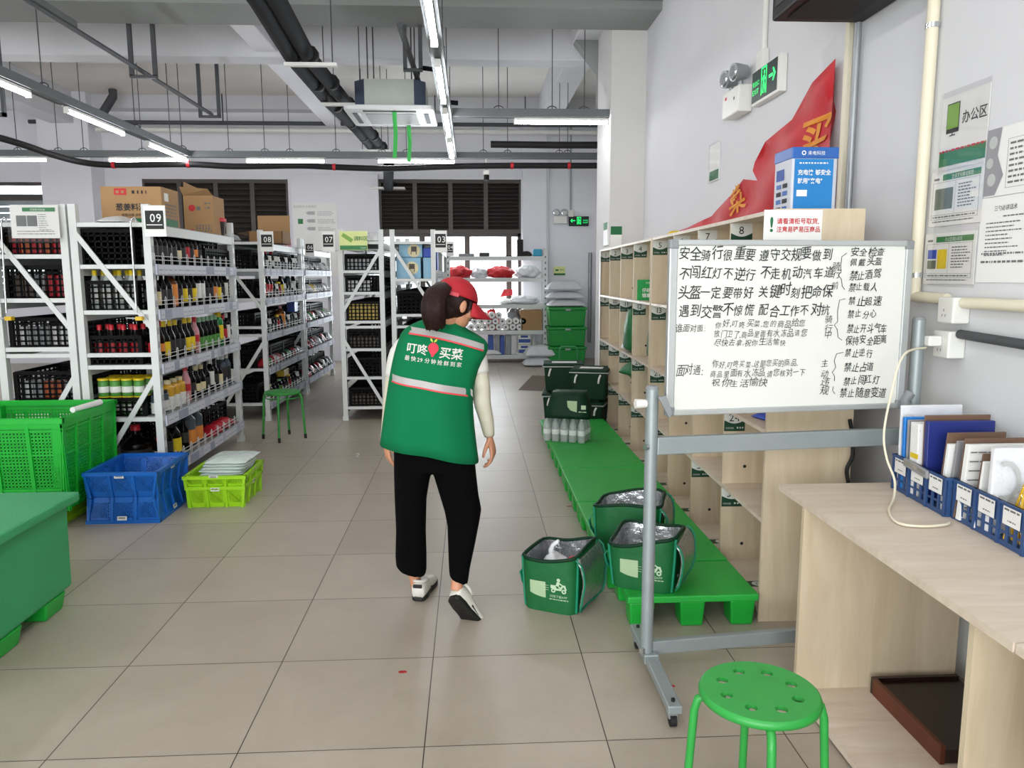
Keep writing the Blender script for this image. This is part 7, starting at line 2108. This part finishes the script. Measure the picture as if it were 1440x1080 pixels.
# legs
LLEG = [at(584, 650, 3.50), at(580, 720, 3.54), at(580, 770, 3.56), at(583, 812, 3.60), at(587, 830, 3.62)]
RLEG = [at(634, 655, 3.50), at(650, 722, 3.56), at(650, 770, 3.46), at(643, 816, 3.37), at(642, 830, 3.36)]
body.tube(LLEG, [.075, .055, .048, .028, .030], 14); body.tube(RLEG, [.075, .055, .048, .028, .030], 14)
pr = body.build('person', 'skin', loc=(LLEG[-1].x, 3.56, 0))
tag(pr, 'person in green vest, red cap and black trousers walking away, head turned right', 'person')
m = pr.modifiers.new('remesh', 'REMESH'); m.mode = 'VOXEL'; m.voxel_size = .0042; m.use_smooth_shade = True
m = pr.modifiers.new('smooth', 'SMOOTH'); m.iterations = 6; m.factor = .5

# face details, hair, cap
for s in (-1, 1):
    MB().ball((s * .031, .082, .006), (.012, .006, .006), 10, M=HM).build('eye', 'ink_black', pr)
    MB().tube([(s * .018, .089, .024), (s * .032, .086, .029), (s * .046, .076, .026)], [.003, .0035, .002], 6, M=HM).build('eyebrow', 'hair_brown', pr)
hb = MB()
hb.ball((0, -.018, .022), (.082, .098, .102), 24, M=HM)
hb.ball((0, -.045, -.03), (.066, .065, .062), 18, M=HM)
for s in (-1, 1): hb.tube([(s * .074, .03, .022), (s * .077, .028, .0), (s * .077, .024, -.03)], [.010, .009, .003], 8, M=HM)
o = hb.build('hair', 'hair_brown', pr)
T0 = HM @ Vector((0, -.10, .055))
tp = [T0 + HF * .03, T0, at(621, 407, 3.46), at(613, 416, 3.42), at(610, 430, 3.40), at(610, 443, 3.40), at(611, 452, 3.41), at(612, 459, 3.42)]
rn = random.Random(9); rings = []
tp = smooth(tp, 4)
for i, p in enumerate(tp):
    t = i / (len(tp) - 1); r = [.018, .030, .048, .054, .052, .044, .028][min(6, int(t * 6.99))] * (1 - .0 * t)
    r = .018 + .031 * sin(min(1, t * 1.7) * pi / 2) - .012 * max(0, t - .6) / .4
    d = (tp[min(i + 1, len(tp) - 1)] - tp[max(i - 1, 0)]).normalized(); a = Vector((1, 0, .0)); a = (a - d * a.dot(d)).normalized(); b = d.cross(a)
    rings.append([p + (a * cos(2 * pi * k / 26) * 1.08 + b * sin(2 * pi * k / 26) * .8) * r * (1 + .07 * (k % 2) + .05 * sin(k * 1.7)) - d * (.012 * (k % 3) * max(0, t - .9) * 10 - .012) for k in range(26)])
MB().loft(rings).build('ponytail', 'hair_brown', pr)
MB().tube([T0 + HF * .012 - HU * .0, T0 + (tp[4] - T0) * .35], .025, 12).build('hair_tie', 'black_rubber', pr)
cap = MB(); CRN = []
for i in range(9):
    a = RAD(2 + 86 * i / 8); CRN.append([(.0885 * cos(a) * cos(2 * pi * k / 28), -.010 + .1065 * cos(a) * sin(2 * pi * k / 28), .028 + .097 * sin(a)) for k in range(28)])
cp = MB().loft(CRN, caps=False, M=HM).add([HM @ Vector(p) for p in CRN[-1]], [tuple(range(28))], 0, True).build('cap', 'cap_red_cloth', pr)
md = cp.modifiers.new('solid', 'SOLIDIFY'); md.thickness = .003; md.offset = 1
br = []; nb_ = 15
for j in range(6):
    f = j / 5
    for i in range(nb_):
        a = RAD(28 + 124 * i / (nb_ - 1)); x = .088 * cos(a); y = -.010 + .1065 * sin(a)
        ext = .104 * f * (max(0.0, sin((a - RAD(28)) / RAD(124) * pi)) ** .55)
        br.append(HM @ Vector((x * (1 + .05 * f), y + ext, .030 - .045 * f - 3.0 * x * x * (.5 + f) + .002)))
b = MB().add(br, [(j * nb_ + i, j * nb_ + i + 1, (j + 1) * nb_ + i + 1, (j + 1) * nb_ + i) for j in range(5) for i in range(nb_ - 1)], 0, True).build('cap_brim', 'cap_red_cloth', cp)
md = b.modifiers.new('solid', 'SOLIDIFY'); md.thickness = .004; md.offset = 0
# strap and opening at the back of the cap
op = [HM @ Vector((.036 * cos(a), -.010 - .1085 * cos(.036 * cos(a) / .0885 * 1.1) * cos(RAD(4 + 26 * sin(a))) , .036 + .045 * sin(a))) for a in [pi * k / 12 for k in range(13)]]
MB().add(op, [tuple(range(13))], 0).build('cap_opening', 'ink_black', cp)
st = []
for i in range(17):
    a = RAD(200 + 140 * i / 16)
    for z in (.024, .040): st.append(HM @ Vector((.0925 * cos(a), -.010 + .1105 * sin(a), z)))
MB().add(st, [(2 * i, 2 * i + 2, 2 * i + 3, 2 * i + 1) for i in range(16)], 0, True).build('cap_strap', 'strap_pink', cp)
MB().ball(tuple(HM @ Vector((0, -.010, .126))), (.008, .008, .005), 10).build('cap_button', 'cap_red_cloth', cp)

# vest
VR = [((536, 622), (672, 647), 3.50, .150), ((540, 590), (668, 617), 3.50, .145), ((545, 555), (664, 580), 3.515, .138), ((550, 522), (664, 545), 3.53, .132), ((556, 494), (672, 516), 3.545, .126),
      ((562, 476), (683, 498), 3.555, .118), ((566, 466), (688, 484), 3.56, .108), ((578, 457), (676, 474), 3.565, .090), ((594, 451), (657, 464), 3.57, .074), ((604, 447), (650, 459), 3.572, .064), ((607, 440), (648, 452), 3.575, .060)]
NV = 44
VRING = [lerp_ring(a, b, Y, d, NV, 2.4) for a, b, Y, d in VR]
for i, R in enumerate(VRING):                    # soft folds
    t = i / (len(VRING) - 1)
    for k, p in enumerate(R):
        a = 2 * pi * k / NV; w = (1 - t) ** 1.5
        p += Vector((0, .007 * w * sin(a * 7 + i * .5), .006 * w * sin(a * 3)))
vest = MB().loft(VRING, caps=False).build('vest', 'vest_green', pr, sub=1)
md = vest.modifiers.new('solid', 'SOLIDIFY'); md.thickness = .004; md.offset = 1
ves_bvh_v = [p for R in VRING for p in R]
from mathutils.bvhtree import BVHTree
vb = BVHTree.FromPolygons([tuple(p) for p in ves_bvh_v], [(i * NV + k, i * NV + (k + 1) % NV, (i + 1) * NV + (k + 1) % NV, (i + 1) * NV + k) for i in range(len(VRING) - 1) for k in range(NV)])


def on_vest(x, z, off=.0055):
    h = vb.ray_cast(Vector((x, 3.0, z)), Vector((0, 1, 0)))
    return Vector((x, (h[0].y if h[0] else 3.42) - off, z))


def band(pa, pb, th, mt, name, off, sag=0.0):
    """band across the back between two photo points, lying on the vest"""
    A, B = at(pa[0], pa[1], 3.42), at(pb[0], pb[1], 3.42); n = 34; v = []
    for i in range(n + 1):
        f = i / n; p = A + (B - A) * f; z = p.z + sag * 4 * f * (1 - f)
        v.append(on_vest(p.x, z, off)); v.append(on_vest(p.x, z - th, off))
    MB().add(v, [(2 * i, 2 * i + 1, 2 * i + 3, 2 * i + 2) for i in range(n)], 0, True).build(name, mt, vest)


band((574, 461), (681, 486), .026, 'reflective', 'reflective_stripe', .011, .012); band((573, 469), (680, 494), .007, 'vest_red', 'red_piping', .0115, .012)
band((547, 527), (665, 549), .030, 'reflective', 'reflective_stripe', .007, .004); band((546, 536), (664, 558), .007, 'vest_red', 'red_piping', .0075, .004)
q = [at(px, py, 3.47) for px, py in ((655, 548), (663, 551), (663, 556), (655, 553))]


def on_back(name, parts, mt):
    g = MB(); tmp = MB()
    for kind, s, px, py, size in parts:
        p = at(px, py, 3.41); M = Matrix.Translation((p.x, p.z, 0)) @ Matrix.Rotation(RAD(-8), 4, 'Z')
        if kind == 't': tmp.text(s, M, size, 0, off=.016 if size > .03 else .008)
        else: tmp.add(s, [tuple(range(len(s)))], 0, False, M)
    vs = [on_vest(v[0], v[1], .0065) for v in tmp.v]
    g.add(vs, tmp.f); return g.build(name, mt, vest)


on_back('shop_lettering', [('t', '叮咚', 570, 495, .048)], 'shirt_white'); on_back('shop_lettering', [('t', '买菜', 617, 502, .053)], 'shirt_white')
x = 567.5
pts = []
for i, c in enumerate(['最', '快', '29', '分', '钟', '抢', '鲜', '到', '家']):
    pts.append(('t', c, 568 + i * 9.0 + (0 if i < 3 else 1.5), 506 + i * 1.25, .0235))
on_back('slogan_lettering', pts, 'shirt_white')
berry = [(.024 * cos(a) * (1 - .28 * (sin(a) < 0) * abs(sin(a))), .026 * sin(a) - (.010 if sin(a) < -.9 else 0), 0) for a in [2 * pi * k / 24 for k in range(24)]]
on_back('strawberry_emblem', [('p', berry, 609, 491, 0)], 'strawberry')
on_back('emblem_leaf', [('p', [(0, 0, 0), (-.012, .006, 0), (-.014, .02, 0), (-.004, .012, 0)], 608.5, 482.5, 0)], 'leaf_yellow'); on_back('emblem_leaf', [('p', [(0, 0, 0), (.004, .012, 0), (.016, .02, 0), (.012, .006, 0)], 609.5, 482.5, 0)], 'leaf_yellow')

# sleeves
def sleeve(pts, rs, name, mt):
    o = MB().tube(smooth(pts, 4), [rs[min(len(rs) - 1, i // 4)] + (rs[min(len(rs) - 1, i // 4 + 1)] - rs[min(len(rs) - 1, i // 4)]) * (i % 4) / 4 for i in range(4 * (len(pts) - 1) + 1)], 16, caps=False).build(name, mt, pr)
    md = o.modifiers.new('solid', 'SOLIDIFY'); md.thickness = .003; md.offset = 0
    return o


sleeve([at(664, 486, 3.57), at(669, 500, 3.565), at(674, 525, 3.56)], [.052, .050, .046], 'shirt_sleeve', 'shirt_white')
sleeve([at(673, 515, 3.56), at(677, 545, 3.56), at(678, 565, 3.56), at(684, 590, 3.58), at(688, 612, 3.60)], [.040, .040, .039, .033, .0245], 'arm_cover', 'sleeve_cream')
sleeve([at(580, 480, 3.57), at(563, 498, 3.59), at(556, 530, 3.60)], [.052, .050, .048], 'shirt_sleeve', 'shirt_white')
sleeve([at(556, 525, 3.60), at(551, 560, 3.62), at(547, 595, 3.66), at(543, 619, 3.69)], [.040, .039, .034, .0255], 'arm_cover', 'sleeve_cream')

# trousers
tr = MB()


def leg(rows):
    R = []
    for pl, prr, Y, d in rows: R.append(lerp_ring(pl, prr, Y, d, 20, 2.3))
    tr.loft(R)


tr.loft([lerp_ring((556, 600), (664, 620), 3.50, .118, 24, 2.4), lerp_ring((553, 630), (668, 648), 3.50, .122, 24, 2.4), lerp_ring((556, 655), (669, 662), 3.50, .115, 24, 2.4)])
leg([((554, 632), (612, 640), 3.50, .108), ((554, 660), (606, 664), 3.50, .105), ((555, 700), (600, 700), 3.52, .088), ((557, 745), (599, 745), 3.535, .078), ((556, 780), (600, 780), 3.56, .075), ((557, 794), (600, 800), 3.575, .074), ((562, 800), (598, 808), 3.58, .066)])
leg([((604, 640), (668, 648), 3.50, .108), ((609, 665), (670, 668), 3.51, .105), ((618, 695), (673, 695), 3.53, .092), ((625, 718), (677, 716), 3.54, .088), ((629, 738), (674, 734), 3.53, .084), ((630, 765), (668, 765), 3.47, .072), ((631, 795), (661, 798), 3.41, .064), ((632, 810), (658, 820), 3.38, .054)])
tz = tr.build('trousers', 'trouser_black', pr)
m = tz.modifiers.new('remesh', 'REMESH'); m.mode = 'VOXEL'; m.voxel_size = .0075; m.use_smooth_shade = True
m = tz.modifiers.new('smooth', 'SMOOTH'); m.iterations = 5; m.factor = .5


def shoe(heel, fwd, up, name='shoe'):
    f = Vector(fwd).normalized(); u = Vector(up); u = (u - f * u.dot(f)).normalized(); r = f.cross(u)
    M = Matrix(((r.x, f.x, u.x, heel[0]), (r.y, f.y, u.y, heel[1]), (r.z, f.z, u.z, heel[2]), (0, 0, 0, 1)))
    prof = [(-.004, .018), (.006, .032), (.05, .038), (.10, .036), (.15, .042), (.20, .045), (.23, .038), (.25, .018)]      # along the foot: half width
    ol = [(-w, y) for y, w in prof] + [(w, y) for y, w in prof[::-1]]
    R = [(-.002, .028, .070), (.006, .033, .088), (.03, .037, .094), (.06, .038, .094), (.09, .037, .088), (.13, .040, .072), (.17, .043, .062), (.205, .042, .054), (.232, .030, .044), (.244, .014, .036)]
    rings = []
    for y, w, h in R:
        ring = []
        for k in range(20):
            a = 2 * pi * k / 20; ca, sa = cos(a), sin(a); q = 1 / (abs(ca) ** 2.6 + abs(sa) ** 2.6) ** (1 / 2.6)
            ring.append((w * ca * q, y - (.008 * max(0, sa) if y < .01 else 0), .018 + (h - .018) * max(0, .45 + .55 * sa * q)))
        rings.append(ring)
    o = MB().loft(rings, M=M).build(name, 'shoe_white', pr)
    MB().prism(ol, .026, 0, M).build('sole', 'shoe_black', o, bevel=.006)
    MB().bx(-.022, .022, -.013, -.002, .070, .088, 0, M).build('heel_tab', 'shoe_black', o, bevel=.004)
    MB().tube([(.032 * cos(2 * pi * k / 18), .045 + .044 * sin(2 * pi * k / 18), .095 - .006 * sin(2 * pi * k / 18)) for k in range(18)], .008, 8, closed=True, M=M).build('collar', 'shoe_white', o)
    for s in (-1, 1): MB().add([(s * .0395, .09, .03), (s * .0405, .15, .026), (s * .036, .135, .05), (s * .034, .10, .062)], [(0, 1, 2, 3)], 0, False, M).build('side_patch', 'shoe_black', o)
    return o


hl = onz(588, 846, 0)
shoe((hl.x, hl.y, .001), (.22, 1, 0), (0, 0, 1))
toe = onz(655, 874, 0.004); heel = at(636, 843, 3.31)
fw = (toe + Vector((.012, .02, 0)) - heel)
shoe(tuple(heel), fw, (.25, .9, .6))
